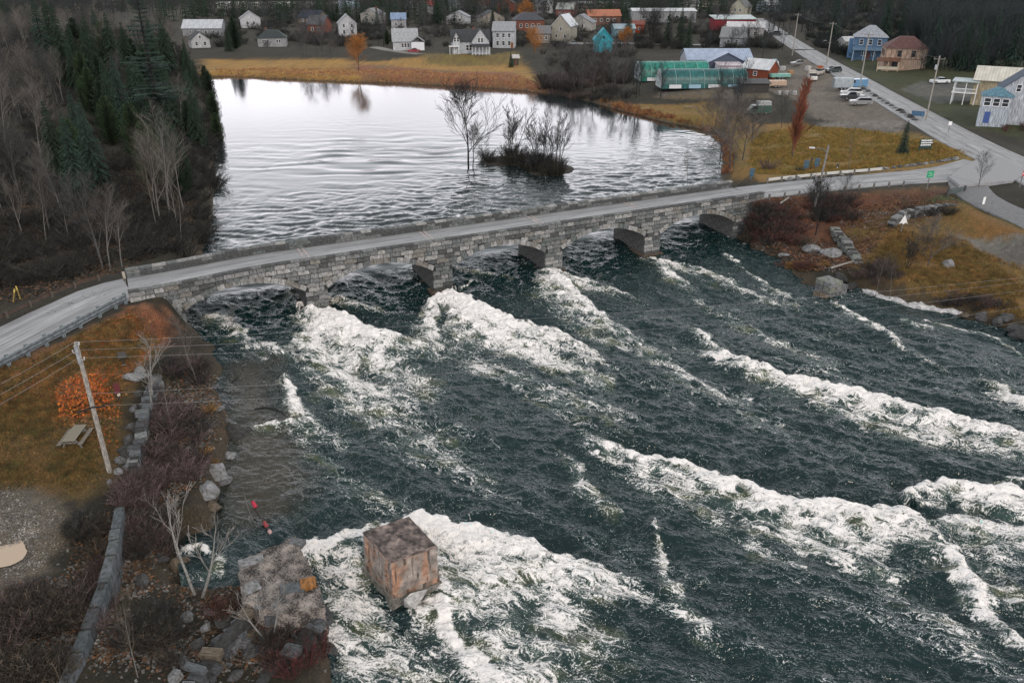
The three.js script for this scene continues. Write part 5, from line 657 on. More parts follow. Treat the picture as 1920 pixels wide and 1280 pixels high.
{ // fallen leaves and grass of the left lawn
  const leafG = new THREE.BufferGeometry(); leafG.setAttribute('position', new THREE.Float32BufferAttribute([-.5, 0, 0, 0, .12, -.35, .5, .02, 0, -.5, 0, 0, .5, .02, 0, 0, .1, .4], 3)); leafG.computeVertexNormals();
  const scatter = (name, label, geo, mat, n, area, size, colors, seed, dens) => { const P = P2(area), xs = P.map(p => p[0]), zs = P.map(p => p[1]), r = rng(seed), im = new THREE.InstancedMesh(geo, mat, n), m = new THREE.Matrix4(), q = new THREE.Quaternion(), e = new THREE.Euler(), c = new THREE.Color(); let k = 0, tr = 0; while (k < n && tr++ < n * 12) { const x = mix(Math.min(...xs), Math.max(...xs), r()), z = mix(Math.min(...zs), Math.max(...zs), r()); if (!inside(x, z, P)) continue; if (r() > sm(0, 2.5, polyDist(x, z, P) + 1.5 * fbm(x * 0.3, z * 0.3, 2)) * sm(-0.45, 0.2, fbm(x * 0.16 + 9, z * 0.16, 3))) continue; if (dens && r() > dens(x, z)) continue; const s = size * (0.6 + 0.8 * r()); m.compose(V3(x, H(x, z) + 0.02, z), q.setFromEuler(e.set((r() - .5) * .7, r() * 6.28, (r() - .5) * .7)), V3(s, s, s)); im.setMatrixAt(k, m); const a = colors[Math.floor(clamp(r() * 0.55 + 0.28 + 0.9 * fbm(x * 0.5 + 4, z * 0.5, 3), 0, 0.999) * colors.length)], f = (0.6 + 0.8 * r()) * (1 + 0.9 * fbm(x * 1.1, z * 1.1, 2)); im.setColorAt(k, c.setRGB(a[0] * f, a[1] * f, a[2] * f)); k++; } im.count = k; im.name = name; im.receiveShadow = true; tag(im, label, { fallen_leaves: 'leaves', ground_litter: 'litter', gravel_stones: 'gravel', reeds: 'reeds' }[name] || 'grass', null, 'stuff'); scene.add(im); };
  const W = new THREE.MeshStandardMaterial({ roughness: 1, side: THREE.DoubleSide }); const tree = at(155, 735, 3.5);
  scatter('fallen_leaves', 'orange red fallen leaves strewn over the left lawn', leafG, W, 26000, [[-60, 705], [120, 645], [240, 578], [320, 600], [290, 665], [240, 720], [225, 800], [215, 880], [60, 790], [-60, 830]], 0.2, [[0.36, 0.08, 0.02], [0.42, 0.13, 0.02], [0.27, 0.07, 0.03], [0.30, 0.15, 0.06], [0.2, 0.09, 0.05]], 41, (x, z) => 0.12 + 1.2 * Math.exp(-(((x - tree[0]) / 3.6) ** 2) - (((z - tree[1]) / 4.2) ** 2)) + 0.5 * sm(-60, -68, z));
  const blade = new THREE.BufferGeometry(); { const p = [], r = rng(4); for (let k = 0; k < 7; k++) { const a = r() * 6.28, x = (r() - .5) * .5, z = (r() - .5) * .5, h = .5 + .6 * r(); p.push(x - .05 * Math.cos(a), 0, z - .05 * Math.sin(a), x + .05 * Math.cos(a), 0, z + .05 * Math.sin(a), x + (r() - .5) * .7, h, z + (r() - .5) * .7); } blade.setAttribute('position', new THREE.Float32BufferAttribute(p, 3)); blade.computeVertexNormals(); }
  scatter('lawn_grass', 'short olive and straw grass of the left lawn', blade, W, 30000, [[-60, 700], [120, 640], [240, 575], [310, 605], [300, 660], [262, 690], [238, 770], [225, 860], [216, 905], [150, 945], [60, 925], [-60, 915]], 0.2, [[0.10, 0.085, 0.028], [0.13, 0.09, 0.03], [0.2, 0.115, 0.04], [0.08, 0.075, 0.025]], 42);
  scatter('lawn_grass', 'straw and olive grass of the lawn on the right bank below the road', blade, W, 26000, [[1600, 500], [1660, 430], [1800, 440], [1930, 500], [1930, 600], [1820, 575], [1700, 540]], 0.3, [[0.2, 0.13, 0.045], [0.15, 0.11, 0.035], [0.25, 0.14, 0.05]], 43);
  scatter('lawn_grass', 'golden grass of the park lawn beyond the bridge on the right', blade, W, 26000, [[1400, 250], [1500, 232], [1690, 250], [1840, 290], [1640, 322], [1400, 335]], 0.36, [[0.26, 0.18, 0.05], [0.19, 0.15, 0.04], [0.3, 0.17, 0.05]], 44);
  scatter('reeds', 'dead golden reeds along the far shore of the pool', blade, W, 9000, [[400, 128], [640, 128], [800, 132], [980, 142], [1060, 178], [980, 172], [800, 160], [640, 155], [400, 143]], 0.45, [[0.42, 0.25, 0.085], [0.38, 0.22, 0.08], [0.33, 0.15, 0.09], [0.24, 0.13, 0.08]], 45);
  scatter('reeds', 'reddish dead growth along the shore of the right peninsula', blade, W, 8000, [[1100, 180], [1200, 200], [1330, 236], [1372, 260], [1380, 330], [1350, 330], [1352, 275], [1310, 243], [1170, 212]], 0.8, [[0.25, 0.11, 0.05], [0.2, 0.09, 0.05], [0.3, 0.16, 0.06]], 46);
  const chip = new THREE.BufferGeometry(); chip.setAttribute('position', new THREE.Float32BufferAttribute([-.5, 0, -.2, .4, .05, -.35, .5, .2, .3, -.5, 0, -.2, .5, .2, .3, -.3, .25, .35, -.5, 0, -.2, -.3, .25, .35, -.4, -.1, .4], 3)); chip.computeVertexNormals();
  const litter = [[0.03, 0.025, 0.02], [0.06, 0.04, 0.025], [0.12, 0.06, 0.03], [0.09, 0.085, 0.08], [0.15, 0.14, 0.13], [0.11, 0.055, 0.03]];
  scatter('ground_litter', 'stones, dead leaves and sticks littering the gully at the bottom left', chip, W, 16000, [[215, 905], [300, 700], [420, 690], [440, 800], [420, 900], [350, 1000], [330, 1100], [470, 1100], [600, 1150], [640, 1290], [-40, 1290], [-40, 1130], [90, 1070], [140, 960]], 0.17, litter, 47);
  scatter('ground_litter', 'dead leaves and stones littering the slope right of the bridge', chip, W, 12000, [[1380, 400], [1450, 368], [1640, 362], [1800, 355], [1800, 400], [1680, 440], [1620, 500], [1560, 520], [1500, 520], [1400, 480]], 0.2, [[0.05, 0.03, 0.02], [0.12, 0.05, 0.03], [0.15, 0.075, 0.04], [0.08, 0.045, 0.035], [0.14, 0.12, 0.11]], 48);
  scatter('gravel_stones', 'loose grey gravel round the muddy puddle at the left edge', chip, W, 3500, [[-40, 905], [70, 918], [125, 962], [126, 1010], [92, 1062], [50, 1100], [-40, 1120]], 0.09, [[0.2, 0.18, 0.16], [0.16, 0.145, 0.13], [0.12, 0.11, 0.1], [0.26, 0.24, 0.22]], 50);
  scatter('ground_litter', 'leaf litter on the floor of the left bank wood', chip, W, 12000, [[-40, 590], [220, 515], [390, 470], [400, 400], [300, 300], [0, 330], [-60, 480]], 0.3, [[0.03, 0.022, 0.016], [0.06, 0.035, 0.02], [0.09, 0.05, 0.03], [0.05, 0.045, 0.04]], 49);
}
// ------------------------------------------------------------------ island in the pool and right bank
{
  const y0 = 0.7; const isle = (u, v, rx, rz, label, n) => { const [x, z] = at(u, v, y0), g = new THREE.SphereGeometry(1, 28, 12, 0, 6.283, 0, 1.6), p = g.attributes.position; for (let k = 0; k < p.count; k++) { const q = 1 + 0.25 * perlin(p.getX(k) * 1.6 + n, p.getZ(k) * 1.6); p.setXYZ(k, p.getX(k) * rx * q, p.getY(k) * 0.6 - 0.12 + 0.15 * perlin(p.getX(k) * 4, p.getZ(k) * 4), p.getZ(k) * rz * q); } g.computeVertexNormals(); const m = structure('island', g, M(0.035, 0.032, 0.022, { map: rep(T_soil, 0.3) }), label, 'island'); m.position.set(x, y0, z); return [x, z]; };
  const A = isle(945, 303, 4.2, 4.5, 'low muddy island left of the gap in the pool', 1), B = isle(1030, 318, 4.4, 5.2, 'low muddy island right of the gap in the pool', 2);
  const sh = [shrubP(170, { h: 3.4, w: 3.4, n: 46, tw: 8, rad: 0.04 }, twigDark, 'island_bush'), shrubP(171, { h: 2.4, w: 3.2, n: 46, tw: 8, rad: 0.04 }, M(0.05, 0.045, 0.03, { roughness: 1 }), 'island_bush')];
  for (const [c, n, rx, rz, l] of [[A, 15, 4.2, 4, 'dark bush covering the left island in the pool'], [B, 17, 4.4, 4.8, 'dark bush covering the right island in the pool']]) for (let k = 0; k < n; k++) { const a = r3() * 6.283, q = Math.sqrt(r3()); copy(sh[k % 2], c[0] + Math.cos(a) * q * rx, y0 + 0.1, c[1] + Math.sin(a) * q * rz, r3() * 6, 0.6 + 0.6 * r3(), l, l.replace('bush covering', 'bushes of'), 0.5 + 0.9 * r3()); }
  const put = (P, u, v, s, l) => { const [x, z] = at(u, v, y0); copy(P, x, y0 - 0.3, z, r3() * 6, s, l); };
  put(DARKT[0], 878, 308, 1.4, 'lone spreading leafless tree rising from the pool left of the islands'); put(DARKT[1], 886, 312, 0.75, 'smaller leafless tree at the foot of the lone pool tree'); put(MULTI, 958, 296, 1.2, 'leafless many stemmed tree on the left island'); put(MULTI, 1012, 312, 1.12, 'leafless many stemmed tree at the left of the right island'); put(MULTI, 1042, 318, 1.2, 'leafless many stemmed tree at the right of the right island'); put(SLIM[0], 1290, 345, 0.7, 'thin leafless sapling in the water near the right bridge end');
}
// rocks, pier stub and shelf at the right bank below the bridge
{
  const y = -0.1, q = at(1558, 545, y), t = thing('rubble_pier', 'stub of pale square masonry standing at the right bank', 'ruin', q[0], y, q[1], 0.5); for (let k = 0; k < 3; k++) for (let i = 0; i < 3; i++) for (let j = 0; j < 2; j++) { if (k === 2 && i === 2) continue; const m = part('block', unitStones[Math.floor(r3() * 6)], [rockMats[1], M(0.27, 0.29, 0.25, S_stone), rockMats[0]][Math.floor(r3() * 3)], t); m.scale.set(0.95, 0.62, 1.1); m.position.set((i - 1) * 1.0 + (r3() - .5) * .06, -0.1 + k * 0.66, (j - .5) * 1.15 + (r3() - .5) * .08); m.rotation.y = (r3() - .5) * .08; }
  for (const [u, v, s, m, l] of [[1542, 562, 1.7, 3, 'big brown boulder in the water beside the masonry stub'], [1578, 524, 1.0, 4, 'dark rock behind the masonry stub'], [1592, 540, .9, 4, 'dark rock right of the masonry stub'], [1680, 610, 1.5, 2, 'flat dark rock awash near the right bank'], [1620, 600, .8, 2, 'small dark rock awash upstream of the flat one'], [1700, 612, .8, 2, 'dark rock tip next to the flat awash rock'], [1372, 455, 1.2, 1, 'pale flat rock at the foot of the right abutment'], [1395, 462, .7, 0, 'grey rock in the bushes by the right abutment'], [1470, 480, .8, 1, 'pale stone on the shore shelf below the red bushes'], [1520, 470, 1.3, 1, 'broad pale stone on the shore shelf'], [1560, 478, 1.4, 1, 'broadest pale stone on the shore shelf'], [1840, 596, .9, 2, 'dark rock on the shore near the right edge'], [1872, 606, 1.0, 2, 'dark rounded rock at the shore near the right edge'], [1810, 592, .6, 3, 'brown rock on the right shore'], [1906, 620, 1.3, 4, 'dark ledge at the right edge of the shore'], [1920, 632, 1.3, 4, 'dark ledge end cut by the right edge'], [1778, 496, .9, 1, 'flat pale stone lying on the right lawn'], [1888, 596, .8, 2, 'rock above the dark ledge on the right shore']]) rock(u, v, s, m, l, null, 'boulder', { y: riverLevel(...at(u, v, 0)) > -5 && v > 540 ? undefined : undefined });
  // rock shelf that carries the white film of water
  const out = [[1600, 528], [1640, 530], [1700, 548], [1760, 566], [1808, 574], [1806, 588], [1740, 578], [1680, 566], [1620, 546]].map(p => at(...p, -0.2)), TOP = -0.2, g = new GB(); const c = [0, 1].map(i => out.reduce((s, p) => s + p[i], 0) / out.length); for (let k = 0; k < out.length; k++) { const A = out[k], B = out[(k + 1) % out.length]; g.quad([B[0] - c[0], -1, B[1] - c[1]], [A[0] - c[0], -1, A[1] - c[1]], [A[0] - c[0], TOP, A[1] - c[1]], [B[0] - c[0], TOP, B[1] - c[1]]); g.tri([A[0] - c[0], TOP, A[1] - c[1]], [0, TOP + 0.1, 0], [B[0] - c[0], TOP, B[1] - c[1]]); }
  const m = single('spill_shelf', roughen(g.build(), 0.5, 0.7, 4), M(0.72, 0.7, 0.7, { map: rep(T_grain, 0.35), bumpMap: rep(T_stoneB, 0.5), bumpScale: 0.05, roughness: 0.7 }), 'pale foam covered rock shelf along the right shore', 'rock'); m.position.set(c[0], 0, c[1]);
}
blockWall('retaining_wall', 'curved dry stone wall stepping down the right bank below the road', [wpt(1566, 425, 2.8, 1), wpt(1582, 445, 2.4, 0.6), wpt(1600, 468, 2.0, 0.4), wpt(1612, 492, 1.7, 0.2)], 1.1, [rockMats[1], rockMats[0], M(0.26, 0.28, 0.26, S_stone)], 0.4, [0.5, 1.0], 0.3);
blockWall('stone_wall', 'curved rubble wall with a dark hollow on the right lawn', [wpt(1672, 414, 4.2, 3.2), wpt(1690, 398, 4.6, 3.4), wpt(1730, 388, 4.9, 3.7), wpt(1780, 383, 5.0, 4.0), wpt(1815, 390, 4.9, 3.9)], 0.9, [rockMats[1], rockMats[2], rockMats[0]], 0.4, [0.5, 1.1], 0.35);
// right abutment guardrails and road furniture
const white = M(0.72, 0.72, 0.71);
guardrail(along(L_rightF, w => w + 0.6, 0.8, 26, 2.4), 'low cable guardrail on the river side of the right road', { cable: true, rail: M(0.4, 0.4, 0.39), post: M(0.12, 0.11, 0.1), size: 0.2, h: 0.7 });
guardrail(along(L_rightF, w => -w - 0.7, 6, 28, 2.2), 'pale rail along the park side of the right road', { rail: M(0.5, 0.49, 0.46), post: woodGrey, side: -1, h: 0.75 });
function signpost(u, v, label, o) { const g = G(u, v), t = thing(o.name || 'road_sign', label, 'sign', ...g, o.turn || 0); const h = o.h || 2.4; const b = new GB(); b.box(-0.05, 0.05, -0.3, h, -0.05, 0.05); part('post', b.build(), o.post || woodGrey, t); const [w, hh] = o.size; const c = new GB(); if (o.octagon) { const pts = []; for (let k = 0; k < 8; k++) { const a = Math.PI / 8 + k * Math.PI / 4; pts.push([Math.cos(a) * w / 2, h - hh / 2 + Math.sin(a) * hh / 2]); } c.poly(pts.map(p => [p[0], p[1], 0.09])); c.poly(pts.map(p => [p[0], p[1], 0.06]), true); for (let k = 0; k < 8; k++) { const p = pts[k], q = pts[(k + 1) % 8]; c.quad([p[0], p[1], 0.06], [q[0], q[1], 0.06], [q[0], q[1], 0.09], [p[0], p[1], 0.09]); } } else c.box(-w / 2, w / 2, h - hh, h, 0.06, 0.09); part('sign_plate', c.build(), o.mat, t); if (o.extra) o.extra(t, h); return t; }
signpost(1738, 356, 'green square road sign on a post above the right bank', { size: [1.0, 1.0], mat: M(0.03, 0.27, 0.13), h: 2.8, turn: 0.1, extra: (t, h) => { const b = new GB(); b.bar([-.3, h - .3, .1], [.2, h - .42, .1], .015, .09); b.bar([-.25, h - .78, .1], [.28, h - .6, .1], .015, .09); part('sign_legend', b.build(), M(0.3, 0.5, 0.4), t); t.children[1].rotation.z = 0;  } });
signpost(1912, 352, 'red octagonal stop sign at the right edge of the junction', { size: [.85, .85], octagon: true, mat: M(0.45, 0.03, 0.04), h: 2.5, turn: 0.6, extra: (t, h) => { const g = new TextGeometry('STOP', { font: FONT, size: .22, depth: .008, curveSegments: 3 }); g.center(); g.translate(0, h - .425, .098); part('sign_legend', g, white, t); } });
signpost(1690, 436, 'white arrow shaped sign on the right lawn before the rubble wall', { size: [.2, .2], mat: white, h: 1.9, extra: (t, h) => { const b = new GB(); const P = [[-.55, h - .7], [-.2, h - .55], [0, h - .75], [.3, h - .5], [.55, h - .7], [0, h + .55]]; b.poly([P[5], P[0], P[1], P[2], P[3], P[4]].map(p => [p[0], p[1], .12])); b.poly([P[5], P[0], P[1], P[2], P[3], P[4]].map(p => [p[0], p[1], .095]), true); part('arrow_board', b.build(), white, t); } });
signpost(1842, 388, 'small white post sign beside the side road', { size: [.5, 1.0], mat: white, h: 1.4, turn: 0.5 });
for (const [u, v, w, l] of [[1408, 338, .8, 'blue information panel nearest the bridge in the right park'], [1510, 322, .9, 'left one of the pair of tall blue panels in the park'], [1530, 318, .9, 'right one of the pair of tall blue panels in the park']]) signpost(u, v, l, { name: 'information_panel', size: [w, 1.3], mat: M(0.09, 0.17, 0.24, S_grain), h: 1.9, turn: 0.2, post: M(0.1, 0.14, 0.18) });
signpost(1519, 320, 'dark thin post between the two blue panels', { name: 'park_post', size: [.25, .6], mat: M(0.05, 0.045, 0.045), h: 2.2, post: M(0.05, 0.045, 0.045) });
signpost(1570, 318, 'short dark and white bollard sign in the park', { name: 'park_post', size: [.4, .5], mat: M(0.05, 0.05, 0.05), h: 1.0, post: white });
{ // village sign with black and white lettering
  const g = G(1733, 284), t = thing('village_sign', 'large dark sign with white lettering on the park lawn by the spruce', 'sign', ...g, 0.15); for (const x of [-1, 1]) { const b = new GB(); b.box(x - .08, x + .08, -.3, 2, -.08, .08); part('post', b.build(), M(0.03, 0.06, 0.045), t); } const b = new GB(); b.box(-1.15, 1.15, .55, 2.2, .08, .16); const p = part('board', b.build(), M(0.025, 0.05, 0.045), t); const r = rng(6); for (let row = 0; row < 3; row++) for (let x = -1.0; x < .9;) { const w = .12 + .22 * r(); const c = new GB(); c.box(x, x + w, 1.82 - row * .38, 2.08 - row * .38 - .06 * r(), .162, .175); part('lettering', c.build(), white, p); x += w + .06; }
}
{ const g = G(1720, 222), t = thing('billboard', 'blue roadside board on posts beside the street', 'sign', ...g, -0.5); for (const x of [-.9, .9]) { const b = new GB(); b.box(x - .06, x + .06, -.3, 1.6, -.06, .06); part('post', b.build(), woodPost, t); } const b = new GB(); b.box(-1.2, 1.2, .5, 1.5, .06, .12); part('board', b.build(), M(0.09, 0.19, 0.32, S_grain), t); }
{ const A = G(1776, 368), B = G(1808, 362), t = thing('road_barrier', 'short dark green barrier fence at the top of the side road', 'fence', ...A, -Math.atan2(B[2] - A[2], B[0] - A[0])); const L = Math.hypot(B[0] - A[0], B[2] - A[2]); for (const x of [0, L]) { const b = new GB(); b.box(x - .12, x + .12, -.3, 1.1, -.12, .12); part('post', b.build(), M(0.05, 0.05, 0.05), t); } for (let k = 0; k < 3; k++) { const b = new GB(); b.box(0.12, L - 0.12, .25 + k * .28, .45 + k * .28, -.03, .03); part('board', b.build(), M(0.1, 0.13, 0.13, S_wood), t); } }
{ const A = G(1555, 386), t = thing('fallen_log', 'pale log lying on the slope beside the right abutment', 'log', ...G(1470, 380)); let b = new GB(); b.tube([[-.8, .15, .9], [.9, .5, -.9]], [.14, .1], 7); part('stem', b.build(), M(0.5, 0.47, 0.42, S_wood), t); const B = thing('fallen_log', 'pale log lying at the shore beside the masonry stub', 'log', ...G(1578, 500)); b = new GB(); b.tube([[-1.7, .2, 1.0], [1.6, .4, -.8]], [.15, .1], 7); part('stem', b.build(), M(0.42, 0.4, 0.36, S_wood), B); }
// stones edging the park road
{ const line = [[1480, 338], [1560, 330], [1640, 320], [1700, 312], [1760, 304], [1800, 297]]; let k = 0; for (let i = 0; i + 1 < line.length; i++) for (let f = 0; f < 1; f += 0.2) { const u = mix(line[i][0], line[i + 1][0], f), v = mix(line[i][1], line[i + 1][1], f); rock(u, v, 0.45 + 0.25 * r3(), [1, 0, 2][k++ % 3], 'stone in the row edging the park beside the right road', 'row of edging stones of the park'); } }
// rocks lining the street by the parking lot
for (let k = 0; k < 16; k++) { const f = k / 15; rock(mix(1606, 1716, f), mix(160, 226, f), 0.7 + 0.3 * r3(), [2, 0, 4][k % 3], 'dark boulder in the row between parking lot and street', 'boulders along the parking lot'); }
// poles of the right bank
const POLE2 = pole(1527, 392, 8.8, 'grey leaning pole rising from the slope right of the bridge', { mat: M(0.3, 0.29, 0.275, S_wood), lamp: -1.2 }); scene.children[scene.children.length - 1].rotation.z = -0.06;
const POLE3 = pole(1736, 228, 12.5, 'tall wooden utility pole by the street above the blue board', { arms: [[11.9, 1.1, 0]], boxes: [[10.4, -0.35]] }), POLE4 = pole(1612, 165, 13, 'wooden utility pole beside the parked vans', { arms: [[12.4, 1.1, 0]] }), POLE5 = pole(1550, 122, 12, 'wooden utility pole by the dark car on the street', { arms: [[11.5, 1.0, 0]] }), POLE6 = pole(1486, 104, 13, 'wooden utility pole at the upper end of the street', { arms: [[12.4, 1, 0]] });
[[POLE3, POLE4, 12.2, 12.7, 'wire strung between the blue board pole and the van pole'], [POLE4, POLE5, 12.7, 11.8, 'wire strung between the van pole and the dark car pole'], [POLE5, POLE6, 11.8, 12.7, 'wire strung between the two upper street poles']].forEach(([A, B, a, b, l]) => { const w = wire([A[0], A[1] + a, A[2]], [B[0], B[1] + b, B[2]], 0.9, l, 0.02); w.userData.group = 'street wires'; });
{ const m = thing('speed_sign', 'small white road sign on the street kerb', 'sign', ...G(1778, 250)); let b = new GB(); b.box(-.04, .04, -.2, 2.2, -.04, .04); part('post', b.build(), steel, m); b = new GB(); b.box(-.3, .3, 1.5, 2.2, .045, .06); part('sign_plate', b.build(), white, m); }
// vegetation of the right bank
const L_slope = 'reddish brown brush on the slope right of the bridge';
for (const [u, v, n, sx, sy, L, s, l, grp] of [[1450, 425, 76, 62, 40, [BRUSHR[0], BRUSHR[0], BRUSHR[1], BRUSH[1]], .95, L_slope, 'brush of the right abutment slope'], [1560, 395, 26, 55, 26, [BRUSH[1], BRUSHR[0]], .95, 'dark brush below the right road', 'brush below the right road'], [1500, 500, 22, 70, 12, [BRUSHR[0], TUFT], .6, 'orange brown growth along the right shore', 'growth of the right shore'], [1640, 515, 16, 50, 20, BRUSH, .7, 'grey brush at the edge of the right lawn', 'brush at the right lawn edge'], [1820, 570, 14, 80, 14, [BRUSH[1], BRUSH[2]], .6, 'low dark brush on the far right shore', 'brush of the far right shore'], [1745, 400, 12, 50, 8, [BRUSH[1], BRUSHR[1]], .6, 'dark brush in the hollow by the rubble wall', 'brush in the wall hollow']])
  for (let k = 0; k < n; k++) plant(L, u + (r3() + r3() - 1) * sx, v + (r3() + r3() - 1) * sy, s * (0.65 + 0.6 * r3()), l, grp);
for (const [L, u, v, s, l] of [[THICK, 1740, 498, .62, 'leafless spreading tree on the right lawn'], [MULTI, 1700, 506, .5, 'small dark leafless tree left of the lawn tree'], [DARKT, 1530, 440, .7, 'dark leafless tree below the leaning pole'], [BARE, 1580, 402, .5, 'leafless tree in the brush below the right road'], [SLIM, 1640, 560, .6, 'thin leafless tree rising from the foam shelf'], [SLIM, 1668, 566, .6, 'second thin leafless tree rising from the foam shelf'], [SLIM, 1520, 500, .5, 'thin sapling on the right shore'], [BARE, 1835, 352, .45, 'small leafless tree beside the side road'], [THICK, 1368, 318, 1.25, 'large grey leafless tree on the park shore right of the pool'], [THICK, 1392, 300, 1.0, 'leafless tree behind the large park shore tree'], [BARE, 1350, 300, .9, 'leafless tree leaning to the pool at the park shore'], [BARE, 1410, 270, .8, 'leafless tree left of the red columnar tree'], [SLIM, 1590, 322, .8, 'thin leafless tree near the park bollard'], [BARE, 1465, 240, .6, 'small leafless tree by the green truck'], [THICK, 1340, 250, 1.0, 'leafless tree at the head of the pool']]) plant(L, u, v, s, l);
{ const p = proto('red_tree', 'tree', (() => { const [t, c] = bare(181, { h: 8.5, kids: [44, 7, 5, 2], levels: 3, fork: 0.08, spread: 0.3, lenK: 0.22, r0: 0.1, thin: 2.6 }); return [['trunk', t, barkGrey], ['crown', c, M(0.17, 0.055, 0.03, { roughness: 1 })]]; })()); const g = G(1486, 296); copy(p, g[0], g[1], g[2], 1, 1.45, 'narrow columnar tree with rust red leaves in the park', null, 1.45); plant(SPRUCE, 1692, 288, .44, 'small dark spruce beside the village sign'); plant(BRUSH[2], 1440, 318, 1.2, 'round dark bush in the park near the bridge'); plant(BRUSH[1], 1500, 322, .6, 'low dark bush beside the blue panels'); }
// ------------------------------------------------------------------ houses and vehicles
const paneM = M(0.02, 0.025, 0.03, { roughness: 0.15 }), trimW = M(0.7, 0.7, 0.69);
function addWindow(t, side, W, D, x, y, w, h, trim = trimW) { // on wall f (+z), b, r (+x), l
  const f = new GB(), p = new GB(), th = 0.07; f.box(x - w / 2 - .09, x + w / 2 + .09, y + h / 2, y + h / 2 + .1, 0, th); f.box(x - w / 2 - .09, x + w / 2 + .09, y - h / 2 - .12, y - h / 2, 0, th + .03); f.box(x - w / 2 - .09, x - w / 2, y - h / 2, y + h / 2, 0, th); f.box(x + w / 2, x + w / 2 + .09, y - h / 2, y + h / 2, 0, th); f.box(x - w / 2, x + w / 2, y - .03, y + .03, 0.02, th - .01); p.box(x - w / 2, x + w / 2, y - h / 2, y + h / 2, 0.004, 0.03);
  const m = part('window', f.build(), trim, t); part('pane', p.build(), paneM, m); place(m, side, W, D); return m; }
function place(m, side, W, D) { if (side === 'f') m.position.z = D / 2; if (side === 'b') { m.position.z = -D / 2; m.rotation.y = Math.PI; } if (side === 'r') { m.position.x = W / 2; m.rotation.y = Math.PI / 2; } if (side === 'l') { m.position.x = -W / 2; m.rotation.y = -Math.PI / 2; } }
function addDoor(t, side, W, D, x, col = [0.12, 0.05, 0.04]) { const g = new GB(), h = new GB(); g.box(x - .5, x + .5, 0, 2.1, 0, .06); h.box(x + .3, x + .4, 1, 1.12, .06, .1); const m = part('door', g.build(), M(...col), t); part('handle', h.build(), steel, m); place(m, side, W, D); }
function wallGB(w, d, h, rh, kind) { const g = new GB(), X = w / 2, Z = d / 2; g.quad([-X, -.8, Z], [X, -.8, Z], [X, h, Z], [-X, h, Z]); g.quad([X, -.8, -Z], [-X, -.8, -Z], [-X, h, -Z], [X, h, -Z]); g.quad([X, -.8, Z], [X, -.8, -Z], [X, h, -Z], [X, h, Z]); g.quad([-X, -.8, -Z], [-X, -.8, Z], [-X, h, Z], [-X, h, -Z]); if (kind === 'x') { g.tri([X, h, Z], [X, h, -Z], [X, h + rh, 0]); g.tri([-X, h, -Z], [-X, h, Z], [-X, h + rh, 0]); } if (kind === 'z') { g.tri([-X, h, Z], [X, h, Z], [0, h + rh, Z]); g.tri([X, h, -Z], [-X, h, -Z], [0, h + rh, -Z]); } if (kind === 'h') g.quad([-X, h, Z], [X, h, Z], [X, h, -Z], [-X, h, -Z]); return g; }
function roofGB(w, d, h, rh, kind, ov = 0.4) { const g = new GB(), X = w / 2, Z = d / 2, th = 0.16; const slab = (a, b, c, e) => { const n = V3(...b).sub(V3(...a)).cross(V3(...e).sub(V3(...a))).normalize().multiplyScalar(th); if (n.y < 0) n.negate(); const u = q => [q[0] + n.x, q[1] + n.y, q[2] + n.z]; g.hexa([a, b, c, e, u(a), u(b), u(c), u(e)]); };
  const k = kind === 'z' ? rh / X : rh / Z, dr = ov * k;
  if (kind === 'x') { slab([-X - ov, h - dr, Z + ov], [X + ov, h - dr, Z + ov], [X + ov, h + rh, 0], [-X - ov, h + rh, 0]); slab([X + ov, h - dr, -Z - ov], [-X - ov, h - dr, -Z - ov], [-X - ov, h + rh, 0], [X + ov, h + rh, 0]); }
  if (kind === 'z') { slab([X + ov, h - dr, Z + ov], [X + ov, h - dr, -Z - ov], [0, h + rh, -Z - ov], [0, h + rh, Z + ov]); slab([-X - ov, h - dr, -Z - ov], [-X - ov, h - dr, Z + ov], [0, h + rh, Z + ov], [0, h + rh, -Z - ov]); }
  if (kind === 'h') { const m = Math.min(X, Z) * 0.82, rx = Math.max(X - m, 0.3), rz = Math.max(Z - m, 0.3), A = [-X - ov, h, Z + ov], B = [X + ov, h, Z + ov], C = [X + ov, h, -Z - ov], D = [-X - ov, h, -Z - ov], a = [-rx, h + rh, rz], b = [rx, h + rh, rz], c = [rx, h + rh, -rz], e = [-rx, h + rh, -rz]; g.quad(A, B, b, a); g.quad(B, C, c, b); g.quad(C, D, e, c); g.quad(D, A, a, e); g.quad(a, b, c, e); g.quad(D, C, B, A); }
  if (kind === 's') { slab([-X - ov, h, Z + ov], [X + ov, h, Z + ov], [X + ov, h + rh, -Z - ov], [-X - ov, h + rh, -Z - ov]); }
  return g; }
function house(name, label, u, v, turn, o) { // o: w, d, h, rh, kind, wall, roof, win, door, chimney, extra
  const g = Array.isArray(u) ? u : G(u, v), t = thing(name, label, o.cat || 'house', g[0], g[1], g[2], turn, o.group); const { w, d, h, rh, kind = 'x' } = o;
  part('wall', wallGB(w, d, h, rh, kind).build(), M(...o.wall, o.wallTex || { map: rep(T_wood, 0.25) }), t); const rf = part('roof', roofGB(w, d, h, rh, kind, o.ov).build(), M(...o.roof, o.metal ? S_seam : S_shin), t);
  if (o.chimney) { const b = new GB(), x = o.chimney * w; b.box(x - .35, x + .35, h, h + rh + .9, -.35, .35); part('chimney', b.build(), M(0.22, 0.1, 0.075, S_stone), rf); }
  for (const [s, x, y, ww, hh] of o.win || []) addWindow(t, s, w, d, x, y, ww, hh, o.trim || trimW);
  if (o.door !== undefined) addDoor(t, 'f', w, d, o.door, o.doorC);
  if (o.extra) o.extra(t); return t; }
function rowWin(side, n, span, y, w, h) { const a = []; for (let k = 0; k < n; k++) a.push([side, (k - (n - 1) / 2) * span, y, w, h]); return a; }
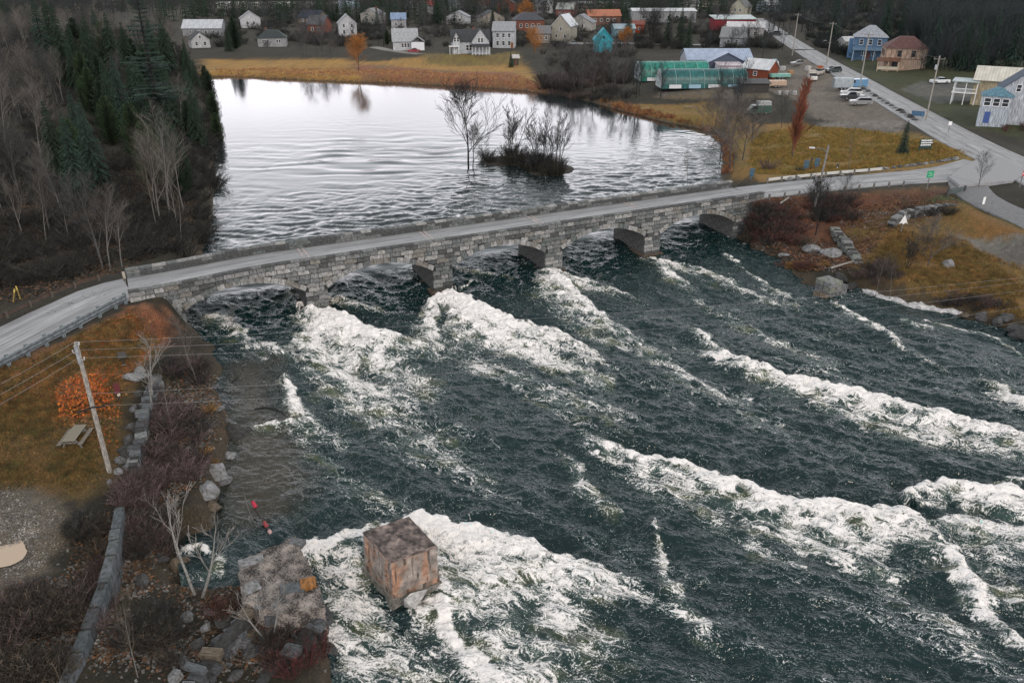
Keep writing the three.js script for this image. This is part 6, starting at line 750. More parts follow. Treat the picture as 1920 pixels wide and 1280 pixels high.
function wheelG() { const g = new GB(); g.tube([[0, 0, -.11], [0, 0, .11]], [.34, .34], 14); return g.build(); }
const WHEEL = wheelG(), RIM = (() => { const g = new GB(); g.tube([[0, 0, -.12], [0, 0, .12]], [.2, .2], 10); return g.build(); })(), tyreM = M(0.018, 0.018, 0.019), rimM = M(0.35, 0.36, 0.37, { roughness: 0.35, metalness: 0.6 }), glassM = M(0.015, 0.02, 0.024, { roughness: 0.08 });
const CARS = { // side outline of body, glass house [x, y], half width
  suv: { b: [[-2.3, .35], [-2.32, .85], [-2.2, 1.02], [-.95, 1.08], [2.2, 1.1], [2.32, .9], [2.3, .35]], c: [[-1.15, 1.06], [-.45, 1.62], [1.75, 1.64], [2.18, 1.08]], w: .92 },
  sedan: { b: [[-2.3, .32], [-2.32, .72], [-2.1, .85], [-1.05, .95], [1.5, .98], [2.25, .92], [2.34, .7], [2.3, .32]], c: [[-1.1, .94], [-.35, 1.42], [.85, 1.44], [1.65, .97]], w: .89 },
  van: { b: [[-2.6, .35], [-2.62, .95], [-2.1, 1.2], [-1.6, 2.0], [2.5, 2.05], [2.6, 1.9], [2.6, .35]], c: [[-2.02, 1.26], [-1.62, 1.88], [-.7, 1.9], [-.7, 1.25]], w: .98 },
  pickup: { b: [[-2.7, .42], [-2.72, .98], [-2.5, 1.1], [-1.2, 1.16], [.7, 1.18], [.75, 1.05], [2.6, 1.06], [2.65, .42]], c: [[-1.35, 1.14], [-.75, 1.78], [.5, 1.8], [.72, 1.16]], w: .98 } };
function car(kind, u, v, turn, col, label, o = {}) { const C = CARS[kind], g = G(u, v), t = thing(o.name || 'parked_car', label, o.cat || 'car', g[0], g[1] + (o.lift || 0), g[2], turn, o.group); const ex = (pts, w) => { const s = new THREE.Shape(pts.map(p => new THREE.Vector2(...p))); const e = new THREE.ExtrudeGeometry(s, { depth: w * 2 - .16, bevelEnabled: true, bevelThickness: .08, bevelSize: .06, bevelSegments: 2 }); e.translate(0, 0, -w + .08); return e; };
  part('body', ex(C.b, C.w), new THREE.MeshPhysicalMaterial({ color: new THREE.Color().setRGB(...col), roughness: 0.4, clearcoat: 0.7, clearcoatRoughness: 0.1 }), t); const gh = part('glasshouse', ex(C.c, kind === 'van' ? C.w + .02 : C.w - .1), glassM, t); if (kind !== 'van') { const rf = new GB(), c = C.c; rf.box(c[1][0] + .1, c[2][0] - .05, c[1][1] + .05, c[1][1] + .1, -C.w + .14, C.w - .14); part('roof', rf.build(), M(...col, { roughness: 0.35 }), t); }
  for (const x of [-1.45, 1.45]) for (const z of [-1, 1]) { const wl = part('wheel', WHEEL, tyreM, t); wl.position.set(x, .34, z * (C.w - .08)); part('rim', RIM, rimM, wl); }
  for (const z of [-1, 1]) { const a = new GB(); a.box(-2.42, -2.3, .68, .84, z * .62 - .16, z * .62 + .16); part('headlight', a.build(), M(0.6, 0.6, 0.58, { roughness: .2 }), t); const b = new GB(); b.box(2.32, 2.42, .7, .9, z * .66 - .12, z * .66 + .12); part('tail_light', b.build(), M(0.3, 0.02, 0.02, { roughness: .3 }), t); }
  if (o.box) { const b = ringBox(...o.box.slice(0, 3), .06); part('cargo_box', b.build(), M(...o.box[6], S_grain), t).position.set(...o.box.slice(3, 6)); }
  return t; }
function trailer(u, v, turn, L, h, col, label, name = 'trailer') { const g = G(u, v), t = thing(name, label, 'trailer', g[0], g[1], g[2], turn); const b = ringBox(L, h, 2.1, .1); part('box', b.build(), M(...col, { map: rep(T_seam, .3), roughness: .5 }), t).position.set(0, .55 + h / 2, 0); for (const z of [-1, 1]) for (const x of [-.4, .45]) { const w = part('wheel', WHEEL, tyreM, t); w.position.set(x, .34, z * 1.08); part('rim', RIM, rimM, w); } const c = new GB(); c.bar([L / 2, .5, .5], [L / 2 + 1, .5, 0], .08, .1); c.bar([L / 2, .5, -.5], [L / 2 + 1, .5, 0], .08, .1); part('drawbar', c.build(), steel, t); const d = new GB(); d.box(-L / 2 - .03, -L / 2 + .01, .7, h + .4, -.85, .85); part('door', d.build(), M(...col.map(e => e * .8), S_grain), t); return t; }
function quonset(u, v, turn, L, R, hgt, col, label) { const g = G(u, v), t = thing('greenhouse', label, 'greenhouse', g[0], g[1], g[2], turn); const n = 16, b = new GB(), P = (k, x, s = 1) => { const a = Math.PI * k / n; return [x, Math.max(0, Math.sin(a)) ** .8 * hgt * s, -Math.cos(a) * R * s]; };
  const bays = 6; for (let q = 0; q < bays; q++) { const c = new GB(), x0 = -L / 2 + q * L / bays, x1 = x0 + L / bays; for (let k = 0; k < n; k++) { const a = c.v(...P(k, x0)), d = c.v(...P(k, x1)), e = c.v(...P(k + 1, x1)), f = c.v(...P(k + 1, x0)); c.i.push(a, d, e, a, e, f); } part('cover_sheet', c.build(), M(...col.map((z, i) => z * (0.9 + 0.22 * ((q * 7) % 3) / 2)), { roughness: .45, map: rep(T_grain, .2) }), t); }
  for (let q = 0; q <= bays; q++) { const c = new GB(), x = -L / 2 + q * L / bays; c.tube(Array.from({ length: n + 1 }, (_, k) => P(k, x, 1.008)), Array(n + 1).fill(.05), 5); part('hoop', c.build(), M(0.3, 0.42, 0.4), t); }
  for (const x of [-L / 2, L / 2]) { const c = new GB(); for (let k = 0; k < n; k++) c.tri([x, 0, 0], P(k, x), P(k + 1, x)); part('end_wall', c.build(), M(0.55, 0.6, 0.6, { roughness: .5 }), t, 'pale end wall'); }
  for (let q = 0; q < 4; q++) { const c = new GB(), x = -L / 2 + 2 + q * (L - 2) / 4; c.box(x, x + L * .14, .1, 1.05, R + .01, R + .12); part('side_panel', c.build(), [M(0.6, 0.62, 0.64), M(0.28, 0.42, 0.52)][q % 2], t); } return t; }
// ------------------------------------------------------------------ the village
const cream = [0.6, 0.58, 0.52], wht = [0.66, 0.67, 0.69], dgrey = [0.055, 0.06, 0.068], lgrey = [0.36, 0.37, 0.39], tin = [0.46, 0.48, 0.51], brick = [0.24, 0.085, 0.055];
const face = (u) => -Math.atan2((u - 960) / 1493, 1) * 0.6; // houses look out over the river
// far bank, left to right
house('cottage', 'small white gabled cottage nearest the pine wood on the far bank', 374, 88, 0.5, { w: 7, d: 8, h: 3.2, rh: 2.8, kind: 'z', wall: wht, roof: dgrey, win: [['f', -1.6, 1.6, .9, 1.3], ['f', 1.6, 1.6, .9, 1.3], ['f', 0, 4.1, .8, 1]] });
house('shed', 'long pale roofed shed behind the far bank cottage', 385, 66, 0.05, { w: 17, d: 9, h: 3.4, rh: 3.2, wall: lgrey, roof: tin, metal: true, cat: 'shed', win: rowWin('f', 4, 3.4, 1.8, 1, 1) });
house('bungalow', 'low pale bungalow with ribbon windows left on the far bank', 512, 86, 0.18, { w: 11, d: 8, h: 3.4, rh: 2.8, kind: 'h', wall: [0.42, 0.43, 0.44], roof: [0.045, 0.06, 0.06], win: [...rowWin('f', 3, .8, 2.1, .62, 1.3).map(a => [a[0], a[1] - 2.6, a[2], a[3], a[4]]), ...rowWin('f', 2, .9, 2.1, .7, 1.2).map(a => [a[0], a[1] + 2.6, a[2], a[3], a[4]])], chimney: -.2 });
house('long_barn', 'very long low white building at the top left of the village', 540, 16, 0.03, { w: 92, d: 10, h: 3.2, rh: 1.2, wall: [0.6, 0.58, 0.54], roof: [0.5, 0.48, 0.44], metal: true, cat: 'barn', win: rowWin('f', 12, 7, 1.8, 1.6, 1) });
house('village_house', 'white house with steep gable behind the grey shrubs left of the orange willow', 652, 66, 0.25, { w: 7.5, d: 9, h: 5.2, rh: 3.4, kind: 'z', wall: wht, roof: lgrey, win: [['f', -1.7, 1.7, 1, 1.5], ['f', 1.7, 1.7, 1, 1.5], ['f', -1.7, 4.2, .9, 1.3], ['f', 1.7, 4.2, .9, 1.3]] });
house('village_house', 'dark roofed house with pale gable trim at the top left', 588, 44, -0.5, { w: 13, d: 9, h: 3.2, rh: 3.2, wall: [0.2, 0.17, 0.14], roof: [0.03, 0.038, 0.06], win: rowWin('f', 3, 3, 1.8, 1, 1.1) });
house('village_house', 'blue grey roofed house above the orange willow', 655, 28, 0.3, { w: 11, d: 9, h: 4.5, rh: 3.2, wall: [0.4, 0.42, 0.46], roof: [0.3, 0.36, 0.44], metal: true, win: rowWin('f', 3, 2.8, 2, 1, 1.4) });
house('village_house', 'red gabled house at the top above the pale gambrel house', 800, 26, -0.4, { w: 10, d: 9, h: 5, rh: 3.6, kind: 'z', wall: [0.4, 0.4, 0.4], roof: [0.33, 0.06, 0.05], win: rowWin('f', 2, 3, 2, 1, 1.4) });
house('village_house', 'blue roofed house behind the pale gambrel house', 748, 52, 0.1, { w: 7, d: 7, h: 4.2, rh: 2.6, wall: [0.5, 0.5, 0.52], roof: [0.2, 0.27, 0.4], metal: true, win: rowWin('f', 2, 2.6, 2, .9, 1.2) });
house('village_house', 'pale grey roofed white house beside the gravel drive', 760, 92, 0.15, { w: 9.5, d: 8, h: 3.4, rh: 4.2, kind: 'x', wall: wht, roof: [0.42, 0.44, 0.46], win: [...rowWin('f', 3, 1.1, 1.8, .8, 1.4)], door: 3.2, extra: t => { const b = new GB(); b.box(2.2, 7.2, 0, 3, 0, 6); part('garage', b.build(), M(...wht), t); const r = new GB(); r.hexa([[2, 3, 6.3], [4.7, 4.9, 6.3], [4.7, 4.9, -.3], [2, 3, -.3], [2, 3.2, 6.3], [4.7, 5.1, 6.3], [4.7, 5.1, -.3], [2, 3.2, -.3]]); r.hexa([[4.7, 4.9, 6.3], [7.5, 3, 6.3], [7.5, 3, -.3], [4.7, 4.9, -.3], [4.7, 5.1, 6.3], [7.5, 3.2, 6.3], [7.5, 3.2, -.3], [4.7, 5.1, -.3]]); part('garage_roof', r.build(), M(...lgrey, S_shin), t); } });
house('farmhouse', 'white farmhouse with twin gables and a long porch on the far bank', 882, 98, 0.08, { w: 14, d: 7, h: 4.4, rh: 3.6, wall: [0.62, 0.65, 0.69], roof: dgrey, win: [...rowWin('f', 2, 1.2, 2, .85, 1.9).map(a => [a[0], a[1] - .6, a[2], a[3], a[4]])], chimney: .1, extra: t => {
  const wing = (x, w, d, h, rh) => { const m = part('gable_wing', wallGB(w, d, h, rh, 'z').build(), M(0.62, 0.65, 0.69, { map: rep(T_wood, .25) }), t); m.position.set(x, 0, 3.5 + d / 2 - .6); const r = part('gable_roof', roofGB(w, d, h, rh, 'z', .35).build(), M(...dgrey, S_shin), t); r.position.copy(m.position); for (const dx of [-.55, .55]) addWindow(m, 'f', w, d, dx, h + .3, .75, 1.5); return m; };
  wing(3.6, 6.4, 2.6, 4.4, 4.2); wing(-5.2, 2.6, 1.4, 4.6, 3.0); const porch = part('porch_roof', (() => { const b = new GB(); b.hexa([[.2, 2.6, 8.0], [7.0, 2.6, 8.0], [7.0, 3.3, 5.5], [.2, 3.3, 5.5], [.2, 2.75, 8.0], [7.0, 2.75, 8.0], [7.0, 3.45, 5.5], [.2, 3.45, 5.5]]); return b.build(); })(), M(...dgrey, S_shin), t); for (let k = 0; k < 6; k++) { const b = new GB(); b.box(.3 + k * 1.3, .45 + k * 1.3, -.3, 2.62, 7.75, 7.9); part('porch_post', b.build(), trimW, porch); } const l = new GB(); l.box(-8, -4.2, 2.5, 2.7, 3.4, 5.6); const p2 = part('porch_roof', l.build(), trimW, t); for (const x of [-7.8, -6.2, -4.5]) { const b = new GB(); b.box(x, x + .15, -.3, 2.5, 5.35, 5.5); part('porch_post', b.build(), trimW, p2); } } });
house('village_house', 'white two storey house just right of the twin gabled farmhouse', 946, 88, -0.1, { w: 8.5, d: 8, h: 6.4, rh: 3, kind: 'x', wall: [0.62, 0.64, 0.67], roof: lgrey, win: [...rowWin('f', 3, 2.3, 1.8, 1, 1.5), ...rowWin('f', 3, 2.3, 4.7, 1, 1.4)], door: 3.4, doorC: [0.2, 0.08, 0.03] });
house('village_house', 'brick house with dark hip roof behind the orange tree', 990, 56, 0.15, { w: 14, d: 10, h: 4.6, rh: 3, kind: 'h', wall: brick, roof: [0.08, 0.085, 0.1], win: [...rowWin('f', 4, 2.8, 2.2, 1.1, 1.5)], chimney: .2 });
house('village_house', 'cream house with shining metal gable roof left of the turquoise house', 1058, 74, -0.35, { w: 8, d: 11, h: 5.8, rh: 4.2, kind: 'z', wall: [0.46, 0.43, 0.36], roof: [0.5, 0.53, 0.56], metal: true, win: [['f', -1.8, 1.8, .9, 1.4], ['f', 1.8, 1.8, .9, 1.4], ['f', 0, 4.6, .9, 1.3]] });
house('village_house', 'grey timber house above the orange tree', 1012, 78, 0.1, { w: 8, d: 7, h: 3.6, rh: 2.6, wall: [0.32, 0.29, 0.25], roof: [0.2, 0.2, 0.21], win: rowWin('f', 3, 2.2, 1.8, .9, 1.3) });
house('turquoise_house', 'bright turquoise gabled house standing alone above the thicket', 1130, 96, -0.05, { w: 6.8, d: 8, h: 4.6, rh: 3.6, kind: 'z', wall: [0.05, 0.42, 0.52], roof: [0.05, 0.36, 0.46], trim: M(0.02, 0.1, 0.12), win: [['f', 0, 5.3, .8, .7]] });
house('village_house', 'brick house with orange tiled roof behind the turquoise house', 1130, 44, 0.1, { w: 16, d: 9, h: 3.8, rh: 2.6, wall: [0.22, 0.12, 0.09], roof: [0.5, 0.2, 0.12], win: rowWin('f', 4, 3.2, 1.9, 1.2, 1.2) });
house('store', 'wide flat white commercial building at the top centre', 1112, 22, 0.02, { w: 26, d: 14, h: 5.2, rh: .8, kind: 'x', wall: [0.3, 0.2, 0.17], roof: [0.68, 0.66, 0.68], metal: true, cat: 'building', win: rowWin('f', 7, 3.2, 2.6, 1.6, 1.6) });
house('village_house', 'red brick gabled house left of the white commercial building', 1062, 34, -0.3, { w: 10, d: 8, h: 5, rh: 3, kind: 'x', wall: [0.27, 0.1, 0.09], roof: [0.4, 0.42, 0.4], win: rowWin('f', 3, 2.8, 2.4, 1, 1.5) });
house('village_house', 'white church like hall at the top left of the brick house', 1018, 24, 0.1, { w: 11, d: 9, h: 6, rh: 3, kind: 'x', wall: wht, roof: [0.3, 0.33, 0.34], win: rowWin('f', 3, 3, 2.6, 1.1, 2) });
house('village_house', 'low teal house beside the lone spruce above the turquoise house', 1168, 66, 0.1, { w: 9, d: 7, h: 3, rh: 1.6, wall: [0.2, 0.36, 0.42], roof: [0.3, 0.38, 0.42], metal: true, win: rowWin('f', 3, 2.4, 1.6, 1, 1.1) });
house('village_house', 'small red shed with pale base near the big bare tree', 1192, 60, -0.1, { w: 7, d: 6, h: 3.4, rh: 1.4, wall: [0.4, 0.07, 0.03], roof: [0.24, 0.08, 0.06], win: [['f', 1.4, 1.7, 1, 1]] });
house('store', 'large pale flat roofed building behind the big bare tree', 1240, 40, 0, { w: 30, d: 16, h: 5, rh: .9, wall: [0.36, 0.37, 0.38], roof: [0.5, 0.52, 0.53], metal: true, cat: 'building', win: rowWin('f', 6, 4, 2.4, 1.4, 1.4) });
house('barn', 'red walled building under the long white roof above the blue roof', 1372, 56, 0.05, { w: 18, d: 9, h: 4.6, rh: 1.2, kind: 's', wall: [0.3, 0.02, 0.035], roof: [0.4, 0.45, 0.45], metal: true, cat: 'barn', win: rowWin('f', 3, 4, 2, 1, 1) });
house('store', 'pale roofed white building right of the red barn', 1396, 70, -0.25, { w: 14, d: 12, h: 4.2, rh: 1.6, kind: 'x', wall: [0.5, 0.48, 0.48], roof: [0.52, 0.5, 0.51], metal: true, cat: 'building', win: rowWin('f', 4, 2.6, 2, 1.2, 1.2) });
house('village_house', 'grey gabled house by the street behind the blue roofed building', 1376, 84, -0.4, { w: 9, d: 8, h: 3, rh: 3.2, wall: [0.36, 0.38, 0.4], roof: [0.27, 0.28, 0.29], win: rowWin('f', 2, 3, 1.6, 1, 1.1) });
house('village_house', 'cream gable peeking over the trees at the top of the street', 1388, 30, -0.6, { w: 8, d: 9, h: 4.6, rh: 3.6, kind: 'z', wall: [0.56, 0.53, 0.42], roof: [0.16, 0.17, 0.17], win: rowWin('f', 2, 2.6, 3, .9, 1.4) });
house('store', 'blue grey metal roofed store with a dark gable above the greenhouses', 1340, 130, 0.0, { w: 20, d: 12, h: 3.6, rh: 2.6, wall: [0.5, 0.53, 0.58], roof: [0.32, 0.38, 0.5], metal: true, cat: 'building', win: rowWin('f', 3, 2, 2, 1, .9), extra: t => { const m = part('gable_wing', wallGB(11, 4, 3.4, 2.6, 'z').build(), M(0.06, 0.075, 0.11), t); m.position.set(1.2, 0, 8); const r = part('gable_roof', roofGB(11, 4, 3.4, 2.6, 'z', .5).build(), M(0.32, 0.38, 0.5, S_seam), t); r.position.copy(m.position); const b = new GB(); b.box(-2.4, 4.6, 0, 3, 10, 16); part('annex', b.build(), M(0.56, 0.5, 0.54), t); const c = new GB(); c.hexa([[-2.7, 2.9, 16.4], [4.9, 2.9, 16.4], [4.9, 3.3, 9.9], [-2.7, 3.3, 9.9], [-2.7, 3.05, 16.4], [4.9, 3.05, 16.4], [4.9, 3.45, 9.9], [-2.7, 3.45, 9.9]]); part('annex_roof', c.build(), M(0.6, 0.52, 0.56, S_seam), t); } });
quonset(1258, 148, 0.06, 20, 4.4, 5.0, [0.02, 0.26, 0.2], 'bright green arched greenhouse, the one behind to the left');
quonset(1314, 162, 0.04, 23, 4.0, 4.6, [0.014, 0.13, 0.13], 'dark green arched greenhouse, the one in front to the right');
house('red_shed', 'rust red shed with pale sloping roof right of the greenhouses', 1424, 148, -0.75, { w: 8, d: 6, h: 3.2, rh: 2.2, kind: 'x', wall: [0.3, 0.07, 0.03], roof: [0.55, 0.56, 0.58], metal: true, cat: 'shed', win: [['f', 0, 1.8, 1, 1]] });
house('stall', 'dark market stall with a row of white goods below the red shed', 1412, 172, 0.0, { w: 7, d: 3.4, h: 2.2, rh: .7, kind: 's', wall: [0.07, 0.065, 0.06], roof: [0.1, 0.1, 0.1], cat: 'stall' });
for (let k = 0; k < 7; k++) { const g = G(1394 + k * 6, 160), b = ringBox(.7, .8, .7, .08); const m = single('white_bag', b.build(), M(0.62, 0.61, 0.6, S_grain), 'white bag in the row behind the dark market stall', 'bag', 'row of white bags'); m.position.set(g[0], g[1] + .4, g[2]); m.rotation.y = r3(); }
for (let k = 0; k < 5; k++) { const g = G(1462 + k * 7, 178), b = ringBox(.8, 1.0, .8, .06); const m = single('pallet_stack', b.build(), M(...[[0.55, 0.55, 0.54], [0.3, 0.28, 0.26]][k % 2], S_wood), 'wrapped pallet in the row at the edge of the parking lot', 'pallet', 'row of wrapped pallets'); m.position.set(g[0], g[1] + .5, g[2]); m.rotation.y = r3(); }
house('blue_house', 'blue two storey house with grey hip roof above the street', 1626, 108, -0.35, { w: 9.5, d: 9.5, h: 6.4, rh: 3.2, kind: 'h', wall: [0.10, 0.19, 0.31], roof: [0.36, 0.38, 0.42], trim: M(0.5, 0.55, 0.62), win: [...rowWin('f', 3, 2.6, 5, 1, 1.5), ...rowWin('l', 3, 2.6, 5, 1, 1.5), ...rowWin('f', 2, 3, 1.8, 1, 1.5)], door: 0, extra: t => { const b = new GB(); b.hexa([[-4.8, 2.7, 7], [4.8, 2.7, 7], [4.8, 3.4, 4.75], [-4.8, 3.4, 4.75], [-4.8, 2.85, 7], [4.8, 2.85, 7], [4.8, 3.55, 4.75], [-4.8, 3.55, 4.75]]); const p = part('porch_roof', b.build(), M(0.12, 0.2, 0.3, S_shin), t); for (const x of [-4.6, -1.6, 1.4, 4.4]) { const c = new GB(); c.box(x, x + .18, -.4, 2.72, 6.7, 6.88); part('porch_post', c.build(), M(0.3, 0.38, 0.46), p); } const d = new GB(); d.box(-6, -4.75, 0, 5.6, -2, 2); part('bay', d.build(), M(0.10, 0.19, 0.31), t); } });
house('tan_house', 'tan timbered house with red brown hip roof beside the blue one', 1690, 128, -0.28, { w: 11, d: 9, h: 5.8, rh: 2.9, kind: 'h', wall: [0.5, 0.36, 0.27], roof: [0.13, 0.06, 0.055], trim: M(0.07, 0.05, 0.05), win: [...rowWin('f', 2, 3.6, 4.4, 1, 1.5), ...rowWin('l', 3, 2.2, 4.4, .9, 1.4), ['f', -2.6, 1.5, 1.4, 1.7]], extra: t => { for (let k = 0; k < 9; k++) { const b = new GB(), x = -5.4 + k * 1.35; b.box(x - .06, x + .06, 3, 5.8, 4.5, 4.56); part('timber', b.build(), M(0.09, 0.06, 0.05), t); } const s = new GB(); s.box(-5.55, 5.55, 2.9, 3.05, 4.5, 4.6); part('band', s.build(), M(0.09, 0.06, 0.05), t); const b = new GB(); b.hexa([[-7.6, 2.4, 6.5], [-1.5, 2.4, 6.5], [-1.5, 3.1, 4.55], [-7.6, 3.1, 4.55], [-7.6, 2.6, 6.5], [-1.5, 2.6, 6.5], [-1.5, 3.3, 4.55], [-7.6, 3.3, 4.55]]); const p = part('porch_roof', b.build(), M(0.17, 0.08, 0.05, S_shin), t); for (const x of [-7.3, -4.6, -1.9]) { const c = new GB(); c.box(x, x + .2, -.4, 2.42, 6.2, 6.4); part('porch_post', c.build(), M(0.4, 0.32, 0.24), p); } const r = new GB(); r.box(-7.3, -1.9, .2, 1.0, 6.22, 6.3); part('porch_rail', r.build(), M(0.4, 0.36, 0.28), p); } });
house('white_house', 'white house with dark blue gable roof cut by the right edge', 1905, 224, -0.5, { w: 8, d: 9, h: 6, rh: 3.4, kind: 'z', wall: [0.6, 0.63, 0.68], roof: [0.07, 0.1, 0.15], win: [['f', -1, 6.4, .7, 1.2], ['f', .9, 6.4, .7, 1.2], ['f', 2, 2.6, 1, 1.8], ['l', 1, 2.6, 1, 1.6]], extra: t => { const m = part('sunroom', wallGB(5, 5, 5, 0, 'h').build(), M(0.55, 0.6, 0.66, { map: rep(T_wood, .25) }), t); m.position.set(-4.2, 0, 4.4); const r = part('sunroom_roof', roofGB(5, 5, 5, 1.4, 'h', .35).build(), M(0.12, 0.25, 0.32, S_shin), t); r.position.copy(m.position); for (const x of [-1.5, 0, 1.5]) { addWindow(m, 'f', 5, 5, x, 3.9, 1, 1.3); addWindow(m, 'l', 5, 5, x, 3.9, 1, 1.3); } addDoor(m, 'f', 5, 5, -1, [0.05, 0.09, 0.25]); } });
house('white_house', 'cream roofed house with open balcony behind the right edge house', 1872, 196, -0.55, { w: 11, d: 8, h: 5.6, rh: 2.4, kind: 'x', wall: [0.5, 0.42, 0.28], roof: [0.56, 0.53, 0.46], metal: true, win: rowWin('l', 2, 3, 4, 1, 1.2), extra: t => { const b = new GB(); b.box(-9.6, -4.6, 2.6, 2.75, -1, 5.4); const p = part('balcony', b.build(), trimW, t); for (const [x, z] of [[-9.4, 5.2], [-7, 5.2], [-4.8, 5.2], [-9.4, 2], [-9.4, -.8]]) { const c = new GB(); c.box(x, x + .16, -1, 5, z, z + .16); part('post', c.build(), trimW, p); } const c = new GB(); c.box(-9.5, -4.6, 3.5, 3.62, 5.2, 5.3); c.box(-9.5, -9.4, 3.5, 3.62, -.9, 5.2); part('railing', c.build(), trimW, p); const r = new GB(); r.box(-9.9, -4.4, 5, 5.2, -1.3, 5.7); part('balcony_roof', r.build(), M(0.4, 0.46, 0.48, S_seam), p); } });
house('outhouse', 'small dark green hut with white roof on the far bank meadow', 966, 122, 0.2, { w: 2, d: 2, h: 2.6, rh: .8, kind: 'x', wall: [0.04, 0.09, 0.06], roof: [0.6, 0.58, 0.56], cat: 'hut', door: 0 });
house('garden_shed', 'pale little shed left of the blue house', 1590, 92, 0.2, { w: 5, d: 4, h: 2.8, rh: 1.2, wall: [0.5, 0.5, 0.48], roof: [0.5, 0.5, 0.5], metal: true, cat: 'shed' });
{ // scattered roofs at the back of the village
  const R = rng(70), pal = [[wht, lgrey], [[0.4, 0.36, 0.3], dgrey], [brick, [0.1, 0.1, 0.11]], [[0.5, 0.48, 0.44], [0.3, 0.31, 0.33]], [wht, [0.14, 0.17, 0.22]], [[0.3, 0.34, 0.38], tin]]; const wn = ['white', 'tan', 'brick', 'cream', 'white', 'blue grey'], rn = ['grey roof', 'dark roof', 'dark roof', 'grey roof', 'slate blue roof', 'pale tin roof'];
  const where = ['above the far bank bungalow', 'left of the long low building', 'between bungalow and willow', 'above the gravel drive', 'left of the red gabled house', 'right of the red gabled house', 'above the farmhouse', 'behind the farmhouse to the right', 'above the orange tree', 'behind the cream house', 'beyond the white commercial building', 'at the top of the street', 'beyond the pale store', 'at the top above the red barn', 'behind the bare trees at top centre', 'at the very top left of the wood'];
  [[470, 50], [140, 18], [600, 62], [700, 44], [770, 14], [845, 20], [860, 44], [920, 48], [950, 22], [1090, 56], [1180, 14], [1440, 22], [1290, 22], [1330, 14], [900, 8], [205, 8]].forEach(([u, v], k) => { const p = k % 6; house('village_house', `${wn[p]} house with ${rn[p]} ${where[k]}`, u, v, (R() - .5) * 1.2, { w: 8 + 5 * R(), d: 8, h: 3.4 + 2 * R(), rh: 2.6 + R(), kind: R() < .5 ? 'x' : 'z', wall: pal[p][0], roof: pal[p][1], win: [...rowWin('f', 2, 3, 2, 1, 1.4)], chimney: R() < .4 ? .2 : 0 }); });
}
// vehicles
car('suv', 1614, 197, -0.12, [0.22, 0.22, 0.22], 'silver estate car nearest in the parking row');
car('pickup', 1598, 187, -0.15, [0.03, 0.032, 0.035], 'black pickup parked just behind the silver estate car', { name: 'parked_truck', cat: 'truck' });
car('suv', 1596, 179, -0.15, [0.5, 0.5, 0.5], 'white topped car third in the parking row');
trailer(1579, 168, -0.1, 4.6, 2.3, [0.36, 0.4, 0.43], 'pale grey box trailer in the parking lot');
car('van', 1604, 164, 0.1, [0.10, 0.22, 0.36], 'blue van between the grey trailer and the street', { name: 'parked_van', cat: 'van' });
car('pickup', 1523, 150, 1.35, [0.6, 0.58, 0.54], 'white truck seen from behind in the parking lot', { name: 'parked_truck', cat: 'truck', box: [2.6, 1.6, 1.9, 1.2, 1.6, 0, [0.6, 0.55, 0.5]] });
car('suv', 1535, 140, 0.9, [0.45, 0.4, 0.36], 'pale car with orange load behind the white truck', { box: [1.2, .7, 1.4, .6, 2, 0, [0.45, 0.14, 0.05]] });
car('suv', 1562, 136, 0.35, [0.02, 0.03, 0.03], 'black car turning off the street at the parking lot');
car('sedan', 1497, 122, 0.1, [0.2, 0.2, 0.2], 'grey car at the upper end of the parking lot');
car('sedan', 1762, 156, 0.05, [0.62, 0.64, 0.66], 'white car parked on the paved yard beyond the street');
car('sedan', 1546, 84, 0.1, [0.6, 0.6, 0.6], 'white car parked beside the green above the street');
car('suv', 1455, 66, -0.7, [0.06, 0.06, 0.07], 'dark car driving down the upper street');
car('van', 1422, 214, 0.05, [0.03, 0.07, 0.055], 'dark green truck at the edge of the park below the stall', { name: 'parked_truck', cat: 'truck', box: [3, 1, 1.7, 1, 2.4, 0, [0.5, 0.5, 0.5]] });
car('sedan', 776, 98, 0.1, [0.25, 0.02, 0.03], 'dark red car on the drive of the far bank house');
car('pickup', 764, 92, 0.1, [0.62, 0.62, 0.62], 'white pickup on the drive of the far bank house', { name: 'parked_truck', cat: 'truck' });
car('sedan', 1075, 84, 0.2, [0.3, 0.32, 0.36], 'grey car on the lane left of the turquoise house');
trailer(1462, 148, 0.05, 5.5, .9, [0.2, 0.42, 0.36], 'low green flat trailer in the middle of the yard');
trailer(1454, 164, 0.1, 5.2, 1.3, [0.5, 0.36, 0.26], 'tan loaded trailer beside the red shed');
car('van', 1442, 128, 0.2, [0.5, 0.55, 0.58], 'white van left of the street beyond the red shed', { name: 'parked_van', cat: 'van' });
for (const [u, v, c, l] of [[1452, 118, [0.3, 0.5, 0.6], 'blue crate in the yard behind the red shed'], [1468, 132, [0.6, 0.6, 0.58], 'white crate in the yard'], [1482, 140, [0.5, 0.3, 0.16], 'orange crate in the yard'], [1440, 148, [0.5, 0.5, 0.5], 'grey crate beside the red shed'], [1515, 132, [0.62, 0.6, 0.58], 'white tank beside the pale car']]) { const g = G(u, v); const m = single('crate', ringBox(1.4, 1.3, 1.2, .06).build(), M(...c, S_grain), l, 'crate'); m.position.set(g[0], g[1] + .6, g[2]); m.rotation.y = r3(); }
for (const [u, v, l] of [[1210, 206, 'pale bench on the left of the peninsula lawn'], [1290, 203, 'dark bench on the peninsula lawn']]) { const g = G(u, v), t = thing('park_bench', l, 'bench', ...g); const b = new GB(); b.box(-1, 1, .42, .5, -.25, .25); part('seat', b.build(), M(0.4, 0.36, 0.3, S_wood), t); for (const x of [-.8, .8]) { const c = new GB(); c.box(x - .08, x + .08, -.1, .42, -.2, .2); part('leg', c.build(), woodGrey, t); } }
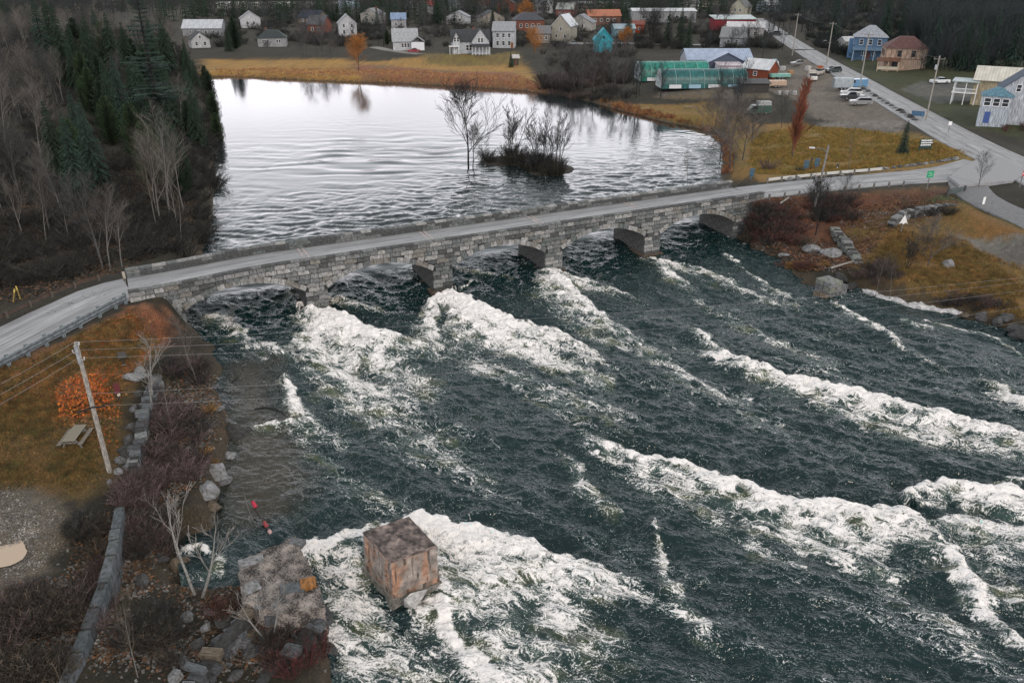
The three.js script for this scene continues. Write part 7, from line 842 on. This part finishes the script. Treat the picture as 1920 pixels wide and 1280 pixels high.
// driveway and yard surfaces
structure('driveway', ribbon(smoothLine([[700, 88], [745, 96], [790, 101]].map(([u, v]) => { const g = G(u, v); return [g[0], g[2], g[1] + .03, 2.2]; }), 2), w => -w, w => w, 0.05).build(), M(0.3, 0.28, 0.26, { map: rep(T_asph, .16) }), 'pale gravel drive of the far bank house', 'road');
structure('lane', ribbon(smoothLine([[1060, 82], [1130, 80], [1240, 82], [1330, 84]].map(([u, v]) => { const g = G(u, v); return [g[0], g[2], g[1] + .03, 2.6]; }), 2), w => -w, w => w, 0.05).build(), M(0.34, 0.33, 0.33, { map: rep(T_asph, .16) }), 'pale lane passing behind the turquoise house', 'road');
// village trees
const WILLOW = treeP(191, { h: 9, kids: [16, 8, 6, 4], fork: 0.12, spread: 0.8, lenK: 0.5, droop: 0.35, r0: 0.16, thin: 2.4 }, barkGrey, twigOrange, 'willow_tree');
plant(WILLOW, 672, 132, 1.05, 'big orange willow standing in the golden shore grass'); plant(WILLOW, 1002, 108, 0.95, 'orange leaved tree in front of the brick house'); plant(WILLOW, 985, 44, 1.0, 'rust coloured tree behind the brick house'); plant(WILLOW, 1172, 90, .7, 'bronze tinted tree right of the turquoise house');
{ const p = treeP(192, { h: 14, stems: 3, lean: .3, kids: [12, 8, 6, 3], fork: 0.18, spread: 0.75, lenK: 0.45, r0: 0.2, thin: 1.6 }, barkDark, twigDark); const g = G(1222, 84); copy(p, g[0], g[1], g[2], 1, 1.05, 'great dark spreading bare tree at the top centre'); }
for (const [u, v, s, l] of [[1252, 84, 1.0, 'tall dark spruce right of the great bare tree'], [1275, 86, 1.1, 'second dark spruce right of the great bare tree'], [1290, 92, .9, 'dark spruce behind the blue roofed store'], [820, 44, 1.2, 'dark spruce above the farmhouse'], [838, 40, 1.1, 'dark spruce beside the red gabled house'], [442, 92, .95, 'round dark evergreen left of the bungalow'], [430, 96, .8, 'dark evergreen by the white cottage'], [726, 84, .7, 'round dark evergreen left of the pale roofed house'], [1178, 68, .9, 'spruce by the small red shed'], [632, 24, .6, 'small dark evergreen at the top left of the village'], [958, 126, .4, 'little dark spruce beside the green hut']]) plant(u === 726 || u === 442 || u === 632 ? CEDAR : SPRUCE, u, v, s * (u === 442 ? 1.4 : 1), l);
const farBare = [1, 2].map(k => treeP(195 + k, { h: 8.5, kids: [9, 6, 5, 0], levels: 3, fork: 0.2, spread: 0.75, lenK: 0.46, r0: 0.12, thin: 2.6 }, barkGrey, M(0.065, 0.06, 0.06, { roughness: 1 }), 'village_tree'));
const farDark = [1, 2].map(k => treeP(198 + k, { h: 9, kids: [9, 6, 5, 0], levels: 3, fork: 0.2, spread: 0.75, lenK: 0.46, r0: 0.12, thin: 2.6 }, barkDark, M(0.026, 0.032, 0.034, { roughness: 1 }), 'dark_tree'));
function clump(L, u0, u1, v0, v1, n, s, l, grp) { for (let k = 0; k < n; k++) plant(L, mix(u0, u1, r3()), mix(v0, v1, r3()), s * (.7 + .6 * r3()), l, grp); }
clump(farBare, 560, 640, 92, 112, 12, .95, 'grey leafless tree in the thicket right of the bungalow', 'thicket right of the bungalow');
clump(farBare, 1020, 1180, 110, 178, 34, .8, 'leafless tree of the brown thicket left of the greenhouses', 'thicket left of the greenhouses');
clump(farDark, 1180, 1240, 150, 190, 8, .7, 'dark leafless tree before the greenhouses', 'trees before the greenhouses');
clump([...farBare, farDark[0]], 440, 1000, 20, 92, 72, .85, 'leafless tree among the houses of the far bank', 'trees among the far bank houses');
clump([...farBare, farDark[0]], 1000, 1420, 14, 90, 50, .85, 'leafless tree among the houses at top centre', 'trees among the centre houses');
clump(farDark, 1300, 1470, 66, 112, 12, .7, 'dark leafless tree behind the blue roofed store', 'trees behind the store');
clump(farDark, 1330, 1400, 180, 225, 8, .75, 'leafless tree between the greenhouses and the park', 'trees between greenhouses and park');
clump(BRUSH, 1030, 1180, 150, 190, 30, 1.3, 'leafless bush of the brown thicket at the pool shore', 'bushes of the pool shore thicket');
clump(SPRUCE, 440, 1000, 10, 60, 16, .8, 'dark evergreen among the houses of the far bank', 'evergreens among the far bank houses');
clump(farDark, 1440, 1560, 10, 76, 30, 1.15, 'dark leafless tree on the hillside above the street', 'leafless trees of the hillside');
clump([...farDark, ...farDark, SPRUCE[1]], 1560, 1960, 10, 84, 70, 1.05, 'dark tree on the hillside above the blue and tan houses', 'trees of the hillside above the blue house');
clump([SPRUCE[1], ...farDark], 1740, 1960, 84, 136, 34, .9, 'dark tree on the hillside behind the right edge houses', 'trees of the hillside behind the right houses');
clump(farDark, 1720, 1780, 120, 140, 6, .7, 'dark tree close behind the tan house', 'trees behind the tan house');
clump(farDark, 0, 330, 4, 40, 30, 1.2, 'dark leafless tree at the back of the left wood', 'trees at the back of the left wood');
clump(BRUSHR, 1880, 1930, 222, 250, 6, .6, 'dark red bush beside the white house at the right edge', 'bushes of the right edge house');
{ // woods towards the horizon
  const [t1, c1] = bare(260, { h: 10, kids: [8, 5, 0, 0], levels: 2, fork: 0.15, spread: 0.8, lenK: 0.5, r0: 0.16, thin: 8 }), [t2, c2] = conifer(261, { h: 13, w: 2.8, whorls: 11, per: 7, spray: 3 }), r = rng(91); for (const t of [t1, t2]) t.setAttribute('color', new THREE.Float32BufferAttribute(new Float32Array(t.attributes.position.count * 3).fill(1), 3)); const barkAndCrown = mergeGeometries([t1, c1]);
  const wood = (name, label, geo, mat, n, x0, x1, z0, z1, test) => { const im = new THREE.InstancedMesh(geo, mat, n), m = new THREE.Matrix4(), q = new THREE.Quaternion(), e = new THREE.Euler(); let k = 0, tr = 0; while (k < n && tr++ < n * 8) { const z = mix(z0, z1, r() ** 1.4), x = mix(x0, x1, r()) * (-z / 900); if (test && !test(x, z)) continue; const s = .75 + .6 * r(); m.compose(V3(x, H(x, z) - .2, z), q.setFromEuler(e.set(0, r() * 6.28, 0)), V3(s, s * (.85 + .3 * r()), s)); im.setMatrixAt(k++, m); } im.count = k; im.name = name; tag(im, label, 'woods', null, 'stuff'); scene.add(im); };
  wood('distant_wood', 'far bare woods closing the view behind the village', barkAndCrown, M(0.04, 0.042, 0.042, { roughness: 1 }), 5200, -760, 760, -480, -1500);
  wood('distant_wood', 'far dark evergreen woods behind the village', mergeGeometries([t2, c2]), needle, 2600, -760, 760, -440, -1500, (x, z) => fbm(x * .006, z * .006, 2) > -.05);
  wood('distant_wood', 'dense dark hillside wood at the top right', barkAndCrown, M(0.022, 0.028, 0.03, { roughness: 1 }), 2200, 420, 760, -250, -560, (x, z) => x > 130 - (z + 250) * .12);
}

{ // hedges and scrub between the houses, a mass nobody could count
  const geo = shrub(262, { h: 2.4, w: 3.2, n: 40, tw: 5, rad: 0.05 }), r = rng(93);
  const add = (label, mat0, n, u0, u1, v0, v1) => { const mat = VC(mat0), im = new THREE.InstancedMesh(geo, mat, n), m = new THREE.Matrix4(), q = new THREE.Quaternion(), e = new THREE.Euler(); let k = 0, tr = 0; while (k < n && tr++ < n * 5) { const u = mix(u0, u1, r()), v = mix(v0, v1, r()), g = G(u, v); if (-polyDist(g[0], g[2], SHORE) < 2 || fbm(g[0] * 0.05, g[2] * 0.05, 2) < -0.12) continue; if (ROADS.some(L => lineDist(g[0], g[2], L)[0] < 7)) continue; const s = .6 + .9 * r(); m.compose(V3(g[0], g[1], g[2]), q.setFromEuler(e.set(0, r() * 6.28, 0)), V3(s, s * (.7 + .6 * r()), s)); im.setMatrixAt(k++, m); } im.count = k; im.name = 'village_scrub'; tag(im, label, 'scrub', null, 'stuff'); scene.add(im); };
  add('dark leafless scrub and hedges between the far bank houses', M(0.036, 0.038, 0.034, { roughness: 1 }), 620, 390, 1000, 10, 88); add('dark leafless scrub between the houses at top centre', M(0.036, 0.036, 0.034, { roughness: 1 }), 420, 1000, 1470, 12, 92); add('brown scrub of the thicket left of the greenhouses', M(0.06, 0.05, 0.045, { roughness: 1 }), 160, 1010, 1190, 100, 176); add('dark scrub covering the hillside at the top right', M(0.02, 0.026, 0.026, { roughness: 1 }), 700, 1480, 1960, 6, 110);
}
shadow(scene);
renderer.render(scene, camera);
